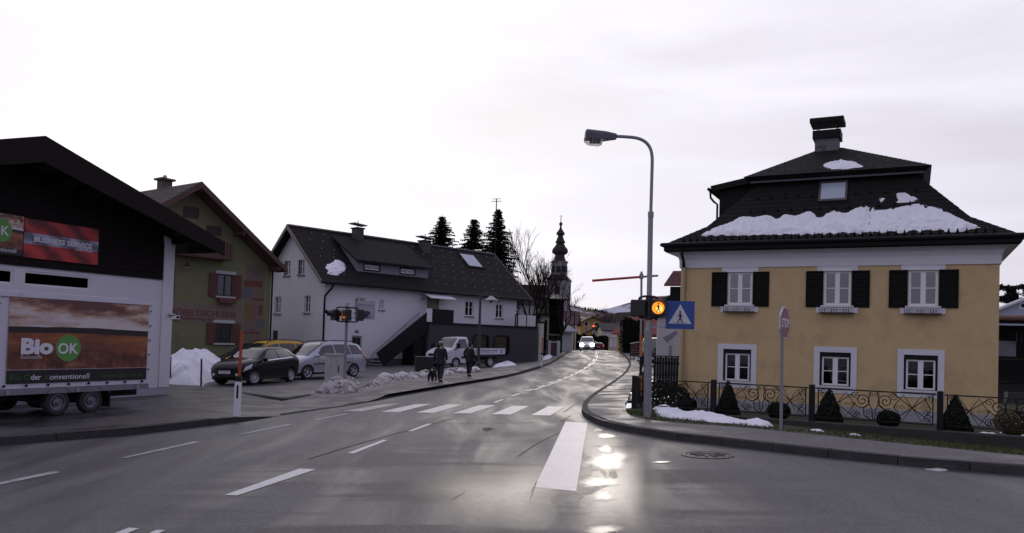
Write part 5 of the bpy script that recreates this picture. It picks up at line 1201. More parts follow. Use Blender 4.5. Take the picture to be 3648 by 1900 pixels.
# roof
def roof_pt(x, y): return Vector((x, y, zP - slope * abs(y - yp)))
q = [roof_pt(-.6, -OE), roof_pt(XE, -OE), roof_pt(XE, yp), roof_pt(-.6, yp)]
mb = MB().prism(q, (0, 0, 0), (0, 0, -.18)); mb.build('front_roof', M_wslate, wh)
q2 = [roof_pt(-.6, D2 + OE), roof_pt(XE, D2 + OE), roof_pt(XE, yp), roof_pt(-.6, yp)]
MB().prism(q2, (0, 0, 0), (0, 0, -.18)).build('rear_roof', M_wslate, wh)
tag(courses(MB(), q[0], q[1], q[2], q[3], .28, .30, .016, .5, seed=3).build('roof_slates', M_wslate, wh), kind='stuff')
M_verge = pm('pale_verge_board', (.20, .18, .17), .8, .2, 5)
for x, in ((-.66,), (XE + .02,)):
    for sgn_ in (1, -1):
        ye = -OE if sgn_ == 1 else D2 + OE
        MB().prism([Vector((x, yp, zP + .04)), Vector((x, ye, zE + .04)), Vector((x, ye, zE - .22)), Vector((x, yp, zP - .26))], (0, 0, 0), (.055, 0, 0)).build('verge_board', M_verge, wh)
MB().bar((-.6, yp, zP + .03), (XE, yp, zP + .03), .30, .10).build('ridge_cap', M_verge, wh)
MB().tube([(-.6, -OE - .08, zE - .10), (XE, -OE - .08, zE - .10)], .08, 8).build('gutter', M_black, wh)
mb = MB().tube([(-.30 + .6, -OE - .05, zE - .16), (.22, -OE + .05, zE - .45), (-.02, -.10, zE - .95), (-.04, -.10, zE - 1.3), (-.04, -.10, .1)], .07, 8); mb.build('downpipe', M_black, wh)
# wide dormer
yd = .55; xa, za = WH.px(1271, 978, yd); xb, zb = WH.px(1524, 1006, yd); zt_d = (WH.px(1271, 935, yd)[1] + WH.px(1524, 958, yd)[1]) / 2; zb_d = zP - slope * (yp - yd) - .05
ytop = yp - .75; zr_d = zP - slope * .75 + .03
d1, d2 = hole(1297, 1351, 944, 986), hole(1426, 1476, 959, 998)
def dw(a, b, c, d): x0_, z0_ = WH.px(a, d, yd); x1_, z1_ = WH.px(b, c, yd); return [x0_, x1_, z0_, z1_]
d1, d2 = dw(1297, 1351, 944, 986), dw(1426, 1476, 959, 998)
for d_ in (d1, d2): d_[2] = zb_d + .25; d_[3] = zt_d - .15
mb = wall_holes(MB(), xa, xb, zb_d, zt_d, [tuple(d1), tuple(d2)], yd, .08)
for x in (xa, xb): mb.add([(x, yd, zb_d), (x, yd, zt_d), (x, ytop, zr_d), ], [(0, 1, 2)])
dm = mb.build('dormer', M_clad, wh)
for i, d_ in enumerate((d1, d2)):
    o = window(wh, *d_, yd + .02, fw=.07, mull=.09, nz=(), gm=M_glass); mbk = MB(); f_ = .09
    for a_, b_, c_, e_ in ((d_[0] - f_, d_[1] + f_, d_[3] + .002, d_[3] + f_), (d_[0] - f_, d_[1] + f_, d_[2] - f_, d_[2] - .002), (d_[0] - f_, d_[0] - .002, d_[2], d_[3]), (d_[1] + .002, d_[1] + f_, d_[2], d_[3])): mbk.box(a_, b_, yd - .04, yd - .002, c_, e_)
    mbk.build('window_surround', M_black, wh)
rq = [Vector((xa - .35, yd - .4, zt_d - .02)), Vector((xb + .1, yd - .4, zt_d - .02)), Vector((xb + .1, ytop, zr_d + .08)), Vector((xa - .35, ytop, zr_d + .08))]
MB().prism(rq, (0, 0, 0), (0, 0, .13)).build('dormer_roof', M_wslate, wh)
tag(courses(MB(), *[p + Vector((0, 0, .131)) for p in rq], .28, .3, .014, .5, seed=8).build('dormer_slates', M_wslate, wh), kind='stuff')
MB().bar((xa - .35, yd - .46, zt_d + .05), (xb + .1, yd - .46, zt_d + .05), .1, .12).build('dormer_gutter', M_black, wh)
for px, pt, pb_, w_ in ((1273.5, 817, 870, .30), (1512, 862, 940, .38)):
    cx, cz = WH.px(px, pt, yp - .55); c_ = MB().box(cx - w_, cx + w_, yp - .95, yp - .25, zP - 1.6, cz).build('chimney', pm('slate_chimney', (.06, .055, .055), .8, .3, 6, .3, 30), wh)
    MB().box(cx - w_ - .08, cx + w_ + .08, yp - 1.02, yp - .18, cz + .002, cz + .09).build('chimney_head', M_wslate, c_)
    MB().tube([(cx, yp - .6, cz), (cx, yp - .6, cz + .62)], .04, 6).build('cap_post', M_galv, c_)
    MB().box(cx - w_ - .28, cx + w_ + .28, yp - 1.0, yp - .2, cz + .30, cz + .37, Matrix.Translation((cx, 0, cz + .33)) @ Matrix.Rotation(R(4), 4, 'Y') @ Matrix.Translation((-cx, 0, -cz - .33))).build('chimney_cap', M_verge, c_)
fr_n = Vector((0, -slope, 1)).normalized(); fr_n = Vector((0, -slope, 1)).normalized()
def on_wroof(px, py): return WH.plane(px, py, roof_pt(0, yp), (0, -slope, 1))
s_ = [on_wroof(*p) for p in ((1671, 950), (1706, 951), (1690, 910), (1639, 907))]
xs0, xs1 = (s_[0].x + s_[3].x) / 2 - .1, (s_[1].x + s_[2].x) / 2; y0s, y1s = s_[0].y, s_[3].y
sw = .12; mbk = MB(); nn = fr_n
for a_, b_, c_, e_ in ((xs0 - sw, xs1 + sw, y0s - sw, y0s), (xs0 - sw, xs1 + sw, y1s, y1s + sw), (xs0 - sw, xs0, y0s, y1s), (xs1, xs1 + sw, y0s, y1s)): mbk.prism([roof_pt(a_, c_), roof_pt(b_, c_), roof_pt(b_, e_), roof_pt(a_, e_)], nn * .0, nn * .12)
sk = mbk.build('skylight', M_wslate, wh); MB().prism([roof_pt(xs0, y0s), roof_pt(xs1, y0s), roof_pt(xs1, y1s), roof_pt(xs0, y1s)], nn * .03, nn * .10).build('pane', M_skyglass, sk)
poly = [on_wroof(*p) for p in ((1158, 955), (1165, 942), (1185, 935), (1195, 925), (1210, 928), (1225, 938), (1233, 952), (1228, 966), (1215, 974), (1205, 982), (1180, 980), (1163, 975), (1170, 966))]
def wsurf(a, b): return WH.M @ (roof_pt(a, b) + fr_n * .02), WH.M.to_3x3() @ fr_n
tag(mound('roof_snow', [(p.x, p.y) for p in poly], wsurf, .13, .06, M_snow, lump=1.0, soft=.12, lscale=1.6, seed=6, rough=.04, bias=.035), 'ragged snow patch on the white house roof left of the dormer', 'snow')
g0 = None
for row in range(6):
    for i in range(26):
        y = lerp(.1, yp - .5, row / 5); x = .5 + i * 1.02 + (.5 if row % 2 else 0)
        if x > XE - .3 or (xa - .5 < x < xb + .3 and y > yd - .6): continue
        if g0 is None: g0 = MB().prism([Vector((-.05, 0, 0)), Vector((.05, 0, 0)), Vector((0, -.02, .11))], (0, 0, 0), (0, -.06, .01)).build('snow_guard', pm('pale_snow_guard', (.22, .22, .2), .6, .2, 5), wh); g = g0
        else: g = g0.copy(); COL.objects.link(g)
        g.location = roof_pt(x, y) + fr_n * .01
# doors, awning, house number
for d_, col in ((DT, (.22, .19, .14)), (DG, (.40, .40, .42))):
    m_ = pm('door_%d' % (100 * col[0]), col, .5, .1, 4)
    dr = MB().box(d_[0] + .02, d_[1] - .02, .12, .18, d_[2] + .01, d_[3] - .02).build('door', m_, wh)
    for k in (0, 1):
        a_ = lerp(d_[0] + .14, d_[1] - .12, k / 2.0) + .03 * k; b_ = a_ + (d_[1] - d_[0]) * .36
        z0_ = lerp(d_[2], d_[3], .45 if d_ is DG else .1)
        for c_, e_ in ((z0_, lerp(z0_, d_[3] - .12, .48)), (lerp(z0_, d_[3] - .12, .52), d_[3] - .12)): MB().box(a_, b_, .11, .119, c_, e_).build('door_pane', M_void if d_ is DG else m_, dr)
x0_, z0_ = WH.px(1500, 1041, -.05); x1_ = WH.px(1590, 1041, -.05)[0]; zl_ = WH.px(1520, 1062, -1.1)[1]
aw = MB().prism([Vector((x0_, -.02, z0_)), Vector((x1_, -.02, z0_)), Vector((x1_, -1.25, zl_)), Vector((x0_, -1.25, zl_))], (0, 0, 0), (0, 0, .05)).build('awning', pm('pale_awning', (.55, .56, .60), .5, .08, 4), wh)
MB().bar((x0_ + .02, -.02, z0_ - .5), (x0_ + .02, -1.0, lerp(z0_, zl_, .8) - .01), .04).build('bracket', M_black, aw)
pl = hole(1265, 1278, 1177, 1187); sgn2 = MB().box(pl[0], pl[1], -.02, -.001, pl[2], pl[3]).build('number_plate', pm('blue_black_plate', (.02, .025, .06), .4, .1, 4), wh)
text('lettering', '40', .16, M_wtext, sgn2, Matrix.Translation((pl[0] + .1, -.022, pl[2] + .06)) @ FACE)
# flat roofed annex with terrace
YA_ = -1.65; xa0 = WH.px(1527, 1230, YA_)[0]; xa1 = WH.px(1912, 1230, YA_)[0]; ztp = (WH.px(1530, 1147, YA_)[1] + WH.px(1910, 1166, YA_)[1]) / 2
M_anx = pm('dark_grey_cladding', (.045, .045, .051), .8, .12, 1.5, .2, 50)
dwn = []
for a, b, c, d in ((1683, 1740, 1198, 1256), (1758, 1813, 1200, 1262)): x0_, z0_ = WH.px(a, d, YA_); x1_, z1_ = WH.px(b, c, YA_); dwn.append((x0_, x1_, z0_, z1_))
mb = wall_holes(MB(), xa0, xa1, -.4, ztp - .12, dwn, YA_, .12)
mb.add([(xa0, YA_, -.4), (xa0, -.03, -.4), (xa0, -.03, ztp - .12), (xa0, YA_, ztp - .12)], [(0, 1, 2, 3)]); mb.add([(xa1, YA_, -.4), (xa1, 4, -.4), (xa1, 4, ztp - .12), (xa1, YA_, ztp - .12)], [(3, 2, 1, 0)])
ax = mb.build('annex_wall', M_anx, wh)
MB().box(xa0 - .05, xa1 + .08, YA_ - .08, -.03, ztp - .118, ztp).build('parapet_cap', M_black, wh); MB().box(XW + .05, xa1 + .08, -.028, 4, ztp - .118, ztp).build('parapet_cap', M_black, wh)
for h in dwn:
    o = window(wh, h[0], h[1], h[2], h[3], YA_ + .03, fm=M_black, fw=.06, nx=1, nz=(), gm=M_glass)
    pts = []; rr = .28; f_ = .10
    for cx_, cz_, a0 in ((h[1] - rr, h[3] - rr, 0), (h[0] + rr, h[3] - rr, 90), (h[0] + rr, h[2] + rr, 180), (h[1] - rr, h[2] + rr, 270)):
        for k in range(7): a = R(a0 + 15 * k); pts.append((cx_ + (rr + f_) * math.cos(a), cz_ + (rr + f_) * math.sin(a), cx_ + (rr - .06) * math.cos(a), cz_ + (rr - .06) * math.sin(a)))
    v = [];
    for p in pts: v += [(p[0], YA_ - .05, p[1]), (p[2], YA_ - .05, p[3])]
    n = len(pts); MB().add(v, [(2 * i, 2 * i + 1, (2 * i + 3) % (2 * n), (2 * i + 2) % (2 * n)) for i in range(n)]).build('window_surround', M_black, wh)
    MB().box(h[0] + .05, h[1] - .05, YA_ + .30, YA_ + .32, h[2] + .05, h[3] - .05).build('display', pm('pale_display', (.30, .29, .27), .7, .35, 2.5), o)
# dark balustrade panels, frosted glass panels
b0 = WH.px(1541, 1120, YA_)[0]; b1 = WH.px(1617, 1120, YA_)[0]; zbt = WH.px(1580, 1103, YA_)[1]
MB().box(b0, b1, YA_ + .02, YA_ + .06, ztp + .001, zbt).build('balustrade', M_black, wh)
pw0 = WH.px(1523, 1100, YA_)[0]; MB().box(pw0, b0 - .01, YA_ + .03, YA_ + .12, ztp + .001, zbt).build('pale_panel', M_wwh, wh)
M_frost = pm('frosted_panel', (.55, .58, .60), .35, .06, 3)
g0_ = WH.px(1838, 1140, YA_)[0]; zg = (WH.px(1850, 1121, YA_)[1] + WH.px(1905, 1126, YA_)[1]) / 2
gx = [WH.px(p, 1140, YA_)[0] for p in (1846, 1877, 1911)]
for a, b in zip(gx, gx[1:]): MB().box(a + .05, b - .05, YA_ + .04, YA_ + .06, ztp + .06, zg).build('glass_panel', M_frost, wh)
for x in [g0_] + gx: MB().box(x - .035, x + .035, YA_ + .02, YA_ + .09, ztp + .001, zg + .02).build('balustrade_post', M_black, wh)
for k in range(2): y = YA_ + .1 + k * 1.6; MB().box(xa1 - .03, xa1 - .01, y + .05, y + 1.5, ztp + .06, zg).build('glass_panel', M_frost, wh)
# outside stair with its dark side panel and handrail
ys = YA_ + .10; xt0, zt0 = WH.px(1521, 1112, ys); xb0, zb0 = WH.px(1340, 1258, ys)
xq, zq = WH.px(1366, 1305, ys)
xt1, zt1 = WH.px(1527, 1160, ys)
run = xt0 - xb0; n = 15
MB().prism([Vector((xb0, ys, zb0)), Vector((xq, ys, max(zq, .02))), Vector((xa0 - .01, ys, ztp - .6)), Vector((xa0 - .01, ys, zt0 - .25)), Vector((xt0, ys, zt0))], (0, 0, 0), (0, -.05, 0)).build('stair_panel', M_black, wh)
for i in range(n):
    x = lerp(xb0 + .3, xa0, i / n); z = lerp(.15, ztp, (i + .5) / n); MB().box(x, x + .30, ys + .02, -.06, z - .05, z).build('step', M_plinth, wh)
pa_ = WH.px(1327, 1262, -.3); pb_ = WH.px(1495, 1113, -.3)
mb = MB().tube([(pa_[0], -.3, pa_[1] - .6), (pa_[0], -.3, pa_[1]), (pb_[0], -.3, pb_[1])], .035, 6)
for k in (.35, .7, .98): x, z = lerp(pa_[0], pb_[0], k), lerp(pa_[1], pb_[1], k); mb.tube([(x, -.3, z), (x, -.3, z - .9)], .025, 6)
mb.build('handrail', M_galv, wh)
MB().box(xa0 - 1.1, xa0 - .02, YA_ + .35, -.06, .0, 2.05).build('stair_closet', M_black, wh)
pc = AT(1924, 1225, 66.0)
pr_ = thing('light_strip', 'narrow pale upright added for the bright lit strip at the right end of the grey annex', 'pier', (pc.x, pc.y, gz(pc.x, pc.y)), R(20)); MB().box(-.22, .22, -.2, .2, -.2, 3.2).build('shaft', pm('light_strip_colour', (.50, .48, .40), .8, .15, 2), pr_); MB().box(-.28, .28, -.26, .26, 3.202, 3.3).build('cap', M_black, pr_)  # pale upright added to stand in for a bright lit strip

# ================================================================== vehicles
def paintm(name, col, metal=0.0, rough=.35):
    m, nt, b, N, L = nodes(name); tc = N('ShaderNodeTexCoord'); nz = N('ShaderNodeTexNoise'); nz.inputs['Scale'].default_value = 3; nz.inputs['Detail'].default_value = 6; L(tc.outputs['Object'], nz.inputs[0])
    mx = N('ShaderNodeMix'); mx.data_type = 'RGBA'; L(nz.outputs[0], mx.inputs[0]); mx.inputs[6].default_value = tuple(c * .85 for c in col) + (1,); mx.inputs[7].default_value = tuple(min(c * 1.1, 1) for c in col) + (1,); L(mx.outputs[2], b.inputs['Base Color'])
    # road film: rougher towards the sills
    sp = N('ShaderNodeSeparateXYZ'); L(tc.outputs['Object'], sp.inputs[0]); mr = N('ShaderNodeMapRange'); mr.inputs[1].default_value = .2; mr.inputs[2].default_value = .75; mr.inputs[3].default_value = min(rough + .3, .8); mr.inputs[4].default_value = rough; L(sp.outputs['Z'], mr.inputs[0]); L(mr.outputs[0], b.inputs['Roughness'])
    b.inputs['Metallic'].default_value = metal; b.inputs['Coat Weight'].default_value = .22; b.inputs['Specular IOR Level'].default_value = .15; b.inputs['Coat Roughness'].default_value = .06; return m
def carglass():
    m, nt, b, N, L = nodes('car_glass'); b.inputs['Base Color'].default_value = (.012, .014, .016, 1); b.inputs['Roughness'].default_value = .03; b.inputs['IOR'].default_value = 1.6; b.inputs['Specular IOR Level'].default_value = .8; return m
M_cg = carglass(); M_lens = pm('headlamp_lens', (.55, .57, .6), .08, .3, 12, spec=.8); M_tail = pm('tail_lens', (.35, .012, .012), .2, .1, 8); M_chrome = pm('chrome_trim', (.6, .6, .62), .18, .05, 4, metal=1.0); M_alloy = pm('alloy_rim', (.50, .51, .54), .3, .1, 8, metal=.7); M_plate = pm('plate_white', (.65, .65, .68), .4, .04, 4); M_blk = pm('plate_ink', (.02, .02, .025), .5, .05, 4)
def cat1(p0, p1, p2, p3, t): return .5 * ((2 * p1) + (-p0 + p2) * t + (2 * p0 - 5 * p1 + 4 * p2 - p3) * t * t + (-p0 + 3 * p1 - 3 * p2 + p3) * t ** 3)
class CarShape:
    def __init__(s, st): s.st = st; s.L = st[-1][0]
    def sec(s, x):
        st = s.st; x = min(max(x, st[0][0]), st[-1][0])
        for i in range(len(st) - 1):
            if x <= st[i + 1][0] + 1e-9: break
        t = (x - st[i][0]) / (st[i + 1][0] - st[i][0]); g = lambda k: st[min(max(k, 0), len(st) - 1)]
        out = []
        for c in range(1, 7):
            a, b = g(i)[c], g(i + 1)[c]; v = cat1(g(i - 1)[c], a, b, g(i + 2)[c], t); lo, hi = min(a, b), max(a, b); out.append(min(max(v, lo - .012), hi + .012))
        return out
    def ring(s, x):
        zl, zb, zt, wl, wb, wt = s.sec(x); zm = lerp(zl, zb, .60); g = max(zt - zb, .02)
        return [(0, zl), (wl * .90, zl), (wl * .98, zl + .10), (max(wl, wb) * 1.005, zm), (wb, zb - .0), (wt + .02, zt - min(.07, g * .35)), (wt * .72, zt + .002), (0, zt + .02)]
    def P(s, x, r, side=1):
        q = s.ring(x); i = min(int(r), 6); t = r - i; gg = lambda k: q[min(max(k, 0), 7)]
        y = cat1(gg(i - 1)[0], gg(i)[0], gg(i + 1)[0], gg(i + 2)[0], t); z = cat1(gg(i - 1)[1], gg(i)[1], gg(i + 1)[1], gg(i + 2)[1], t)
        return Vector((x, y * side, z))
    def N(s, x, r, side=1):
        e = .02; a = s.P(x + e, r, side) - s.P(x - e, r, side); b = s.P(x, min(r + .05, 7), side) - s.P(x, max(r - .05, 0), side); n = a.cross(b)
        if n.length < 1e-9: return Vector((0, side, 0))
        n.normalize(); c = Vector((x, 0, .7)); 
        return n if n.dot(s.P(x, r, side) - c) > 0 else -n
    def body(s, mat, parent, arches, ar, tyw):
        nx = 56; rs = [0, .5, 1, 1.5, 2, 2.5, 3, 3.5, 4, 4.33, 4.66, 5, 5.33, 5.66, 6, 6.5, 7]; nr = len(rs); mb = MB(); rows = []
        for i in range(nx + 1):
            x = s.L * i / nx; row = [s.P(x, r, 1) for r in rs] + [s.P(x, r, -1) for r in reversed(rs[1:-1])]; rows.append(len(mb.v)); mb.v += [tuple(p) for p in row]; m = len(row)
        for i in range(nx):
            for k in range(m): mb.f.append((rows[i] + k, rows[i] + (k + 1) % m, rows[i + 1] + (k + 1) % m, rows[i + 1] + k)); mb.mi.append(0)
        for r0 in (rows[0], rows[-1]):
            c = len(mb.v); pts = [Vector(mb.v[r0 + k]) for k in range(m)]; cc = sum(pts, Vector()) / m; cc.x += -.03 if r0 == rows[0] else .03; mb.v.append(tuple(cc))
            for k in range(m): mb.f.append((c, r0 + k, r0 + (k + 1) % m)); mb.mi.append(0)
        o = mb.build('body', mat, None, smooth=False)
        cut = MB()
        for x in arches:
            for sd in (-1, 1): cut.lathe([(ar, -.30), (ar, .30)], 28, Matrix.Translation((x, sd * (tyw + .12), .31)) @ Matrix.Rotation(R(90), 4, 'X'))
        c = cut.build('cut', mat); md = o.modifiers.new('b', 'BOOLEAN'); md.object = c; md.operation = 'DIFFERENCE'; md.solver = 'EXACT'
        dg = bpy.context.evaluated_depsgraph_get(); me = bpy.data.meshes.new_from_object(o.evaluated_get(dg)); bpy.data.objects.remove(c); bpy.data.objects.remove(o)
        me.materials.clear(); me.materials.append(mat); me.materials.append(M_darkpl); sm = []; mi = []
        for p in me.polygons:
            inn = any(abs(math.hypot(p.center.x - x, p.center.z - .31) - ar) < .03 and abs(p.normal.y) < .3 for x in arches) or (abs(p.normal.y) > .9 and abs(p.center.y) < tyw - .12 and any(math.hypot(p.center.x - x, p.center.z - .31) < ar for x in arches))
            mi.append(1 if inn or p.center.z < .30 else 0); sm.append(True)
        me.polygons.foreach_set('material_index', mi); me.polygons.foreach_set('use_smooth', sm)
        try: me.set_sharp_from_angle(angle=R(50))
        except Exception: pass
        me.name = 'body'; return link('body', me, parent)
    def patch(s, name, mat, parent, xb0, xt0, xb1, xt1, r0, r1, side=1, off=.008, nu=8, nv=6):
        v = []
        for i in range(nu + 1):
            for k in range(nv + 1):
                t = k / nv; x = lerp(lerp(xb0, xt0, t), lerp(xb1, xt1, t), i / nu); r = lerp(r0, r1, t); v.append(s.P(x, r, side) + s.N(x, r, side) * off)
        return MB().add(v, [(i * (nv + 1) + k, (i + 1) * (nv + 1) + k, (i + 1) * (nv + 1) + k + 1, i * (nv + 1) + k + 1) for i in range(nu) for k in range(nv)]).build(name, mat, parent, smooth=True)
    def across(s, name, mat, parent, x0, x1, r0, off=.008, inset=0.0):
        """a pane right across the car, e.g. the windscreen"""
        v = []; nu, nv = 8, 12
        for i in range(nu + 1):
            x = lerp(x0, x1, i / nu)
            for k in range(nv + 1):
                t = k / nv * 2 - 1; side = -1 if t < 0 else 1; r = lerp(7, r0, abs(t)); n = s.N(x, min(r, 6.9), side); n = n if n.z > 0 else -n; v.append(s.P(x, r, side) + n * off)
        return MB().add(v, [(i * (nv + 1) + k, (i + 1) * (nv + 1) + k, (i + 1) * (nv + 1) + k + 1, i * (nv + 1) + k + 1) for i in range(nu) for k in range(nv)]).build(name, mat, parent, smooth=True)
def car_wheel(parent, x, y, r, side, rim=None, steer=0.0, spokes=7):
    Mw = Matrix.Translation((x, y, r)) @ Matrix.Rotation(steer, 4, 'Z') @ Matrix.Rotation(R(90) * (-side), 4, 'X')
    t = MB().lathe([(r * .62, -.10), (r * .93, -.105), (r, -.07), (r, .07), (r * .93, .105), (r * .66, .10), (r * .62, .05), (r * .6, -.1)], 30, Mw, cap=False).build('wheel', M_tyre, parent, smooth=True)
    MB().lathe([(r * .66, .095), (r * .63, .10), (r * .60, .06), (r * .58, .03), (0, .025)], 30, Mw, cap=False).build('rim', pm('rim_shadow', (.05, .05, .055), .5, .2, 6, metal=.4), t, smooth=True)
    mb = MB()
    for k in range(spokes): a = 2 * math.pi * k / spokes; mb.add([Mw @ Vector((r * .10 * math.cos(a + .9), r * .10 * math.sin(a + .9), .075)), Mw @ Vector((r * .10 * math.cos(a - .9), r * .10 * math.sin(a - .9), .075)), Mw @ Vector((r * .62 * math.cos(a - .14), r * .62 * math.sin(a - .14), .085)), Mw @ Vector((r * .62 * math.cos(a + .14), r * .62 * math.sin(a + .14), .085))], [(0, 1, 2, 3)])
    mb.lathe([(r * .16, .07), (r * .14, .09), (0, .095)], 12, Mw, cap=False)
    mb.lathe([(r * .66, .096), (r * .64, .104), (r * .58, .09), (r * .57, .06)], 30, Mw, cap=False); mb.build('hub_cover', rim or M_alloy, t)
def stand(o, p, head, dz=.01, zfix=None):
    """put a thing on the sloping ground with its local -x along heading"""
    h = Vector((head[0], head[1], 0)).normalized(); e = .5
    n = Vector((-(gz(p.x + e, p.y) - gz(p.x - e, p.y)) / (2 * e), -(gz(p.x, p.y + e) - gz(p.x, p.y - e)) / (2 * e), 1)).normalized()
    x = -(h - n * h.dot(n)).normalized(); y = n.cross(x); M = Matrix(((x.x, y.x, n.x), (x.y, y.y, n.y), (x.z, y.z, n.z)))
    o.rotation_euler = M.to_euler(); o.location = (p.x, p.y, gz(p.x, p.y) + dz)
HATCH = [(0, .30, .54, .64, .52, .58, .48), (.07, .23, .62, .76, .68, .71, .60), (.25, .20, .72, .88, .79, .80, .68), (.60, .19, .82, .98, .82, .84, .71), (.95, .19, .89, 1.05, .83, .85, .70), (1.22, .19, .93, 1.18, .83, .86, .67), (1.65, .19, .95, 1.39, .83, .86, .62), (1.95, .19, .965, 1.465, .83, .86, .59), (2.4, .19, .99, 1.485, .83, .86, .575), (3.0, .20, 1.02, 1.465, .83, .86, .565), (3.42, .22, 1.04, 1.41, .83, .85, .555), (3.66, .25, 1.03, 1.29, .82, .84, .56), (3.82, .30, .95, 1.06, .80, .82, .60), (3.91, .34, .80, .88, .75, .77, .58), (3.95, .38, .70, .77, .66, .68, .5)]
VAN = [(0, .32, .56, .64, .55, .60, .48), (.07, .25, .62, .74, .72, .74, .62), (.28, .22, .72, .86, .83, .84, .70), (.65, .21, .84, .98, .88, .89, .76), (1.0, .21, .94, 1.08, .90, .91, .76), (1.35, .21, .99, 1.28, .90, .92, .73), (1.85, .21, 1.01, 1.56, .90, .92, .69), (2.2, .21, 1.02, 1.66, .90, .92, .67), (2.8, .21, 1.03, 1.70, .90, .92, .66), (3.5, .22, 1.04, 1.69, .90, .92, .65), (4.1, .24, 1.05, 1.64, .89, .91, .64), (4.38, .27, 1.05, 1.54, .88, .90, .63), (4.55, .32, .98, 1.22, .86, .88, .66), (4.66, .36, .86, .98, .80, .83, .64), (4.7, .42, .76, .86, .72, .74, .56)]
def scaled(st, L, H, W):
    l, h, w = st[-1][0], max(a[3] for a in st), max(a[5] for a in st); return [(a[0] * L / l, a[1], a[2] * H / h if a[2] > .5 else a[2], a[3] * H / h, a[4] * W / w, a[5] * W / w, a[6] * W / w) for a in st]
def make_car(name, label, st, mat, pos, head, wf, wr_, R_=.31, rails=False, cat='car', group=None, plate='', rim=None, lit=None, tail_lit=None, steer=0.0, ws=(.245, .445), sw=((.30, .43, .585, .57), (.60, .585, .83, .79)), third=None, spokes=7, trim=False):
    t = thing(name, label, cat, group=group); S = CarShape(st); L_ = S.L; W2 = max(a[5] for a in st)
    S.body(mat, t, (wf, wr_), R_ + .045, W2 - .10)
    S.across('windscreen', M_cg, t, ws[0] * L_, ws[1] * L_, 5.12); S.across('rear_window', M_cg, t, .875 * L_, .945 * L_, 5.25)
    for sd in (1, -1):
        for a in sw: S.patch('window', M_cg, t, a[0] * L_, a[1] * L_, a[2] * L_, a[3] * L_, 4.10, 4.86, sd)
        if third: S.patch('window', M_cg, t, third[0] * L_, third[1] * L_, third[2] * L_, third[3] * L_, 4.10, 4.86, sd)
        if trim: S.patch('window_trim', M_chrome, t, .30 * L_, .30 * L_, .84 * L_, .84 * L_, 3.98, 4.08, sd, .010, 10, 1)
        hl_ = S.patch('headlight', lit or M_lens, t, .022 * L_, .05 * L_, .115 * L_, .15 * L_, 3.45, 4.15, sd, .008)
        S.patch('tail_light', tail_lit or M_tail, t, .962 * L_, .90 * L_, .995 * L_, .965 * L_, 3.4, 4.5, sd, .008)
        S.patch('side_moulding', M_darkpl, t, .27 * L_, .27 * L_, .76 * L_, .76 * L_, 2.95, 3.08, sd, .008, 10, 1)
        x = .30 * L_; p = S.P(x, 4.05, sd); mr = MB().lathe([(0, -.10), (.07, -.085), (.095, 0), (.07, .085), (0, .10)], 10, Matrix.Translation(p + Vector((-.02, sd * .15, .06))) @ Matrix.Diagonal((.75, 1, .9, 1)) @ Matrix.Rotation(R(90), 4, 'X')).build('mirror', mat, t, smooth=True)
        MB().bar(p + Vector((0, 0, .02)), p + Vector((-.01, sd * .10, .05)), .05, .04).build('mirror_arm', M_darkpl, mr)
        for xx in (.545, .745): S.patch('door_handle', mat if not trim else M_darkpl, t, xx * L_, xx * L_, (xx + .04) * L_, (xx + .04) * L_, 3.68, 3.76, sd, .03, 2, 1)
        for xx in (.335, .59, .775): S.patch('door_seam', M_darkpl, t, xx * L_, (xx + .002) * L_, (xx + .003) * L_, (xx + .005) * L_, 2.4, 3.95, sd, .004, 1, 8)
        for x, stv in ((wf, steer), (wr_, 0)): car_wheel(t, x, sd * (W2 - .12), R_, sd, rim, stv, spokes)
        if rails:
            pts = [S.P(x_ * L_, 5.35, sd) + Vector((0, 0, .06 if .40 < x_ < .86 else .0)) for x_ in (.40, .43, .5, .6, .7, .8, .85, .88)]; MB().tube(pts, .02, 6).build('roof_rail', M_darkpl, t)
    zf = st[1][1]; MB().box(-.035, .05, -.42, .42, zf + .10, zf + .22).build('lower_grille', M_darkpl, t); MB().box(-.03, .06, -.34, .34, st[1][3] - .20, st[1][3] - .11).build('grille', M_darkpl, t)
    pl_ = MB().box(-.052, -.037, -.26, .26, zf + .235, zf + .345).build('number_plate', M_plate, t)
    if plate: text('lettering', plate, .10, M_blk, pl_, Matrix.Translation((-.0535, .21, zf + .255)) @ Matrix.Rotation(R(-90), 4, 'Z') @ FACE, width=.42)
    pl_ = MB().box(L_ + .005, L_ + .02, -.26, .26, .62, .73).build('number_plate', M_plate, t)
    for sd in (1, -1): disc2 = MB().lathe([(.055, 0), (.05, .015)], 12, Matrix.Translation((-.005, sd * .52, zf + .20)) @ Matrix.Rotation(R(-90), 4, 'Y')).build('fog_lamp', M_lens, t)
    stand(t, pos, head); return t
M_cblack = paintm('black_car_paint', (.0035, .0035, .005), 0, .25); M_csilver = paintm('silver_car_paint', (.42, .45, .52), .55, .36); M_cyellow = paintm('yellow_car_paint', (.55, .33, .02)); M_cwhite = paintm('white_car_paint', (.62, .63, .68)); M_cred = paintm('dark_red_car_paint', (.05, .01, .012)); M_cgrey = paintm('grey_car_paint', (.18, .19, .20), .4); M_cdark = paintm('dark_blue_car_paint', (.012, .014, .02))
def back_from_front_wheel(p, head, lateral, wf):
    """car origin (front centre) from the ground point under one front wheel"""
    h = Vector((head[0], head[1], 0)).normalized(); y = Vector((0, 0, 1)).cross(-h); return Vector((p.x, p.y, 0)) - y * lateral + h * wf
hd = (-.30, -.95); p = back_from_front_wheel(G(903, 1373), hd, -.76, .74)
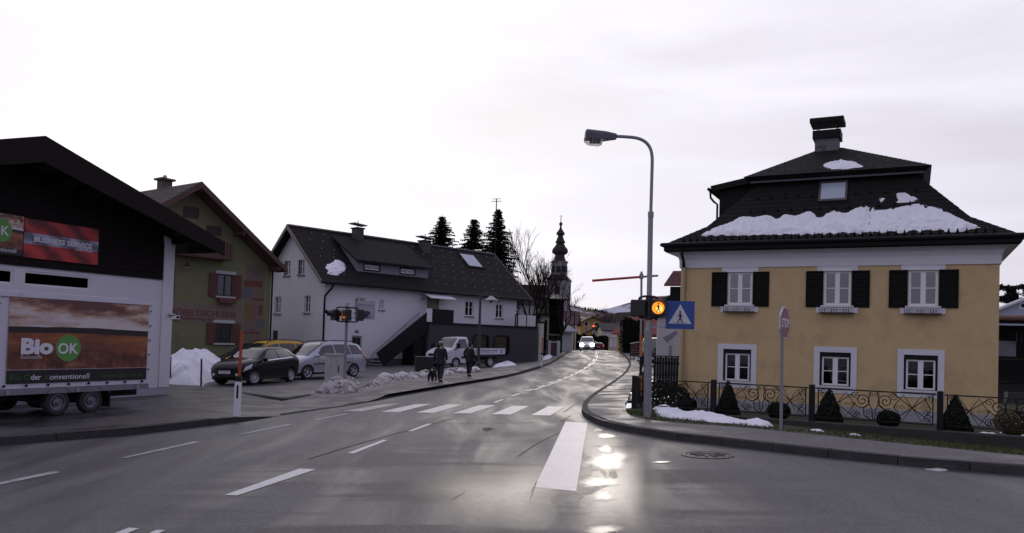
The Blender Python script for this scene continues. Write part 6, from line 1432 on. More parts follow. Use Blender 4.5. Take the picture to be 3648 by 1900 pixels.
make_car('black_hatchback', 'shiny black small hatchback parked beside the snow heap', HATCH, M_cblack, p, hd, .74, 3.24, .30, plate='VB 598 CA', steer=R(-24), trim=True, spokes=9)
hd = (-.57, -.82); p = back_from_front_wheel(G(1091, 1353), hd, -.80, .95)
make_car('silver_minivan', 'silver minivan with roof rails parked behind the grey utility cabinet', VAN, M_csilver, p, hd, .95, 3.78, .33, rails=True, ws=(.215, .40), sw=((.29, .40, .555, .54), (.57, .555, .76, .745)), third=(.775, .76, .925, .885), spokes=5)
hd = (-.62, -.78); pc = AT(800, 1340, 37.0); p = Vector((pc.x, pc.y, 0))
make_car('yellow_estate_car', 'yellow estate car with black roof rails half hidden behind the black hatchback', scaled(VAN, 4.55, 1.74, .89), M_cyellow, p, hd, .9, 3.55, .32, rails=True, ws=(.215, .40), sw=((.29, .40, .555, .54), (.57, .555, .76, .745)), third=(.775, .76, .925, .885))
hd = (-.62, -.78); pc = AT(772, 1325, 41.5)
make_car('dark_parked_car', 'dark car behind the snow heap next to the yellow estate', scaled(VAN, 4.4, 1.66, .88), M_cdark, Vector((pc.x, pc.y, 0)), hd, .9, 3.45, .32, ws=(.215, .40))
M_beam = glow('lit_headlamp', (1.0, .95, .86), 30.0); M_tail_on = glow('lit_tail_lamp', (1.0, .04, .02), 1.6)
c = G(2091, 1251.5); make_car('white_offroad_car', 'pale off-road car driving towards the camera with headlights on', scaled(VAN, 4.6, 1.80, .93), M_cwhite, Vector((c.x, c.y, 0)), (-.10, -1), .95, 3.6, .36, lit=M_beam, ws=(.215, .40))
for sd in (1, -1): MB().lathe([(.19, 0), (.15, .03), (0, .05)], 14, Matrix.Translation((-.03, sd * .62, .80)) @ Matrix.Rotation(R(-90), 4, 'Y')).build('headlight', M_beam, bpy.data.objects['white_offroad_car'])  # bright discs added over the lamps for their wide glow
c = Vector((14.9, 131, 0)); make_car('red_tailed_car', 'small dark car driving away over the crest with red tail lamps', scaled(HATCH, 4.0, 1.5, .86), M_cred, c + Vector((.08, 4, 0)), (.10, 1), .74, 3.24, .30, tail_lit=M_tail_on)
# flatbed truck before the annex
hd = (-.67, -.74); tk = thing('flatbed_truck', 'white flatbed truck with lettered drop side parked before the grey annex', 'truck')
CAB = [(0, .42, .78, .86, .66, .70, .62), (.08, .34, .92, 1.04, .84, .86, .74), (.30, .32, 1.06, 1.16, .93, .94, .80), (.60, .32, 1.16, 1.27, .96, .97, .82), (.80, .32, 1.20, 1.42, .96, .98, .80), (1.25, .32, 1.22, 1.86, .96, .98, .74), (1.45, .32, 1.22, 1.96, .96, .98, .72), (1.9, .32, 1.22, 1.99, .96, .98, .72), (2.22, .34, 1.22, 1.97, .95, .97, .71), (2.26, .40, 1.22, 1.92, .90, .93, .66)]
S = CarShape(CAB); S.body(M_cwhite, tk, (1.0,), .40, .86); S.across('windscreen', M_cg, tk, .68, 1.32, 5.12)
for sd in (1, -1):
    S.patch('window', M_cg, tk, .98, 1.38, 2.05, 2.02, 4.10, 4.86, sd); S.patch('window', M_cg, tk, .78, 1.05, 1.0, 1.2, 3.85, 4.35, sd)
    S.patch('headlight', M_lens, tk, .05, .12, .28, .36, 3.4, 4.15, sd); S.patch('side_moulding', M_darkpl, tk, 1.42, 1.42, 2.2, 2.2, 2.5, 2.75, sd)
    p = S.P(.98, 4.1, sd); MB().box(-.06, .06, -.12, .12, -.17, .17, Matrix.Translation(p + Vector((0, sd * .22, .18)))).build('mirror', M_darkpl, tk)
    for x in (1.0, 4.15): car_wheel(tk, x, sd * .84, .34, sd, pm('truck_rim', (.55, .55, .57), .4, .1, 5), 0, 6)
MB().box(-.04, .10, -.6, .6, .42, .72).build('bumper', M_darkpl, tk); MB().box(-.03, .07, -.5, .5, .80, .95).build('grille', M_darkpl, tk)
for y in (-.42, .34): MB().box(2.0, 5.35, y, y + .08, .50, .68).build('chassis_rail', M_black, tk)
bd = MB().box(2.36, 5.45, -1.02, 1.02, .82, .90).build('load_bed', M_darkpl, tk)
M_drop = pm('white_drop_side', (.55, .56, .62), .5, .06, 4)
for y0, y1 in ((-1.05, -1.02), (1.02, 1.05)): MB().box(2.36, 5.45, y0, y1, .84, 1.24).build('drop_side', M_drop, bd)
MB().box(5.45, 5.48, -1.05, 1.05, .84, 1.24).build('tailboard', M_drop, bd); MB().box(2.33, 2.36, -1.05, 1.05, .84, 1.5).build('headboard', M_drop, bd)
def tside(body, x0, w, z, sz, mat): return text('lettering', body, sz, mat, bd, Matrix.Translation((x0, 1.056, z)) @ Matrix.Rotation(math.pi, 4, 'Z') @ FACE, width=w)
M_btext = pm('grey_blue_print', (.13, .15, .26), .5, .1, 4)
SDY = 1
def side_text(body, xl, w, z, sz, mat):
    # on the side whose outward normal is +y, text runs towards -x when seen from outside
    return text('lettering', body, sz, mat, bd, Matrix.Translation((xl, 1.056, z)) @ Matrix.Rotation(math.pi, 4, 'Z') @ FACE, width=w)
def side_text_l(body, xl, w, z, sz, mat): return text('lettering', body, sz, mat, bd, Matrix.Translation((xl, -1.056, z)) @ FACE, width=w, bold=.004)
for f in (side_text_l,):
    f('climaccess mandl', 3.15, 1.55, 1.06, .17, M_btext); f('klima  heizung  bad', 3.15, 1.3, .93, .09, pm('pale_grey_print', (.35, .36, .4), .5, .1, 4))
for xl in (2.62, 5.02):
    mb = MB().bar((xl, -1.057, .93), (xl, -1.057, 1.08), .003, .035).bar((xl + .09, -1.057, .93), (xl + .09, -1.057, 1.0), .003, .09).bar((xl + .06, -1.057, 1.05), (xl + .24, -1.057, 1.17), .003, .035).bar((xl + .08, -1.057, 1.19), (xl + .20, -1.057, 1.05), .003, .035); mb.build('logo', M_blk, bd)
p = back_from_front_wheel(G(1620, 1313.5), hd, -.84, 1.0); stand(tk, p, hd)
# parked cars beyond the corner on the right
c = AT(2300, 1270, 54); make_car('dark_parked_van', 'dark high car parked beyond the lamp post on the right', scaled(VAN, 4.5, 1.95, .92), M_cblack, Vector((c.x + .5, c.y, 0)), (-.2, -1), .95, 3.55, .34, ws=(.215, .40))

# ================================================================== street furniture
M_post = pm('lamp_post_zinc', (.23, .235, .25), .5, .15, 6, .15, 30, metal=.35)
b = G(2307, 1483, .12); D0 = b.y; LPZ = gz(b.x, b.y) + .12
lp = thing('street_lamp', 'tall grey street lamp with curved arm at the corner of the crossing', 'street lamp', (b.x, b.y, LPZ))
inv = Vector((b.x, b.y, LPZ))
def la(px, py): return AT(px, py, D0) - inv
MB().tube([(0, 0, -.1), la(2309, 1180)], .085, 14).build('pole_base', M_post, lp, smooth=True)
MB().tube([la(2309, 1181), la(2311, 1168), la(2318, 765), la(2318, 757)], [.082, .058, .056, .050], 14).build('pole_shaft', M_post, lp, smooth=True)
MB().tube([la(2318.5, 775), la(2318.5, 755)], .064, 14).build('pole_collar', M_post, lp)
arc = chaikin([la(2318.5, 757), la(2323, 600), la(2324, 560), la(2318, 528), la(2300, 505), la(2272, 492), la(2235, 488), la(2192, 486)], 2)
MB().tube(arc, .036, 12).build('arm', M_post, lp, smooth=True)
def lamp_head():
    a, e = la(2197, 487), la(2084, 482); d = (e - a).normalized(); up = Vector((0, 0, 1)); up = (up - d * up.dot(d)).normalized(); w = d.cross(up)
    P_ = lambda t, y, z: a + d * t + w * y + up * z; L_ = (e - a).length
    secs = [(0, .04, -.045, .045), (.02 * L_, .06, -.06, .055), (.35 * L_, .125, -.085, .085), (.95 * L_, .15, -.09, .11), (1.0 * L_, .13, -.08, .075)]
    mb = MB(); o = 0; v = []
    for t, wd, z0, z1 in secs: v += [P_(t, -wd, z0), P_(t, wd, z0), P_(t, wd, lerp(z0, z1, .6)), P_(t, wd * .7, z1), P_(t, -wd * .7, z1), P_(t, -wd, lerp(z0, z1, .6))]
    f = [tuple(range(6))[::-1], tuple(24 + k for k in range(6))]
    for i in range(4):
        for k in range(6): f.append((6 * i + k, 6 * i + (k + 1) % 6, 6 * i + 6 + (k + 1) % 6, 6 * i + 6 + k))
    hd_ = mb.add(v, f).build('luminaire', pm('luminaire_grey', (.07, .075, .09), .45, .15, 6), lp)
    v = []
    for t, wd, z in ((.36 * L_, .09, -.088), (.40 * L_, .10, -.16), (.55 * L_, .115, -.215), (.88 * L_, .12, -.20), (1.03 * L_, .11, -.12), (1.04 * L_, .10, -.085)): v += [P_(t, -wd, -.087), P_(t, wd, -.087), P_(t, wd * .85, z), P_(t, -wd * .85, z)]
    f = []
    for i in range(5):
        for k in range(4): f.append((4 * i + k, 4 * i + (k + 1) % 4, 4 * i + 4 + (k + 1) % 4, 4 * i + 4 + k))
    MB().add(v, f).build('bowl', glass_mat('lamp_bowl', (.75, .74, .74), .12), hd_, smooth=True)
    MB().tube([P_(.5 * L_, 0, -.13), P_(.85 * L_, 0, -.14)], .045, 10).build('bulb', pm('lamp_bulb', (.10, .10, .11), .3, .1, 5), hd_)
lamp_head()
# twin flashing beacons and the crossing sign carried by the lamp post
M_sig = pm('signal_black', (.010, .009, .009), .45, .2, 8)
M_amber = glow('amber_lamp', (1.0, .30, .03), 1.35, (.6, .2, .02)); M_amber_c = glow('amber_core', (1.0, .62, .16), 1.5, (.6, .3, .05))
bc = thing('crossing_beacon', 'black twin beacon with lit amber walking figure on the lamp post', 'traffic light', (b.x, b.y, LPZ))
def sigbox(parent, c, face_rz, s=.165, lit=None):
    M_ = Matrix.Translation(c) @ Matrix.Rotation(face_rz, 4, 'Z'); mb = MB()
    v = []; n = 20
    hd_ = MB().box(-s, s, -.10, .12, -s * 1.12, s * 1.12, M_).build('signal_head', M_sig, parent, bevel=.03)
    r = s * .80; vz = []
    for i in range(17):
        a = R(-20 + i * 220 / 16); k = .24 if 20 < -20 + i * 220 / 16 < 160 else .14
        for y in (-.10, -.10 - k): vz.append(M_ @ Vector((r * 1.08 * math.cos(a), y, r * 1.08 * math.sin(a) + .01)))
    MB().add(vz, [(2 * i, 2 * i + 1, 2 * i + 3, 2 * i + 2) for i in range(16)]).build('visor', M_sig, hd_, smooth=True)
    ln = MB().lathe([(r, 0), (r * .9, .012), (r * .5, .03), (0, .035)], 28, M_ @ Matrix.Translation((0, -.101, 0)) @ Matrix.Rotation(R(90), 4, 'X')).build('lens', lit or M_sig, hd_, smooth=True)
    return hd_, M_, r
# heads sit in front of the pole line
hR, MR, rL = sigbox(bc, AT(2344, 1098, D0 - .05) - inv, R(-8), lit=M_amber); sigbox(bc, AT(2273, 1099, D0 + .05) - inv, R(172))
def walker(parent, M_, s, mat, y=-.145):
    """walking figure symbol"""
    segs = [((0, .52), (0, .52), .0), ((0.0, .30), (0.02, -.05), .20), ((.02, -.05), (-.22, -.55), .11), ((.02, -.05), (.24, -.52), .11), ((.0, .25), (-.24, .02), .07), ((.02, .25), (.24, .0), .07)]
    mb = MB(); mb.lathe([(.095 * s, 0), (.095 * s, .004)], 14, M_ @ Matrix.Translation((.0, y, .45 * s)) @ Matrix.Rotation(R(90), 4, 'X'))
    for a, c, w in segs[1:]:
        d = Vector((c[0] - a[0], 0, c[1] - a[1])); n_ = Vector((-d.z, 0, d.x)).normalized() * w * s / 2
        p = [Vector((a[0] * s, y, a[1] * s)) + n_, Vector((a[0] * s, y, a[1] * s)) - n_, Vector((c[0] * s, y, c[1] * s)) - n_ * .8, Vector((c[0] * s, y, c[1] * s)) + n_ * .8]; mb.prism([M_ @ q for q in p], (0, 0, 0), M_.to_3x3() @ Vector((0, .004, 0)))
    return mb.build('walking_figure', mat, parent)
walker(hR, MR, .19, M_blk if False else pm('figure_black', (.01, .008, .008), .6, .1, 4))
MB().lathe([(rL * .55, 0), (0, .004)], 24, MR @ Matrix.Translation((.02, -.138, -.02)) @ Matrix.Rotation(R(90), 4, 'X')).build('lens_core', M_amber_c, hR)
t0, t1 = AT(2285, 1060, D0) - inv, AT(2345, 1058, D0) - inv
MB().tube(chaikin([AT(2275, 1072, D0 + .05) - inv, AT(2280, 1058, D0 + .03) - inv, AT(2312, 1055, D0 - .08) - inv, AT(2342, 1060, D0) - inv, AT(2346, 1072, D0) - inv], 1), .025, 8).build('bracket', M_sig, bc)
MB().tube(chaikin([AT(2275, 1126, D0 + .05) - inv, AT(2280, 1132, D0 + .03) - inv, AT(2312, 1134, D0 - .08) - inv, AT(2342, 1132, D0) - inv, AT(2346, 1125, D0) - inv], 1), .025, 8).build('bracket', M_sig, bc)
MB().tube([AT(2313, 1060, D0) - inv, AT(2312, 1140, D0) - inv], .075, 12).build('clamp', M_sig, bc)
pcs = AT(2423, 1123, D0 - .02)
cs = thing('crossing_sign', 'square blue pedestrian crossing sign with walking figure in a white triangle', 'road sign', pcs, R(-14))
s = .305; Z_ = 0
MB().box(-s, s, -.005, .012, -s, s).build('panel', pm('sign_blue', (.012, .055, .26), .35, .08, 4), cs); pn = cs.children[-1]
MB().prism([Vector((-.245, -.009, -.19)), Vector((.245, -.009, -.19)), Vector((0, -.009, .235))], (0, 0, 0), (0, .003, 0)).build('triangle', pm('sign_white', (.55, .57, .62), .4, .05, 4), pn)
walker(pn, Matrix.Translation((0, 0, -.045)), .245, MATS['figure_black'], y=-.012)
MB().box(-.16, .16, -.012, -.010, -.175, -.168).build('ground_line', MATS['figure_black'], pn)
l0 = Matrix.Rotation(R(14), 4, 'Z') @ (AT(2315, 1165, D0) - pcs)
MB().bar(l0, (-.28, .03, -.27), .03, .04).build('bracket', M_galv, cs)
# height gauge: striped pole with a red and grey cross bar
b2 = G(2281, 1452, .1); D2_ = b2.y; hg = thing('height_gauge', 'thin orange and black striped pole with long red cross bar behind the lamp post', 'pole', (b2.x, b2.y, gz(b2.x, b2.y)))
i2 = hg.location.copy(); ha = lambda px, py: AT(px, py, D2_) - i2
M_or = pm('orange_paint', (.42, .13, .02), .5, .15, 5); M_redb = pm('red_bar_paint', (.42, .035, .03), .5, .2, 5)
MB().tube([ha(2285.5, 968), ha(2283.5, 1192)], .028, 8).build('upper_tube', M_post, hg)
for i, (a, c, m_) in enumerate(((1193, 1269, M_or), (1270, 1338, M_black), (1339, 1409, M_or), (1410, 1452, M_black))): MB().tube([ha(2283.5 - i * .5, a), ha(2283 - i * .5, c)], .034, 8).build('stripe', m_, hg)
MB().tube([ha(2110, 1000.5), ha(2283, 987)], .030, 8).build('cross_bar', M_redb, hg); MB().tube([ha(2286, 986.8), ha(2344, 982.5)], .027, 8).build('cross_bar_end', M_post, hg)
MB().tube([ha(2285, 976), ha(2285, 994)], .05, 8).build('joint', M_post, hg)
# stop sign turned towards the side street
b3 = G(2782, 1537, .1); ss = thing('stop_sign', 'red octagonal stop sign seen edge-on on a thin grey pole before the house', 'road sign', (b3.x, b3.y, gz(b3.x, b3.y) + .1), 0)
i3 = ss.location.copy(); top = AT(2788, 1096, b3.y) - i3
MB().tube([(0, 0, -.05), top], .030, 10).build('pole', M_post, ss)
cz = (AT(2797, 1151, b3.y) - i3); rz = R(55); nx_ = Vector((math.sin(rz), -math.cos(rz), 0)); Ms = Matrix.Translation(Vector((top.x * .9, 0, cz.z)) + nx_ * .05 + Vector((.0, .0, 0))) @ Matrix.Rotation(rz, 4, 'Z'); ro = .31
def octa(r, y0, y1): return [Ms @ Vector((r * math.cos(R(22.5 + 45 * k)), y0, r * math.sin(R(22.5 + 45 * k)))) for k in range(8)], Ms.to_3x3() @ Vector((0, y1 - y0, 0))
p_, d_ = octa(ro, -.0, .03); pl_ = MB().prism(p_, (0, 0, 0), d_).build('plate', pm('sign_rim', (.5, .5, .54), .4, .08, 4), ss)
p_, d_ = octa(ro * .93, -.004, -.001); MB().prism(p_, (0, 0, 0), d_).build('red_face', pm('stop_red', (.14, .014, .014), .4, .1, 4), pl_)
text('lettering', 'STOP', .20, M_wtext, pl_, Ms @ Matrix.Translation((-.225, -.006, -.08)) @ FACE @ Matrix.Scale(1.12, 4, (0, 1, 0)), bold=.004, width=.45)
for dz in (.18, -.18): MB().box(-.05, .05, .03, .07, dz - .02, dz + .02, Ms).build('clip', M_galv, pl_)
# delineator with its snow pole
def delineator(px, py, sc, label, pole_px=None):
    b = G(px, py, .13 if px < 1000 else .12); t = thing('delineator', label, 'road marker post', (b.x, b.y, gz(b.x, b.y) + (.13 if px < 1000 else .12)), R(-10), 'roadside marker posts')
    prof = [(-.078, -.03), (.078, -.03), (.065, .035), (.0, .055), (-.065, .035)]
    v = [Vector((x, y, 0)) for x, y in prof] + [Vector((x * .92, y, .74)) for x, y in prof]
    MB().add(v, [(4, 3, 2, 1, 0), (5, 6, 7, 8, 9)] + [(i, (i + 1) % 5, 5 + (i + 1) % 5, 5 + i) for i in range(5)]).build('post', pm('post_white', (.60, .60, .66), .5, .08, 5, dirt=((.4, .38, .37), 4, .6)), t)
    v = [Vector((x * 1.0, y * 1.05, .741)) for x, y in prof] + [Vector((x * .95, y, .86)) for x, y in prof]
    MB().add(v, [(4, 3, 2, 1, 0), (5, 6, 7, 8, 9)] + [(i, (i + 1) % 5, 5 + (i + 1) % 5, 5 + i) for i in range(5)]).build('cap', M_black, t)
    MB().box(-.022, .022, -.036, -.031, .38, .66).build('reflector', M_black, t)
    MB().tube([(.01, .0, .84), (.03, .0, 1.83)], .033, 8).build('snow_pole', pm('red_orange_plastic', (.34, .045, .018), .5, .12, 6), t)
    return t
delineator(845, 1482, 1, 'white marker post with red orange snow pole at the near left kerb')
delineator(1929, 1306, 1, 'small far marker post with red pole on the left footway before the annex')
# left beacon with the backs of its companions
b4 = G(1226, 1384, .05); D4 = b4.y; lb = thing('left_beacon', 'black flashing beacon cluster on a grey pole behind the left footway', 'traffic light', (b4.x, b4.y, gz(b4.x, b4.y)))
i4 = lb.location.copy(); lq = lambda px, py, dd=0: AT(px, py, D4 + dd) - i4
MB().tube([lq(1226, 1390), lq(1231, 1250), lq(1237, 1088)], .055, 12).build('pole', M_post, lb, smooth=True)
MB().tube([lq(1236.5, 1092), lq(1237, 1080)], .08, 10).build('pole_cap', M_galv, lb)
sigbox(lb, lq(1193, 1122, .1), R(-52), .18); hB, MBk, _ = sigbox(lb, lq(1234, 1123, -.2), R(-48), .18, lit=glow('amber_dim', (1.0, .26, .03), .22, (.3, .08, .01))); sigbox(lb, lq(1282, 1124, .15), R(120), .18)
MB().tube(chaikin([lq(1199, 1100, .1), lq(1203, 1094, 0), lq(1236, 1096, -.1), lq(1270, 1098, 0), lq(1276, 1103, .1)], 1), .028, 8).build('bracket', M_sig, lb); MB().tube(chaikin([lq(1199, 1141, .1), lq(1203, 1145, 0), lq(1236, 1147, -.1), lq(1270, 1148, 0), lq(1276, 1143, .1)], 1), .028, 8).build('bracket', M_sig, lb)
pb4 = lq(1303, 1105, .25); M4 = Matrix.Translation(pb4) @ Matrix.Rotation(R(12), 4, 'Z')
sb = thing('sign_back', 'bare grey back of a square road sign beside the left beacon', 'road sign', i4); MB().box(-.335, .335, -.01, .01, -.335, .335, M4).build('panel', pm('bare_sign_back', (.33, .33, .37), .55, .12, 4), sb)
for z in (.21, -.22): MB().box(-.30, .26, -.035, -.011, z - .018, z + .018, M4).build('rail', M_galv, sb); MB().bar(M4 @ Vector((-.30, -.03, z)), lq(1237, 1105 if z > 0 else 1143, .08), .03).build('arm', M_galv, sb)
# grey utility cabinet
b5 = G(1190, 1374, .02); uc = thing('utility_cabinet', 'pale grey concrete utility cabinet standing in the dirty snow bank', 'utility cabinet', (b5.x, b5.y, gz(b5.x, b5.y)), R(36))
M_conc = pm('pale_concrete', (.40, .39, .38), .9, .15, 4, .4, 50, dirt=((.25, .24, .23), 2.5, .56))
MB().box(-.31, .31, -.25, .25, -.1, .20).build('base', M_conc, uc); MB().box(-.30, .30, -.24, .24, .205, 1.19).build('body', M_conc, uc); MB().box(-.335, .335, -.275, .275, 1.192, 1.25).build('lid', M_conc, uc)
MB().box(-.275, -.005, -.252, -.242, .25, 1.15).build('door', M_conc, uc); MB().box(.005, .275, -.252, -.242, .25, 1.15).build('door', M_conc, uc); MB().box(.03, .07, -.262, -.253, .56, .80).build('handle', M_black, uc)
# wire fence posts by the snow heap
M_fpost = pm('blue_black_post', (.02, .022, .035), .5, .15, 8)
wf_ = thing('wire_fence', 'two dark steel posts with thin wires beside the barn', 'fence', G(716, 1390)); w0 = wf_.location.copy()
tops = []
for px, pb_, pt in ((606, 1379, 1270), (716, 1389, 1279)):
    p = G(px, pb_) - w0; q = AT(px + 2, pt, G(px, pb_).y) - w0; MB().bar(p, q, .05, .05).build('post', M_fpost, wf_); tops.append((p, q))
for k in (.12, .3, .45, .62, .78, .93):
    a = tops[0][0].lerp(tops[0][1], k); c = tops[1][0].lerp(tops[1][1], k); d = (a - c) * .8; MB().tube([a + d, a], .006, 4).build('wire', M_fpost, wf_)
# green arched lamp by the truck
M_gl = pm('dark_green_paint', (.022, .035, .032), .5, .2, 6)
def arched_lamp(px, pb_, label, dist=None, top=1050, arm=60, sc=1.0):
    b = G(px, pb_); t = thing('arched_street_lamp', label, 'street lamp', (b.x, b.y, gz(b.x, b.y)), 0, 'green arched lamps'); H = 4.45 * sc
    MB().tube([(0, 0, 0), (0, 0, H)], [.09, .065], 10).build('pole', M_gl, t); MB().lathe([(.13, 0), (.13, .5), (.09, .56)], 10).build('pole_base', M_gl, t)
    pts = [(0, 0, H - .55)] + [(.52 - .52 * math.cos(R(a)), 0, H - .35 + .42 * math.sin(R(a))) for a in range(0, 181, 20)] + [(1.06, 0, H - .5)]
    MB().tube(pts, .028, 6).build('arm', M_gl, t); MB().tube([(.0, 0, H - .3), (.25, 0, H - .05)], .02, 6).build('brace', M_gl, t)
    sh = MB().lathe([(.06, H - .02), (.10, H - .12), (.16, H - .2), (.38, H - .33), (.39, H - .35), (.14, H - .33)], 18, Matrix.Translation((.62, 0, 0)), cap=False).build('lamp_shade', pm('pale_shade', (.40, .40, .40), .4, .1, 4), t, smooth=True)
    MB().lathe([(.13, H - .30), (.13, H - .42), (.06, H - .5), (0, H - .52)], 12, Matrix.Translation((.62, 0, 0))).build('globe', pm('globe_glass', (.2, .21, .22), .2, .1, 4), sh)
    MB().lathe([(.10, H + .10), (.12, H), (.10, H - .1)], 10, Matrix.Translation((.62, 0, 0))).build('cap', M_gl, sh); return t
arched_lamp(1703, 1324, 'dark green arched street lamp standing by the flatbed truck')
# dark stone block
b6 = G(1500, 1338); nb_ = thing('dark_stone_block', 'low dark mossy stone block behind the walkers', 'stone block', (b6.x, b6.y, gz(b6.x, b6.y)), R(14)); MB().box(-.30, .58, -.2, .3, -.1, .93).build('block', pm('mossy_dark_stone', (.022, .021, .019), .95, .5, 5, .8, 25, dirt=((.05, .055, .03), 3, .58)), nb_, bevel=.03); MB().box(-.31, .59, -.21, .31, .935, .96).build('coping', pm('pale_coping', (.16, .155, .15), .9, .2, 6), nb_)

# ================================================================== heaps and banks of snow
pts = [(520, 1374), (620, 1384), (690, 1388), (730, 1382), (725, 1374), (735, 1366), (760, 1360), (800, 1350), (840, 1342), (850, 1334), (700, 1326), (540, 1330)]
def heap_surf(a, b): return Vector((a, b, gz(a, b) + .01)), Vector((0, 0, 1))
o = mound('snow_heap', ground_poly(pts, 2), heap_surf, 1.45, .13, M_snow_pile, lump=.55, soft=.95, lscale=.55, power=1.1, seed=11, rough=.025); tag(o, 'tall ploughed snow heap between the wire fence and the black hatchback', 'snow heap')
o = mound('snow_bank', ground_poly([(1095, 1415), (1150, 1404), (1250, 1406), (1300, 1398), (1290, 1385), (1285, 1368), (1220, 1362), (1165, 1366), (1130, 1384)], 2), gsurf(.01), .40, .08, M_snow_dirty, lump=.7, soft=.4, lscale=1.5, seed=21, rough=.09); tag(o, 'brown dirty snow heaped round the foot of the utility cabinet', 'snow heap')
o = mound('snow_bank', ground_poly([(1285, 1399), (1340, 1388), (1420, 1372), (1500, 1362), (1560, 1352), (1640, 1346), (1705, 1334), (1712, 1326), (1620, 1328), (1480, 1343), (1380, 1354), (1300, 1364)], 2), gsurf(.01), .28, .09, M_snow_dirty, lump=.9, soft=.35, lscale=1.1, seed=23, rough=.10); tag(o, 'long low bank of dirty snow along the left footway behind the walkers', 'snow heap')
o = mound('snow_bank', ground_poly([(1755, 1318), (1800, 1314), (1850, 1310), (1840, 1303), (1790, 1304), (1752, 1309)], 2), gsurf(.01), .32, .10, M_snow_pile, lump=.8, soft=.4, lscale=1.0, seed=25, rough=.08); tag(o, 'white snow left along the foot of the grey annex', 'snow heap')
o = mound('snow_bank', ground_poly([(1925, 1290), (1955, 1286), (1972, 1275), (1960, 1272), (1930, 1278)], 2), gsurf(.12), .3, .15, M_snow_pile, lump=.8, soft=.5, lscale=1.0, seed=27, rough=.08); tag(o, 'small far snow heap beside the maroon gate', 'snow heap')
def lump(px, py, r, seed, label, sq=(1.3, 1, .75), mat=None):
    b = G(px, py); bm = bmesh.new(); bmesh.ops.create_icosphere(bm, subdivisions=3, radius=r)
    for v in bm.verts:
        n = mnoise.noise(v.co * 2.2 / r * .5 + Vector((seed, 0, 0))) * .35 + mnoise.noise(v.co * 5 / r * .5 + Vector((0, seed, 0))) * .18; v.co *= 1 + n; v.co.x *= sq[0]; v.co.y *= sq[1]; v.co.z = max(v.co.z * sq[2], -r * .4)
    me = bpy.data.meshes.new('snow_lump'); bm.to_mesh(me); bm.free(); me.materials.append(mat or M_snow_dirty); me.polygons.foreach_set('use_smooth', [True] * len(me.polygons)); o = link('snow_lump', me); o.location = (b.x, b.y, gz(b.x, b.y) + r * .42 * sq[2] + .1); return tag(o, label, 'snow', 'dirty snow lumps on the bank')
M_snow_lump = make_snow('lump_snow', (.12, .10, .09), .5, .68, (.62, .60, .60))
for i, (px, py, r, l_) in enumerate(((1378, 1366, .30, 'leftmost blocky snow lump on the bank'), (1432, 1358, .28, 'second snow lump from the left on the bank'), (1478, 1352, .22, 'third snow lump from the left on the bank'), (1518, 1356, .24, 'snow lump just left of the black dog'), (1598, 1346, .22, 'snow lump between the two walkers'), (1640, 1340, .25, 'snow lump left of the farther walker'), (1690, 1334, .26, 'snow lump at the foot of the green lamp'))): lump(px, py, r, i * 3.1, l_, mat=M_snow_lump)
# snow on the verge under the lamp post: lies on the sloping verge
def vsurf(a, b):
    l = FN.I @ Vector((a, b, 0)); best = min(range(len(VERGE[0])), key=lambda i: (VERGE[0][i] - Vector((a, b, VERGE[0][i].z))).length_squared); A_, B_ = VERGE
    bt = 1e9; z = 0
    for i in range(len(A_)):
        d = B_[i] - A_[i]; d.z = 0; p = Vector((a - A_[i].x, b - A_[i].y, 0)); t = min(max(p.dot(d) / max(d.length_squared, 1e-6), 0), 1); e = (p - d * t).length
        if e < bt: bt = e; z = verge_z(A_[i], t)
    return Vector((a, b, z + .012)), Vector((0, 0, 1))
o = mound('snow_patch', ground_poly([(2325, 1468), (2350, 1456), (2400, 1462), (2450, 1478), (2530, 1494), (2600, 1504), (2690, 1508), (2780, 1518), (2735, 1528), (2660, 1524), (2620, 1517), (2560, 1518), (2500, 1512), (2420, 1508), (2345, 1502), (2330, 1485)], 1), vsurf, .15, .05, M_snow, lump=.8, soft=.28, lscale=1.8, seed=31, rough=.04, bias=.025); tag(o, 'white snow patch on the verge right of the lamp post', 'snow')
for i, (q, l_) in enumerate(((((2885, 1528), (2915, 1526), (2945, 1533), (2910, 1535)), 'thin snow scrap on the verge under the middle cone shrub'), (((3020, 1543), (3050, 1541), (3075, 1546), (3040, 1549)), 'thin snow scrap on the verge right of the middle cone shrub'))): tag(mound('snow_patch', ground_poly(q, 2), vsurf, .03, .03, M_snow, soft=.05, seed=40 + i, rough=.01), l_, 'snow')
tag(mound('snow_patch', ground_poly(((3290, 1672), (3340, 1667), (3390, 1676), (3345, 1681)), 2), gsurf(.002), .012, .03, M_snow_lump, soft=.04, seed=44, rough=.006), 'small flat scrap of snow in the gutter of the right kerb', 'snow')
def gardsurf(a, b): l = FN.I @ Vector((a, b, 0)); return Vector((a, b, lerp(ZWT - .12, -.25, min(max((l.y - .2) / 3.8, 0), 1)) + .01)), Vector((0, 0, 1))
def gpoly(pxs, y): return [((FN.M @ Vector((FN.px(a, b, y + k)[0], y + k, 0))).x, (FN.M @ Vector((FN.px(a, b, y + k)[0], y + k, 0))).y) for a, b, k in pxs]
tag(mound('snow_patch', gpoly(((3560, 1440, .0), (3600, 1425, .9), (3700, 1425, 1.1), (3760, 1440, .2), (3650, 1455, -.4)), 6.0), gardsurf, .55, .10, M_snow, soft=.5, seed=51), 'rounded snow mound in the garden at the right edge', 'snow')
tag(mound('snow_patch', gpoly(((3440, 1520, .0), (3480, 1515, .6), (3600, 1520, .6), (3560, 1530, .0)), .9), gardsurf, .10, .05, M_snow, soft=.12, seed=52), 'snow strip just behind the right end of the fence', 'snow')
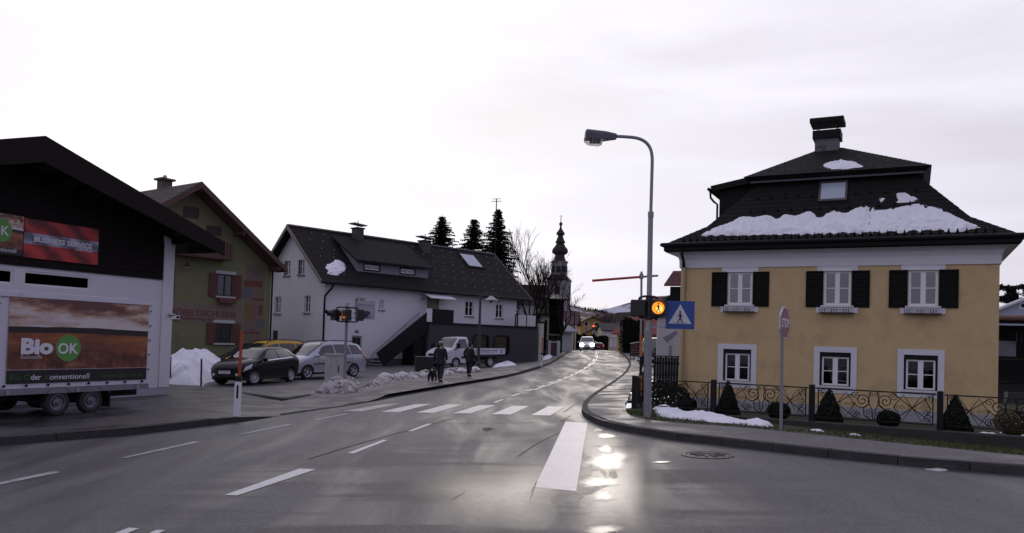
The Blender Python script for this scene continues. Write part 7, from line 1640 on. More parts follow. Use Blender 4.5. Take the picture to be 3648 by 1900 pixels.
tag(mound('snow_patch', gpoly(((2330, 1385, .0), (2380, 1378, .8), (2405, 1380, .8), (2400, 1390, .0)), 4.2), gardsurf, .25, .08, M_snow, soft=.2, seed=53), 'snow patch in the garden left of the yellow house', 'snow')

# ================================================================== people and dog
def skin_obj(name, V, E, Rad, mat, parent, root=0, sub=2):
    me = bpy.data.meshes.new(name); me.from_pydata([tuple(v) for v in V], E, []); me.update(); o = link(name, me, parent); me.materials.append(mat)
    sk_ = o.modifiers.new('skin', 'SKIN'); sk_.use_smooth_shade = True
    sv = me.skin_vertices[0].data if me.skin_vertices else None
    if sv is None: o.data.skin_vertices; 
    for i, r in enumerate(Rad): me.skin_vertices[0].data[i].radius = r if isinstance(r, tuple) else (r, r); me.skin_vertices[0].data[i].use_root = (i == root)
    sb_ = o.modifiers.new('sub', 'SUBSURF'); sb_.levels = sub; sb_.render_levels = sub; return o
def add_skin_layer(me):
    bm = bmesh.new(); bm.from_mesh(me); bm.verts.layers.skin.verify(); bm.to_mesh(me); bm.free()
def skinned(name, V, E, Rad, mat, parent, root=0, sub=2):
    me = bpy.data.meshes.new(name); me.from_pydata([tuple(v) for v in V], E, []); add_skin_layer(me); me.materials.append(mat); o = link(name, me, parent)
    for i, r in enumerate(Rad): d = me.skin_vertices[0].data[i]; d.radius = r if isinstance(r, tuple) else (r, r); d.use_root = (i == root)
    m_ = o.modifiers.new('skin', 'SKIN'); m_.use_smooth_shade = True; m_.branch_smoothing = .4
    s_ = o.modifiers.new('sub', 'SUBSURF'); s_.levels = sub; s_.render_levels = sub; return o
M_skin = pm('skin', (.38, .24, .18), .6, .08, 5)
def person(label, pos, head, H, jacket, trousers, capm, hair, stride=.16, pocket=True, flap=.0):
    """walking figure seen from behind; faces local +y"""
    t = thing('person', label, 'person', pos, math.atan2(head[1], head[0]) - math.pi / 2); k = H / 1.75
    def sc(L_): return [Vector(p) * k for p in L_]
    hip, kn, an = .90, .50, .085
    lf = dict(h=(-.10, 0, hip - .04), k=(-.105, stride * .55, kn), a=(-.10, stride * .9, an + .01), t=(-.115, stride * .9 + .15, .035)); rt = dict(h=(.10, 0, hip - .04), k=(.105, -stride * .1, kn), a=(.10, -stride * 1.1, an + .06), t=(.115, -stride * 1.1 + .14, .03))
    # body: one continuous surface
    V = [(0, 0, .95), (0, -.01, 1.10), (0, -.02, 1.28), (0, -.02, 1.42), (0, .0, 1.50), (0, .02, 1.575), (0, .03, 1.66), (0, .02, 1.715),
         lf['h'], lf['k'], lf['a'], lf['t'], rt['h'], rt['k'], rt['a'], rt['t'],
         (-.19, -.02, 1.40), (-.25, -.07, 1.14), (-.22, .06, .95), (.19, -.02, 1.40), (.25, -.05, 1.14), (.22, .08, .95)]
    E = [(0, 1), (1, 2), (2, 3), (3, 4), (4, 5), (5, 6), (6, 7), (0, 8), (8, 9), (9, 10), (10, 11), (0, 12), (12, 13), (13, 14), (14, 15), (3, 16), (16, 17), (17, 18), (3, 19), (19, 20), (20, 21)]
    Rd = [(.15, .10), (.14, .10), (.165, .11), (.13, .09), .055, .065, (.085, .10), (.06, .07), .085, .058, .042, .035, .085, .058, .042, .035, .062, .046, .032, .062, .046, .032]
    skinned('body', sc(V), E, [tuple(q * k for q in r) if isinstance(r, tuple) else r * k for r in Rd], M_skin, t)
    # hands: palm with five fingers each
    for s in (-1, 1):
        w = Vector((s * .22, .06 if s < 0 else .08, .95)); P = [w, w + Vector((s * .0, .03, -.05)), w + Vector((0, .045, -.085))]; e = [(0, 1), (1, 2)]; r_ = [.030, (.038, .018), (.040, .018)]
        for f, (dx, ln) in enumerate(((-.026, .055), (-.009, .065), (.009, .062), (.026, .050))):
            i0 = len(P); P += [P[2] + Vector((0, dx, -.01)), P[2] + Vector((0, dx + .004, -.01 - ln * .6)), P[2] + Vector((-s * .015, dx + .01, -.01 - ln))]; e += [(2, i0), (i0, i0 + 1), (i0 + 1, i0 + 2)]; r_ += [.010, .009, .008]
        i0 = len(P); P += [P[1] + Vector((0, .035, -.01)), P[1] + Vector((-s * .01, .05, -.045))]; e += [(1, i0), (i0, i0 + 1)]; r_ += [.011, .009]
        skinned('hand', sc(P), e, [tuple(q * k for q in r) if isinstance(r, tuple) else r * k for r in r_], M_skin, t, sub=1)
    # jacket
    V = [(0, -.01, .84 - flap), (0, -.01, 1.0), (0, -.02, 1.18), (0, -.02, 1.34), (0, -.015, 1.45), (0, .005, 1.555), (-.205, -.02, 1.41), (-.275, -.07, 1.14), (-.235, .05, .97), (.205, -.02, 1.41), (.275, -.05, 1.14), (.235, .07, .97)]
    E = [(0, 1), (1, 2), (2, 3), (3, 4), (4, 5), (3, 6), (6, 7), (7, 8), (3, 9), (9, 10), (10, 11)]
    skinned('jacket', sc(V), E, [tuple(q * k for q in r) if isinstance(r, tuple) else r * k for r in [(.20, .15), (.195, .145), (.205, .15), (.20, .13), (.13, .10), .075, .085, .070, .058, .085, .070, .058]], jacket, t, root=1)
    V = [(0, 0, .93), lf['h'], lf['k'], (lf['a'][0], lf['a'][1], lf['a'][2] + .02), rt['h'], rt['k'], (rt['a'][0], rt['a'][1], rt['a'][2] + .02)]
    skinned('trousers', sc(V), [(0, 1), (1, 2), (2, 3), (0, 4), (4, 5), (5, 6)], [tuple(q * k for q in r) if isinstance(r, tuple) else r * k for r in [(.155, .12), .105, .080, .070, .105, .080, .070]], trousers, t)
    for q in (lf, rt):
        a, b_ = Vector(q['a']), Vector(q['t']); skinned('shoe', sc([(a.x, a.y - .05, a.z - .045), (a.x, a.y + .03, a.z - .03), (b_.x, b_.y, b_.z + .005), (b_.x, b_.y + .05, b_.z)]), [(0, 1), (1, 2), (2, 3)], [tuple(z * k for z in r) for r in [(.042, .04), (.05, .05), (.05, .035), (.035, .025)]], M_black, t, sub=1)
    hc = Vector((0, .025, 1.67)) * k
    MB().lathe([(.098, -.03), (.108, .03), (.098, .075), (.06, .105), (0, .115)], 18, Matrix.Translation(hc) @ Matrix.Diagonal((k, k * 1.14, k, 1))).build('cap' if capm else 'hair', capm or hair, t, smooth=True)
    if capm: MB().lathe([(.0, .0), (.085, .004), (.085, .012), (0, .014)], 14, Matrix.Translation(hc + Vector((0, .10, .0)) * k) @ Matrix.Diagonal((k, k, k, 1))).build('cap_peak', capm, t)
    MB().lathe([(.060, -.12), (.092, -.07), (.104, -.01), (.10, .03)], 16, Matrix.Translation(hc + Vector((0, -.012, 0))) @ Matrix.Diagonal((k, k * 1.1, k, 1)), cap=False).build('hair', hair, t, smooth=True)
    for s in (-1, 1):
        MB().lathe([(0, -.03), (.018, -.02), (.022, 0), (.018, .025), (0, .032)], 8, Matrix.Translation(hc + Vector((s * .098, .0, -.04)) * k)).build('ear', M_skin, t)
        MB().lathe([(0, -.008), (.012, 0), (0, .008)], 8, Matrix.Translation(hc + Vector((s * .034, .112, -.035)) * k)).build('eye', M_blk, t)
    MB().lathe([(.018, -.03), (.012, 0), (.004, .03)], 6, Matrix.Translation(hc + Vector((0, .118, -.06)) * k)).build('nose', M_skin, t); MB().box(-.025, .025, .105, .112, -.105, -.097, Matrix.Translation(hc)).build('mouth', pm('lips', (.25, .1, .09), .5, .1, 4), t)
    return t
def cloth(n, c): return pm(n, c, .9, .25, 6, .4, 40)
f1 = G(1567, 1364, .13); person('person in pale cap and dark jacket walking a dog on the left footway', Vector((f1.x, f1.y, gz(f1.x, f1.y) + .125)), (.30, .95), 1.60, cloth('navy_jacket', (.012, .014, .020)), cloth('dark_jeans', (.018, .022, .034)), cloth('pale_cap', (.42, .30, .28)), cloth('grey_hair', (.12, .10, .09)))
f2 = G(1670, 1343, .13); person('farther person in brown black coat walking bareheaded past the truck', Vector((f2.x, f2.y, gz(f2.x, f2.y) + .125)), (.45, .9), 1.54, cloth('brown_black_coat', (.016, .012, .011)), cloth('black_trousers', (.010, .010, .012)), None, cloth('dark_hair', (.02, .014, .011)), stride=.10, flap=.10)
def dog(label, pos, head):
    t = thing('dog', label, 'dog', pos, math.atan2(head[1], head[0])); m_ = pm('curly_black_fur', (.010, .010, .011), .95, .4, 20, 1.0, 40)
    V = [(-.20, 0, .36), (-.05, 0, .36), (.12, 0, .37), (.22, 0, .43), (.30, 0, .53), (.36, 0, .55), (.44, 0, .52)]; E = [(i, i + 1) for i in range(6)]; Rd = [.095, .10, .115, .085, .075, .075, .035]
    for s in (-1, 1):
        i = len(V); V += [(-.20, s * .08, .30), (-.17, s * .085, .20), (-.23, s * .085, .11), (-.21, s * .085, .03)]; E += [(0, i), (i, i + 1), (i + 1, i + 2), (i + 2, i + 3)]; Rd += [.075, .05, .04, .038]
        i = len(V); V += [(.14, s * .08, .29), (.13, s * .08, .16), (.145, s * .08, .03)]; E += [(2, i), (i, i + 1), (i + 1, i + 2)]; Rd += [.065, .042, .040]
        i = len(V); V += [(.33, s * .08, .53), (.33, s * .10, .44)]; E += [(5, i), (i, i + 1)]; Rd += [.03, .032]
    i = len(V); V += [(-.29, 0, .44), (-.31, 0, .55)]; E += [(0, i), (i, i + 1)]; Rd += [.03, .035]
    skinned('body', [Vector(v) for v in V], E, Rd, m_, t, root=1)
    MB().lathe([(0, -.015), (.016, 0), (0, .015)], 8, Matrix.Translation((.475, 0, .525))).build('nose', M_black, t); return t
fd = G(1541, 1361, .13); dg_ = dog('small black curly haired dog beside the person in the cap', Vector((fd.x, fd.y, gz(fd.x, fd.y) + .125)), (.25, .95))
ls = thing('dog_leash', 'thin dark leash from the walker to the black dog', 'leash', (fd.x, fd.y, gz(fd.x, fd.y) + .125)); e_ = Vector((f1.x - .2, f1.y + .1, 0)) - Vector((fd.x, fd.y, 0))
MB().tube(chaikin([Vector((.06, .22, .46)), Vector((.1, .2, .55)), Vector((e_.x, e_.y, .9))], 2), .006, 5).build('strap', M_black, ls)

# ================================================================== trees
M_needle = pm('dark_needles', (.015, .021, .013), .9, .6, 2.0, spec=.1)
M_twig = pm('dark_twigs', (.030, .022, .019), .95, .3, 4, spec=.1)
def conifer(label, px, py_top, d, width_px, seed, base_drop=0.0, grp='dark spruces behind the white house'):
    rnd = random.Random(seed); top = AT(px, py_top, d); z0 = gz(top.x, top.y); H = top.z - z0; Rm = width_px / 2 * d / FPX
    t = thing('spruce_tree', label, 'tree', (top.x, top.y, z0), rnd.uniform(0, 6), grp)
    MB().tube([(0, 0, -.2), (.03, 0, H * .5), (0, 0, H)], [.22, .13, .015], 7).build('trunk', M_bark, t)
    mb = MB(); z = H * .10; zf = z
    while z < H - .15:
        k = (z - zf) / (H - zf); r = Rm * min(1.0, (1 - k) ** .72 * 1.12) * rnd.uniform(.8, 1.15) + .05; n = max(5, int(11 * (1 - k) + 5)); a0 = rnd.uniform(0, 6.28)
        for i in range(n):
            a = a0 + 6.283 * i / n + rnd.uniform(-.25, .25); rl = r * rnd.uniform(.55, 1.12); dirv = Vector((math.cos(a), math.sin(a), 0)); sd = Vector((-dirv.y, dirv.x, 0)); up = rnd.uniform(.05, .25) * (1 if k > .5 else -.3)
            m = max(3, int(rl / .17))
            for j in range(m):
                u = (j + .6) / m; p = dirv * rl * u + Vector((0, 0, z - .30 * rl * u * u * (1 - k * .6) + up * rl * u)); w = .40 * (1 - .45 * u) * min(1, rl + .25)
                for s in (-1, 1):
                    q = p + sd * s * w * rnd.uniform(.7, 1.4) + dirv * .10 + Vector((0, 0, -rnd.uniform(.03, .20))); mb.add([p - dirv * .16, p + dirv * .14, q], [(0, 1, 2)])
                mb.add([p - sd * .09, p + sd * .09, p + dirv * .12 + Vector((0, 0, -rnd.uniform(.15, .45)))], [(0, 1, 2)])
            e = dirv * rl + Vector((0, 0, z - .30 * rl * (1 - k * .6) + up * rl)); mb.add([e - sd * .04, e + sd * .04, e + dirv * .22 + Vector((0, 0, .06))], [(0, 1, 2)])
        z += rnd.uniform(.16, .30) * (1.15 - .5 * k)
    mb.build('crown', M_needle, t); return t
conifer('left spruce of the three standing behind the white house ridge', 1576, 766, 78, 290, 1)
conifer('middle spruce of the three standing behind the white house ridge', 1690, 776, 80, 260, 2)
conifer('right spruce of the three behind the white house beside the bare trees', 1775, 742, 79, 250, 3)
am = AT(1770, 735, 79); an_ = thing('roof_antenna', 'thin forked antenna mast rising from the right spruce', 'antenna', (am.x + .0, am.y - 2, gz(am.x, am.y)))
MB().tube([(0, 0, 0), (0, 0, am.z - gz(am.x, am.y) + .4)], .05, 6).build('mast', M_black, an_)
for dz, w in ((.1, .5), (.35, .38)): MB().bar((-w, 0, am.z - gz(am.x, am.y) + dz), (w, 0, am.z - gz(am.x, am.y) + dz + .06), .045).build('element', M_black, an_)
def bare_tree(label, px, py_top, d, seed, spread=.55, trunks=1, levels=6, kids=(1, 3), r0=.22, lean=(0, 0), grp='bare winter trees', droop=False):
    rnd = random.Random(seed); top = AT(px, py_top, d); z0 = gz(top.x, top.y); H = top.z - z0; t = thing('bare_tree', label, 'tree', (top.x, top.y, z0 - .1), 0, grp)
    mbT, mbB = MB(), MB()
    def grow(p, dr, L_, r, lv):
        segs = 3 if lv < 3 else 2; pts = [p.copy()]; q = p.copy(); dd = dr.copy()
        for i in range(segs):
            dd = (dd + Vector((rnd.uniform(-.16, .16), rnd.uniform(-.16, .16), rnd.uniform(-.02, .10)))).normalized(); q = q + dd * L_ / segs; pts.append(q.copy())
        rr = [max(lerp(r, r * .62, i / segs), .011) for i in range(segs + 1)]; (mbT if lv == 0 else mbB).tube(pts, rr, 6 if lv < 2 else 3, cap=False)
        if lv >= levels: return
        n = rnd.randint(*kids) + (1 if lv in (0, 1, 2, 3) else 0)
        for i in range(n):
            a = rnd.uniform(0, 6.283); sp = rnd.uniform(.35, 1.0) * spread; perp = dd.orthogonal().normalized(); perp.rotate(__import__('mathutils').Quaternion(dd, a))
            nd = (dd + perp * sp + Vector((0, 0, .12 if not droop else -.05))).normalized(); k = rnd.uniform(.35, 1.0) if i else 1.0
            st = pts[0].lerp(pts[-1], k) if k < 1 else pts[-1]; grow(st, nd, L_ * rnd.uniform(.58, .84), r * .60 * (1 if i else 1.1), lv + 1)
    for k in range(trunks): grow(Vector((rnd.uniform(-.5, .5) * (k > 0), rnd.uniform(-.4, .4) * (k > 0), 0)), (Vector((0, 0, 1)) + Vector((rnd.uniform(-.15, .15) + lean[0], rnd.uniform(-.1, .1), 0)) * (1 + k * .5)).normalized(), H * .36, r0 * (1 - .15 * k), 0)
    zm = max([v[2] for v in mbB.v] + [.1]); s = H / zm
    for mb in (mbT, mbB): mb.v = [(v[0] * s, v[1] * s, v[2] * s) for v in mb.v]
    mbT.build('trunk', M_twig, t); mbB.build('crown', M_twig, t); return t
bare_tree('tall bare tree with many upright limbs left of the church spire', 1893, 800, 78, 5, .50, 2)
bare_tree('bare tree standing just before the church tower', 1942, 845, 80, 9, .55, 2, r0=.20)
bare_tree('slim bare tree between the right spruce and the tall bare tree', 1842, 805, 82, 12, .42, 1, r0=.15)
bare_tree('bare tree with twigs spreading right of the church tower', 1985, 925, 84, 15, .8, 1, r0=.2, lean=(.1, 0))
bare_tree('far spreading bare tree on the slope beyond the yellow houses', 2165, 1080, 230, 21, .75, 2, levels=6, r0=.3, grp='far bare trees')
bare_tree('far pale bare tree right of the crest road', 2135, 1090, 250, 25, .7, 1, levels=6, r0=.25, grp='far bare trees')

# ================================================================== church
ct = AT(1986, 1200, 150.0); CH = thing('church', 'church with white tower and dark onion dome spire', 'church', (ct.x, ct.y, gz(ct.x, ct.y)), R(-12)); cz0 = CH.location.z
def chz(py): return AT(1988, py, 150).z - cz0
def chw(w): return w / 2 * 150 / FPX
M_cwall = pm('church_render', (.22, .215, .225), .9, .15, .5, .3, 10); M_dome = pm('dark_dome_copper', (.030, .020, .020), .6, .25, 2, spec=.25)
wsq = chw(76); MB().box(-wsq, wsq, -wsq, wsq, -4, chz(1000)).build('tower', M_cwall, CH); tw = CH.children[-1]
MB().lathe([(wsq * 1.48, chz(1002)), (wsq * 1.50, chz(998)), (wsq * 1.10, chz(985)), (chw(58) * 1.05, chz(978))], 4, Matrix.Rotation(R(45), 4, 'Z')).build('tower_shoulder', M_dome, CH)
MB().lathe([(chw(56), chz(982)), (chw(56), chz(938)), (chw(64), chz(936)), (chw(64), chz(933))], 8, Matrix.Rotation(R(22.5), 4, 'Z')).build('belfry', M_cwall, CH); bf = CH.children[-1]
for k in range(8):
    a = R(k * 45 - 90); rr = chw(56) * .925; MB().box(-.42, .42, -.08, .08, chz(972), chz(950), Matrix.Rotation(a + R(90), 4, 'Z') @ Matrix.Translation((0, -rr, 0))).build('belfry_opening', M_void, bf)
for k in range(4): MB().box(-.5, .5, -.06, .06, chz(1050), chz(1022), Matrix.Rotation(R(90 * k), 4, 'Z') @ Matrix.Translation((0, -wsq - .02, 0))).build('tower_window', M_void, tw)
MB().lathe([(chw(56) * 1.08, chz(937)), (chw(40), chz(925)), (chw(34), chz(912)), (chw(36), chz(908)), (chw(53), chz(903)), (chw(59), chz(896)), (chw(54), chz(888)), (chw(38), chz(878)), (chw(27), chz(868)), (chw(38), chz(864)), (chw(30), chz(858)), (chw(20), chz(845)), (chw(18), chz(840)), (chw(30), chz(836)), (chw(30), chz(830)), (chw(20), chz(824)), (chw(9), chz(815)), (chw(6), chz(806)), (chw(12), chz(800)), (chw(13), chz(797)), (chw(5), chz(792)), (chw(2.5), chz(788))], 16).build('onion_dome', M_dome, CH, smooth=True); od = CH.children[-1]
MB().lathe([(0, chz(784)), (chw(5), chz(780)), (0, chz(776))], 10).build('ball', M_dome, od)
MB().tube([(0, 0, chz(790)), (0, 0, chz(766))], .05, 5).build('finial', M_dome, od); MB().box(-.35, .35, -.04, .04, chz(771), chz(770)).build('cross_arm', M_dome, od)
nl = 17; nw = 4.2; zr_ = AT(1850, 1012, 150).z - cz0; ze_ = AT(1850, 1082, 150).z - cz0
nv = MB().box(-wsq - nl, -wsq, -nw, nw, -4, ze_).build('nave', M_cwall, CH)
MB().prism([Vector((-wsq - nl, -nw - .6, ze_ - .3)), Vector((-wsq - nl, nw + .6, ze_ - .3)), Vector((-wsq - nl, 0, zr_))], (-.4, 0, 0), (nl + .2, 0, 0)).build('nave_roof', M_slate_rf, nv)

# ================================================================== houses down the street
def simple_house(name, label, loc, rz, w, dep, he, hr, wall, roofm, wins=(), ov=.5, gable_front=False, chim=None, group=None, sink=.6, fm=None, hip=0.0):
    """house with walls, overhanging saddle roof and separate recessed windows on its front"""
    t = thing(name, label, 'house', loc, rz, group); mb = wall_holes(MB(), 0, w, -sink, he, [q[:4] for q in wins if q[3] < he], 0, .12)
    for q in ([(0, 0), (0, dep)], [(w, 0), (w, dep)], [(0, dep), (w, dep)]): (a, b), (c, d) = q; mb.add([(a, b, -sink), (c, d, -sink), (c, d, he), (a, b, he)], [(0, 1, 2, 3)])
    if gable_front: mb.add([(0, 0, he), (w, 0, he), (w / 2, 0, hr)], [(0, 1, 2)]); mb.add([(0, dep, he), (w, dep, he), (w / 2, dep, hr)], [(2, 1, 0)])
    else: mb.add([(0, 0, he), (0, dep, he), (0 + hip, dep / 2, hr)], [(0, 1, 2)]); mb.add([(w, 0, he), (w, dep, he), (w - hip, dep / 2, hr)], [(2, 1, 0)])
    mb.build('wall', wall, t)
    for q in wins:
        if q[3] < he: window(t, *q[:4], .06, fw=.09, mull=.09, nz=(), fm=fm)
        else: MB().box(q[0], q[1], -.03, -.003, q[2], q[3]).build('window', M_void, t)
        f_ = .13; mbk = MB()
        for a_, b_, c_, e_ in ((q[0] - f_, q[1] + f_, q[3] + .002, q[3] + f_), (q[0] - f_, q[1] + f_, q[2] - f_, q[2] - .002), (q[0] - f_, q[0] - .002, q[2], q[3]), (q[1] + .002, q[1] + f_, q[2], q[3])): mbk.box(a_, b_, -.03, -.004, c_, e_)
        mbk.build('window_surround', M_trim, t)
    if gable_front:
        s = (hr - he) / (w / 2)
        for sg in (1, -1): xe = w / 2 + sg * (w / 2 + ov); MB().prism([Vector((w / 2, -ov, hr + .12)), Vector((xe, -ov, he - s * ov + .12)), Vector((xe, dep + ov, he - s * ov + .12)), Vector((w / 2, dep + ov, hr + .12))], (0, 0, 0), (0, 0, -.2)).build('roof_slope', roofm, t)
    else:
        s = (hr - he) / (dep / 2)
        for sg in (1, -1):
            ye = dep / 2 - sg * (dep / 2 + ov); q = [Vector((-ov, ye, he - s * ov + .12)), Vector((w + ov, ye, he - s * ov + .12)), Vector((w + (ov if not hip else -hip), dep / 2, hr + .12)), Vector((-(ov if not hip else -hip), dep / 2, hr + .12))]; MB().prism(q, (0, 0, 0), (0, 0, -.2)).build('roof_slope', roofm, t)
        if hip:
            for sg, x0_, xr_ in ((1, -ov, hip), (-1, w + ov, w - hip)): MB().prism([Vector((x0_, -ov, he - s * ov + .12)), Vector((x0_, dep + ov, he - s * ov + .12)), Vector((xr_, dep / 2, hr + .12))], (0, 0, 0), (0, 0, -.2)).build('roof_slope', roofm, t)
    if chim: c_ = MB().box(chim[0] - .3, chim[0] + .3, chim[1] - .3, chim[1] + .3, he, chim[2]).build('chimney', M_chim, t); MB().box(chim[0] - .38, chim[0] + .38, chim[1] - .38, chim[1] + .38, chim[2] + .002, chim[2] + .12).build('chimney_cap', M_slate_rf, c_)
    return t
def at_house(px, d): p = AT(px, 1240, d); return Vector((p.x, p.y, gz(p.x, p.y)))
M_oc = pm('far_ochre', (.40, .25, .07), .9, .12, 1, .2, 20); M_beige = pm('beige_render', (.44, .38, .28), .9, .12, 1, .2, 30); M_brownroof = pm('far_brown_roof', (.045, .036, .034), .8, .3, 2); M_redroof = pm('red_tile_roof', (.20, .065, .055), .75, .25, 3, .4, 20); M_pale = pm('pale_far_render', (.46, .46, .48), .9, .12, 1)
# yellow far house with a porch wing
d = 178; p = at_house(2066, d); w = 86 * d / FPX; zt_ = AT(2110, 1127, d).z - p.z; ze_ = AT(2110, 1150, d).z - p.z
u_ = lambda px: (px - 2066) * d / FPX; v_ = lambda py: AT(2110, py, d).z - p.z
simple_house('far_yellow_house', 'far yellow house with wide brown gable at the end of the street', p, R(2), w, 9, ze_, zt_, M_oc, M_brownroof, [(u_(2080), u_(2092), v_(1162), v_(1148.5)), (u_(2117), u_(2128), v_(1162), v_(1149.5))], ov=.8, gable_front=True, sink=4, chim=(w * .8, 5, zt_ + .4))
d = 168; p = at_house(2092, d); w = 56 * d / FPX; v_ = lambda py: AT(2115, py, d).z - p.z; u_ = lambda px: (px - 2092) * d / FPX
simple_house('far_yellow_porch', 'low yellow gabled wing with white framed window before the far yellow house', p, R(4), w, 5, v_(1180), v_(1166), M_oc, M_brownroof, [(u_(2110), u_(2121), v_(1196), v_(1182)), (u_(2128), u_(2135), v_(1190), v_(1181))], ov=.5, gable_front=True, sink=4)
d = 160; p = at_house(2146, d); w = 62 * d / FPX; v_ = lambda py: AT(2170, py, d).z - p.z; u_ = lambda px: (px - 2146) * d / FPX
simple_house('far_ochre_row', 'long ochre far house with snowy eaves right of the red tail lamps', p, R(3), w, 7, v_(1176), v_(1152), M_beige, M_brownroof, [(u_(q), u_(q + 5), v_(1200), v_(1182)) for q in (2150, 2162, 2176, 2188)] + [(u_(q), u_(q + 6), v_(1234), v_(1210)) for q in (2174, 2188)], ov=.4, sink=5)
# red roofed house at the bend
d = 100; p = at_house(2200, d); w = 9.5; v_ = lambda py: AT(2210, py, d).z - p.z
simple_house('red_roof_house', 'house with steep red tiled roof on the right of the street', p, R(-16), w, 9, v_(1170), v_(1050), M_oc, M_redroof, [(1.0, 1.7, 1.3, 2.5)], ov=.75, sink=1.5, hip=3.6)
# beige house behind the yellow house
d = 58; p = at_house(2352, d); v_ = lambda py: AT(2390, py, d).z - p.z
bh_ = simple_house('beige_house', 'beige house with dark green verge and red tiled dormer behind the yellow house', p, R(-20), 8.5, 9, v_(1075), v_(985), M_beige, pm('dark_green_roof', (.02, .03, .028), .6, .2, 3), (), ov=.7, gable_front=True, sink=1.5)
dq = at_house(2367, 57); zt0 = AT(2400, 962, 57).z; zt1 = AT(2400, 1016, 57).z
td = thing('tiled_dormer', 'red brown tiled dormer roof rising left of the yellow house', 'dormer', dq, R(-20)); a0 = zt1 - dq.z; a1 = zt0 - dq.z
mbq = MB(); qd = [Vector((-.1, -.3, a0)), Vector((4.0, -.3, a0)), Vector((4.0, 1.0, a1)), Vector((.35, 1.0, a1))]; MB().prism(qd, (0, 0, 0), (0, 0, -.12)).build('roof', M_redroof, td)
tag(courses(MB(), *qd, .16, .20, .035, .3, seed=77).build('roof_tiles', pm('brown_red_tile', (.13, .055, .045), .75, .35, 5), td), kind='stuff'); MB().box(.3, 4, .0, 1.5, a0 - 1.6, a0 - .13).build('cheek', M_slate_rf, td)
# white building with a large grey picture, low dark gate before it
d = 44; p = at_house(2341, d); k = d / FPX; wb_ = thing('white_annexe', 'white building with a large grey painted picture beside the yellow house', 'building', p, R(-10)); v_ = lambda py: AT(2375, py, d).z - p.z
ww = 95 * k; w_ = MB().box(0, ww, 0, 5, -.6, v_(1132)).build('wall', M_pale, wb_)
MB().prism([Vector((18 * k, -.012, v_(1205))), Vector((35 * k, -.012, v_(1222))), Vector((70 * k, -.012, v_(1188))), Vector((66 * k, -.012, v_(1177)))], (0, 0, 0), (0, .01, 0)).build('picture', pm('grey_picture', (.20, .20, .24), .8, .4, 3), w_)
MB().box(40 * k, 52 * k, -.02, -.003, v_(1270), v_(1230)).build('door', pm('grey_door', (.24, .24, .30), .6, .1, 4), wb_)
MB().box(-.15, ww + .1, -.15, 5.1, v_(1132) + .002, v_(1130)).build('roof', M_slate_rf, wb_)
d = 30; p = at_house(2330, d); k = d / FPX; gt = thing('dark_gate', 'tall dark board gate between the street fence and the yellow house', 'gate', p, R(-15)); hgt = AT(2370, 1272, d).z - p.z
for i in range(9): MB().box(i * .105, i * .105 + .095, 0, .03, -.3, hgt - .02 * (i % 2)).build('board', M_black, gt)
MB().box(-.05, .96, .031, .06, hgt * .75, hgt * .75 + .09).build('rail', M_black, gt); MB().box(-.05, .96, -.02, .08, hgt + .002, hgt + .05).build('coping', M_wall, gt)
# maroon slatted board and railing at the far right kerb
d = 66; p = at_house(2246, d); k = d / FPX; rl = thing('railing', 'dark railing at the right kerb before the red roofed house', 'railing', p, R(68))
for z in (.25, .5, .75, .95): MB().bar((0, 0, z), (6, 0, z), .05).build('rail', M_black, rl)
for i in range(5): MB().bar((i * 1.5, 0, 0), (i * 1.5, 0, 1.0), .06).build('post', M_black, rl)
d = 70; p = at_house(2247, d); k = d / FPX; mbd = thing('maroon_hoarding', 'maroon boarded fence with pale sloping coping behind the railing', 'fence', p, R(20)); v_ = lambda py: AT(2260, py, d).z - p.z
for i in range(8): MB().box(i * .1, i * .1 + .094, 0, .04, .3, v_(1226) + .02 * i).build('board', pm('maroon_board', (.085, .03, .032), .7, .2, 4), mbd)
MB().bar((-.05, .02, v_(1226) + .03), (.85, .02, v_(1226) + .20), .09, .06).build('coping', M_trim, mbd)
# left of the street: dark timber house, pale walls, maroon gate
d = 84; p = at_house(1951, d); k = d / FPX; v_ = lambda py: AT(1978, py, d).z - p.z; th_ = thing('timber_house', 'dark weathered timber house with projecting upper floor before the church', 'house', p, R(6)); W0 = 54 * k
up_ = MB().box(0, W0, 0, 6, v_(1190), v_(1062)).build('upper_floor', pm('black_timber', (.012, .009, .008), .85, .3, 3, .5, 20, spec=.1), th_)
for i in range(16): MB().box(i * W0 / 16 + .01, (i + 1) * W0 / 16 - .01, -.04, -.002, v_(1190), v_(1100)).build('board', MATS['black_timber'], up_)
s_ = 1.4; MB().prism([Vector((-.5, -.8, v_(1066))), Vector((W0 + .5, -.8, v_(1066))), Vector((W0 + .5, 3, v_(1046))), Vector((-.5, 3, v_(1046)))], (0, 0, 0), (0, 0, -.15)).build('roof', M_slate_rf, th_)
MB().box(.2, W0 - .1, 1.2, 6, -.4, v_(1191)).build('ground_floor', pm('brown_masonry', (.05, .042, .036), .9, .3, 2), th_)
for x in (.15, W0 * .55, W0 - .15): MB().box(x - .09, x + .09, .05, .23, 0, v_(1191)).build('post', MATS['black_timber'], th_)
MB().box(.05, W0, -.02, .28, v_(1196), v_(1190.5)).build('beam', pm('pale_beam', (.22, .18, .10), .8, .2, 3), th_)
d = 92; p = at_house(2002, d); k = d / FPX; v_ = lambda py: AT(2020, py, d).z - p.z
simple_house('pale_far_house', 'pale rendered house with snowy eaves left of the oncoming car', p, R(30), 42 * k, 5, v_(1178), v_(1150), M_pale, pm('snowy_slate', (.25, .25, .28), .8, .6, 1.2), (), ov=.5, sink=1)
d = 120; p = at_house(1998, d); k = d / FPX; v_ = lambda py: AT(2020, py, d).z - p.z
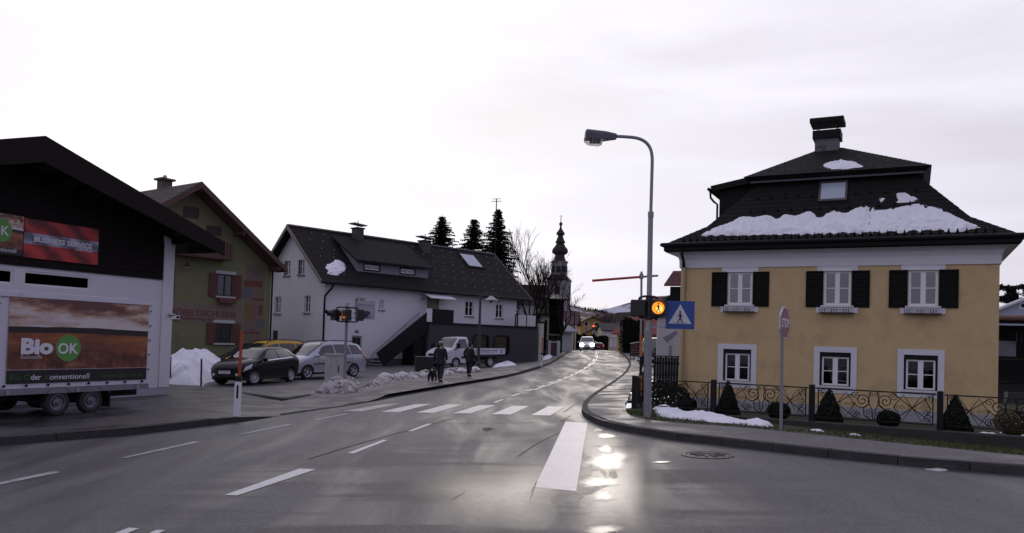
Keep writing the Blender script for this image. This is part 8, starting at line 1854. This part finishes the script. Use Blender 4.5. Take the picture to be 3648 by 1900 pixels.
simple_house('tan_far_house', 'tan house with dark red roof behind the pale rendered house', p, R(-8), 46 * k, 7, v_(1150), v_(1108), M_beige, pm('dark_red_roof', (.06, .025, .024), .8, .3, 2), ((2.2 * k * 9, 2.2 * k * 9 + .5, v_(1170), v_(1160)),), ov=.6, sink=2)
d = 78; p = at_house(1922, d); k = d / FPX; v_ = lambda py: AT(1935, py, d).z - p.z; sw_ = thing('pale_stone_wall', 'tall pale stone house corner behind the annex terrace', 'house', p, R(10)); w_ = MB().box(0, 32 * k, 0, 5, -.4, v_(1125)).build('wall', pm('pale_rubble', (.26, .25, .24), .9, .45, 5, .6, 10), sw_); MB().box(-.3, 34 * k, -.3, 5.3, v_(1125), v_(1118)).build('roof', M_slate_rf, sw_)
d = 76; p = at_house(1959, d); k = d / FPX; v_ = lambda py: AT(1970, py, d).z - p.z; mg = thing('maroon_gate', 'maroon wooden gate with pale coping at the left footway', 'gate', p, R(24))
for i in range(8): MB().box(i * 3.2 * k, i * 3.2 * k + 2.9 * k, 0, .05, .05, v_(1220)).build('board', MATS['maroon_board'], mg)
MB().box(-.1, 27 * k, -.04, .1, v_(1220) + .002, v_(1217)).build('coping', M_trim, mg)
for x in (-.25, 27 * k): MB().box(x, x + .3, -.1, .2, 0, v_(1214)).build('pillar', M_pale, mg)
# second green lamp with a net of little lights
arched_lamp(1958, 1258, 'far green arched lamp hung with a net of small lights', sc=1.0)
b = G(1958, 1258); nt_ = thing('light_net', 'net of small pale decoration lights hanging under the far arched lamp', 'decoration', (b.x + .6, b.y, gz(b.x, b.y) + 3.0))
rnd = random.Random(2); bb_ = None
for i in range(26):
    z = rnd.uniform(-.1, 1.0); x = rnd.uniform(-.85, .85) * (1.15 - z); o = MB().lathe([(0, -.05), (.05, 0), (0, .05)], 6).build('bulb', pm('pale_bulb', (.6, .6, .58), .4, .1, 3), nt_) if bb_ is None else bb_.copy()
    if bb_ is None: bb_ = o
    else: COL.objects.link(o)
    o.location = (x, rnd.uniform(-.2, .2), z)
MB().tube([(0, 0, 1.25), (-.6, 0, .3)], .01, 4).build('cord', M_black, nt_)
# hedges and dark evergreens down the street
def hedge(name, label, px, d, wpx, pyt, seed, dep=1.5, n=2600, mat=None):
    p = at_house(px, d); w = wpx * d / FPX; h = AT(px, pyt, d).z - p.z; rnd = random.Random(seed); t = thing(name, label, 'hedge' if name == 'hedge' else 'shrub', p, 0); mb = MB()
    for _ in range(n):
        x, y, z = rnd.uniform(0, w), rnd.uniform(0, dep), h * rnd.random() ** .7
        e = 1 + .22 * mnoise.noise(Vector((x * .9, y, seed))); z *= e
        if rnd.random() < .6: y = rnd.uniform(-.1, .15)
        s = .16 if d > 90 else .11; a = Vector((rnd.uniform(-1, 1), rnd.uniform(-1, 1), rnd.uniform(-1, 1))).normalized(); b_ = a.orthogonal().normalized() * s; c_ = a.cross(b_).normalized() * s; q = Vector((x, y, z)); mb.add([q - b_, q + c_, q + b_, q - c_], [(0, 1, 2, 3)])
    mb.build('foliage', mat or M_needle, t); MB().box(.1, w - .1, .25, dep - .1, -.5, h * .85).build('foliage_core', M_void, t); return t  # near-black block fills the inside of the foliage
hedge('hedge', 'dark clipped hedge before the far yellow houses', 2106, 140, 60, 1199, 3)
hedge('hedge', 'dark hedge and shrubs right behind the oncoming car', 2040, 125, 55, 1195, 4)
hedge('evergreen_shrub', 'big dark evergreen before the red roofed house', 2218, 84, 72, 1142, 5, dep=3, n=4200)
hedge('evergreen_shrub', 'dark shrubbery under the bare trees behind the annex terrace', 1850, 74, 95, 1150, 6, dep=3, n=4500)
# poles and the far red signal
for px, pyt, d, l_ in ((2044, 1112, 118, 'thin dark pole left of the far yellow house'), (2025, 1158, 98, 'short dark pole before the pale rendered house')):
    p = at_house(px, d); t = thing('utility_pole', l_, 'pole', p); MB().tube([(0, 0, -.5), (0, 0, AT(px, pyt, d).z - p.z)], .09, 6).build('shaft', M_black, t); MB().bar((-.5, 0, AT(px, pyt, d).z - p.z - .5), (.5, 0, AT(px, pyt, d).z - p.z - .5), .07).build('arm', M_black, t)
d = 128; p = at_house(2100, d); fs = thing('far_signal', 'far traffic signal showing a red light above the street', 'traffic light', p); z = AT(2112, 1162, d).z - p.z; x = 12 * d / FPX
MB().tube([(-.6, 0, -.5), (-.6, 0, z + .6), (x, 0, z + .7)], .05, 6).build('mast', M_black, fs); hd_ = MB().box(x - .16, x + .16, -.05, .2, z - .55, z + .25).build('signal_head', M_sig, fs); MB().lathe([(.15, 0), (.1, .05), (0, .06)], 12, Matrix.Translation((x, -.06, z)) @ Matrix.Rotation(R(90), 4, 'X')).build('lens', glow('red_signal', (1.0, .06, .02), 4.0), hd_)

# ================================================================== hills
def m_hill(name, low, snow, thr, sc):
    m, nt, b, N, L = nodes(name); tc = N('ShaderNodeTexCoord'); mp = N('ShaderNodeMapping'); mp.inputs['Scale'].default_value = (1, 1, 3.5); L(tc.outputs['Object'], mp.inputs[0]); n1 = N('ShaderNodeTexNoise'); n1.inputs['Scale'].default_value = sc; n1.inputs['Detail'].default_value = 8; n1.inputs['Roughness'].default_value = .6; L(mp.outputs[0], n1.inputs[0])
    r = N('ShaderNodeMapRange'); r.inputs[1].default_value = thr; r.inputs[2].default_value = thr + .04; L(n1.outputs[0], r.inputs[0]); mx = N('ShaderNodeMix'); mx.data_type = 'RGBA'; mx.inputs[6].default_value = low + (1,); mx.inputs[7].default_value = snow + (1,); L(r.outputs[0], mx.inputs[0]); L(mx.outputs[2], b.inputs['Base Color']); b.inputs['Roughness'].default_value = .95; b.inputs['Specular IOR Level'].default_value = .1; return m
def hill(name, label, crest, d0, d1, mat, seed, foot=1245):
    nx, ny = 90, 14; v = []; xs_ = [lerp(crest[0][0], crest[-1][0], i / nx) for i in range(nx + 1)]
    def cy(x):
        for (a, b), (c, e) in zip(crest, crest[1:]):
            if x <= c: return lerp(b, e, (x - a) / (c - a))
        return crest[-1][1]
    for i, x in enumerate(xs_):
        for k in range(ny + 1):
            t = k / ny; d = lerp(d0, d1, t); p = AT(x, lerp(foot, cy(x), t ** .9), d); p.z += mnoise.noise(Vector((p.x * .01, p.y * .01, seed))) * 6 * math.sin(math.pi * t) + mnoise.noise(Vector((p.x * .05, 3, seed))) * 1.2 * t; v.append(p)
    return struct(MB().add(v, [(i * (ny + 1) + k, (i + 1) * (ny + 1) + k, (i + 1) * (ny + 1) + k + 1, i * (ny + 1) + k + 1) for i in range(nx) for k in range(ny)]).build(name, mat, smooth=True), label), xs_, cy
h1, xs1_, cy1 = hill('hill', 'brown hillside with snow strips beyond the village', [(1300, 1115), (1700, 1092), (1990, 1087), (2040, 1094), (2080, 1102), (2122, 1106), (2200, 1128), (2330, 1150)], 380, 850, m_hill('hazy_brown_hill', (.11, .085, .07), (.55, .56, .62), .54, .012), 1)  # haze of distance is mixed into these hill colours
h2, _, _ = hill('far_hill', 'long far snow covered hill on the right horizon', [(1900, 1140), (2060, 1125), (2122, 1107), (2170, 1099), (2250, 1077), (2330, 1058), (2450, 1045), (2700, 1055), (3100, 1085), (3400, 1105), (3900, 1120)], 900, 1700, m_hill('hazy_snow_hill', (.10, .10, .12), (.42, .44, .52), .44, .006), 2, 1225)  # bluish colours carry the distance haze
hill('wooded_rise', 'dark wooded rise behind the far yellow houses', [(2090, 1165), (2150, 1128), (2200, 1112), (2260, 1110), (2330, 1118), (2420, 1130)], 235, 330, m_hill('wood_brown', (.030, .022, .020), (.07, .06, .06), .55, .05), 3, 1225)
rnd = random.Random(8); mb = MB()
for _ in range(260):
    x = rnd.uniform(1985, 2180); p = AT(x, cy1(x) + rnd.uniform(-1, 4), 848); s = rnd.uniform(1.2, 3.6); mb.add([p + Vector((-s * .35, 0, -s)), p + Vector((s * .35, 0, -s)), p + Vector((0, 0, s)), p + Vector((0, s * .3, -s))], [(0, 1, 2), (1, 3, 2), (3, 0, 2)])
tag(mb.build('forest', M_needle), 'fringe of distant trees along the brown hill crest', kind='stuff')

# ================================================================== right edge: carport, pale blue house, pines
d = 40; p = at_house(3535, d); p.z = -.9; k = d / FPX; cpz = lambda py: AT(3600, py, d).z - p.z
cp = thing('carport', 'dark open carport with stored goods right of the yellow house', 'carport', p, R(-22)); WC = 8.0
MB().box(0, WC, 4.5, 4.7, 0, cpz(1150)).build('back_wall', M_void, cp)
for x in (0.05, 2.9, 5.8, 8.0): MB().box(x - .08, x + .08, 0, .16, 0, cpz(1150)).build('post', pm('carport_timber', (.03, .022, .018), .8, .3, 4), cp)
MB().prism([Vector((-.6, -.7, cpz(1140))), Vector((WC + .6, -.7, cpz(1140))), Vector((WC + .6, 5, cpz(1128))), Vector((-.6, 5, cpz(1128)))], (0, 0, 0), (0, 0, -.2)).build('roof', M_slate_rf, cp)
MB().tube([(-.6, -.78, cpz(1136)), (WC + .6, -.78, cpz(1136))], .14, 8).build('gutter', pm('rust_gutter', (.17, .10, .08), .7, .3, 3), cp)
MB().box(0, WC, .17, .4, cpz(1282), cpz(1278)).build('shelf', MATS['carport_timber'], cp)
for i in range(9): MB().box(1.1 + i * .2, 1.16 + i * .2, .3, .36, cpz(1220), cpz(1185)).build('slat', MATS['carport_timber'], cp)
MB().box(.35, 1.15, .6, .65, cpz(1270), cpz(1215)).build('pale_panel', M_clad, cp)
for i, (x, w, h) in enumerate(((.9, .9, .7), (2.2, 1.2, .9), (3.8, .8, .6))): MB().box(x, x + w, 1.0, 2.0, 0.1, .1 + h).build('stored_crate', pm('crate_%d' % i, ((.05, .05, .055), (.03, .045, .05), (.06, .05, .04))[i], .8, .3, 3), cp)
d = 72; p = at_house(3535, d); p.z = 0; v_ = lambda py: AT(3580, py, d).z - p.z
simple_house('pale_blue_house', 'pale blue house with white gable verge above the carport', p, R(-24), 6.6, 9, v_(1112), v_(1052), pm('pale_blue_render', (.30, .34, .42), .9, .1, 1), pm('pale_verge', (.5, .5, .54), .8, .1, 2), ((2.2, 2.9, v_(1097), v_(1083)),), ov=.5, gable_front=True, sink=1)
def pine(label, px, pyt, d, wpx, seed):
    rnd = random.Random(seed); top = AT(px, pyt, d); z0 = gz(top.x, top.y); H = top.z - z0; t = thing('pine_tree', label, 'tree', (top.x, top.y, z0), 0, 'pines beyond the carport'); Rm = wpx / 2 * d / FPX
    mbt = MB().tube([(0, 0, 0), (.2, 0, H * .5), (0, 0, H * .95)], [.3, .2, .05], 6); mb = MB()
    for c in range(16):
        a = rnd.uniform(0, 6.28); r = Rm * rnd.uniform(.1, .8); cc = Vector((r * math.cos(a), r * math.sin(a), H * rnd.uniform(.5, .96))); mbt.tube([(0, 0, cc.z - .8), cc], .05, 4)
        for _ in range(170):
            q = Vector((rnd.gauss(0, 1), rnd.gauss(0, 1), rnd.gauss(0, .5))) * Rm * .20 + cc; n_ = Vector((rnd.uniform(-1, 1), rnd.uniform(-1, 1), rnd.uniform(-1, 1))).normalized(); b_ = n_.orthogonal().normalized() * .17; c_ = n_.cross(b_) * .9; mb.add([q - b_, q + c_, q + b_, q - c_], [(0, 1, 2, 3)])
    mbt.build('trunk', M_bark, t); mb.build('crown', M_needle, t)
pine('left pine behind the pale blue house', 3596, 1002, 100, 75, 1); pine('right pine behind the pale blue house', 3655, 1000, 98, 80, 2)
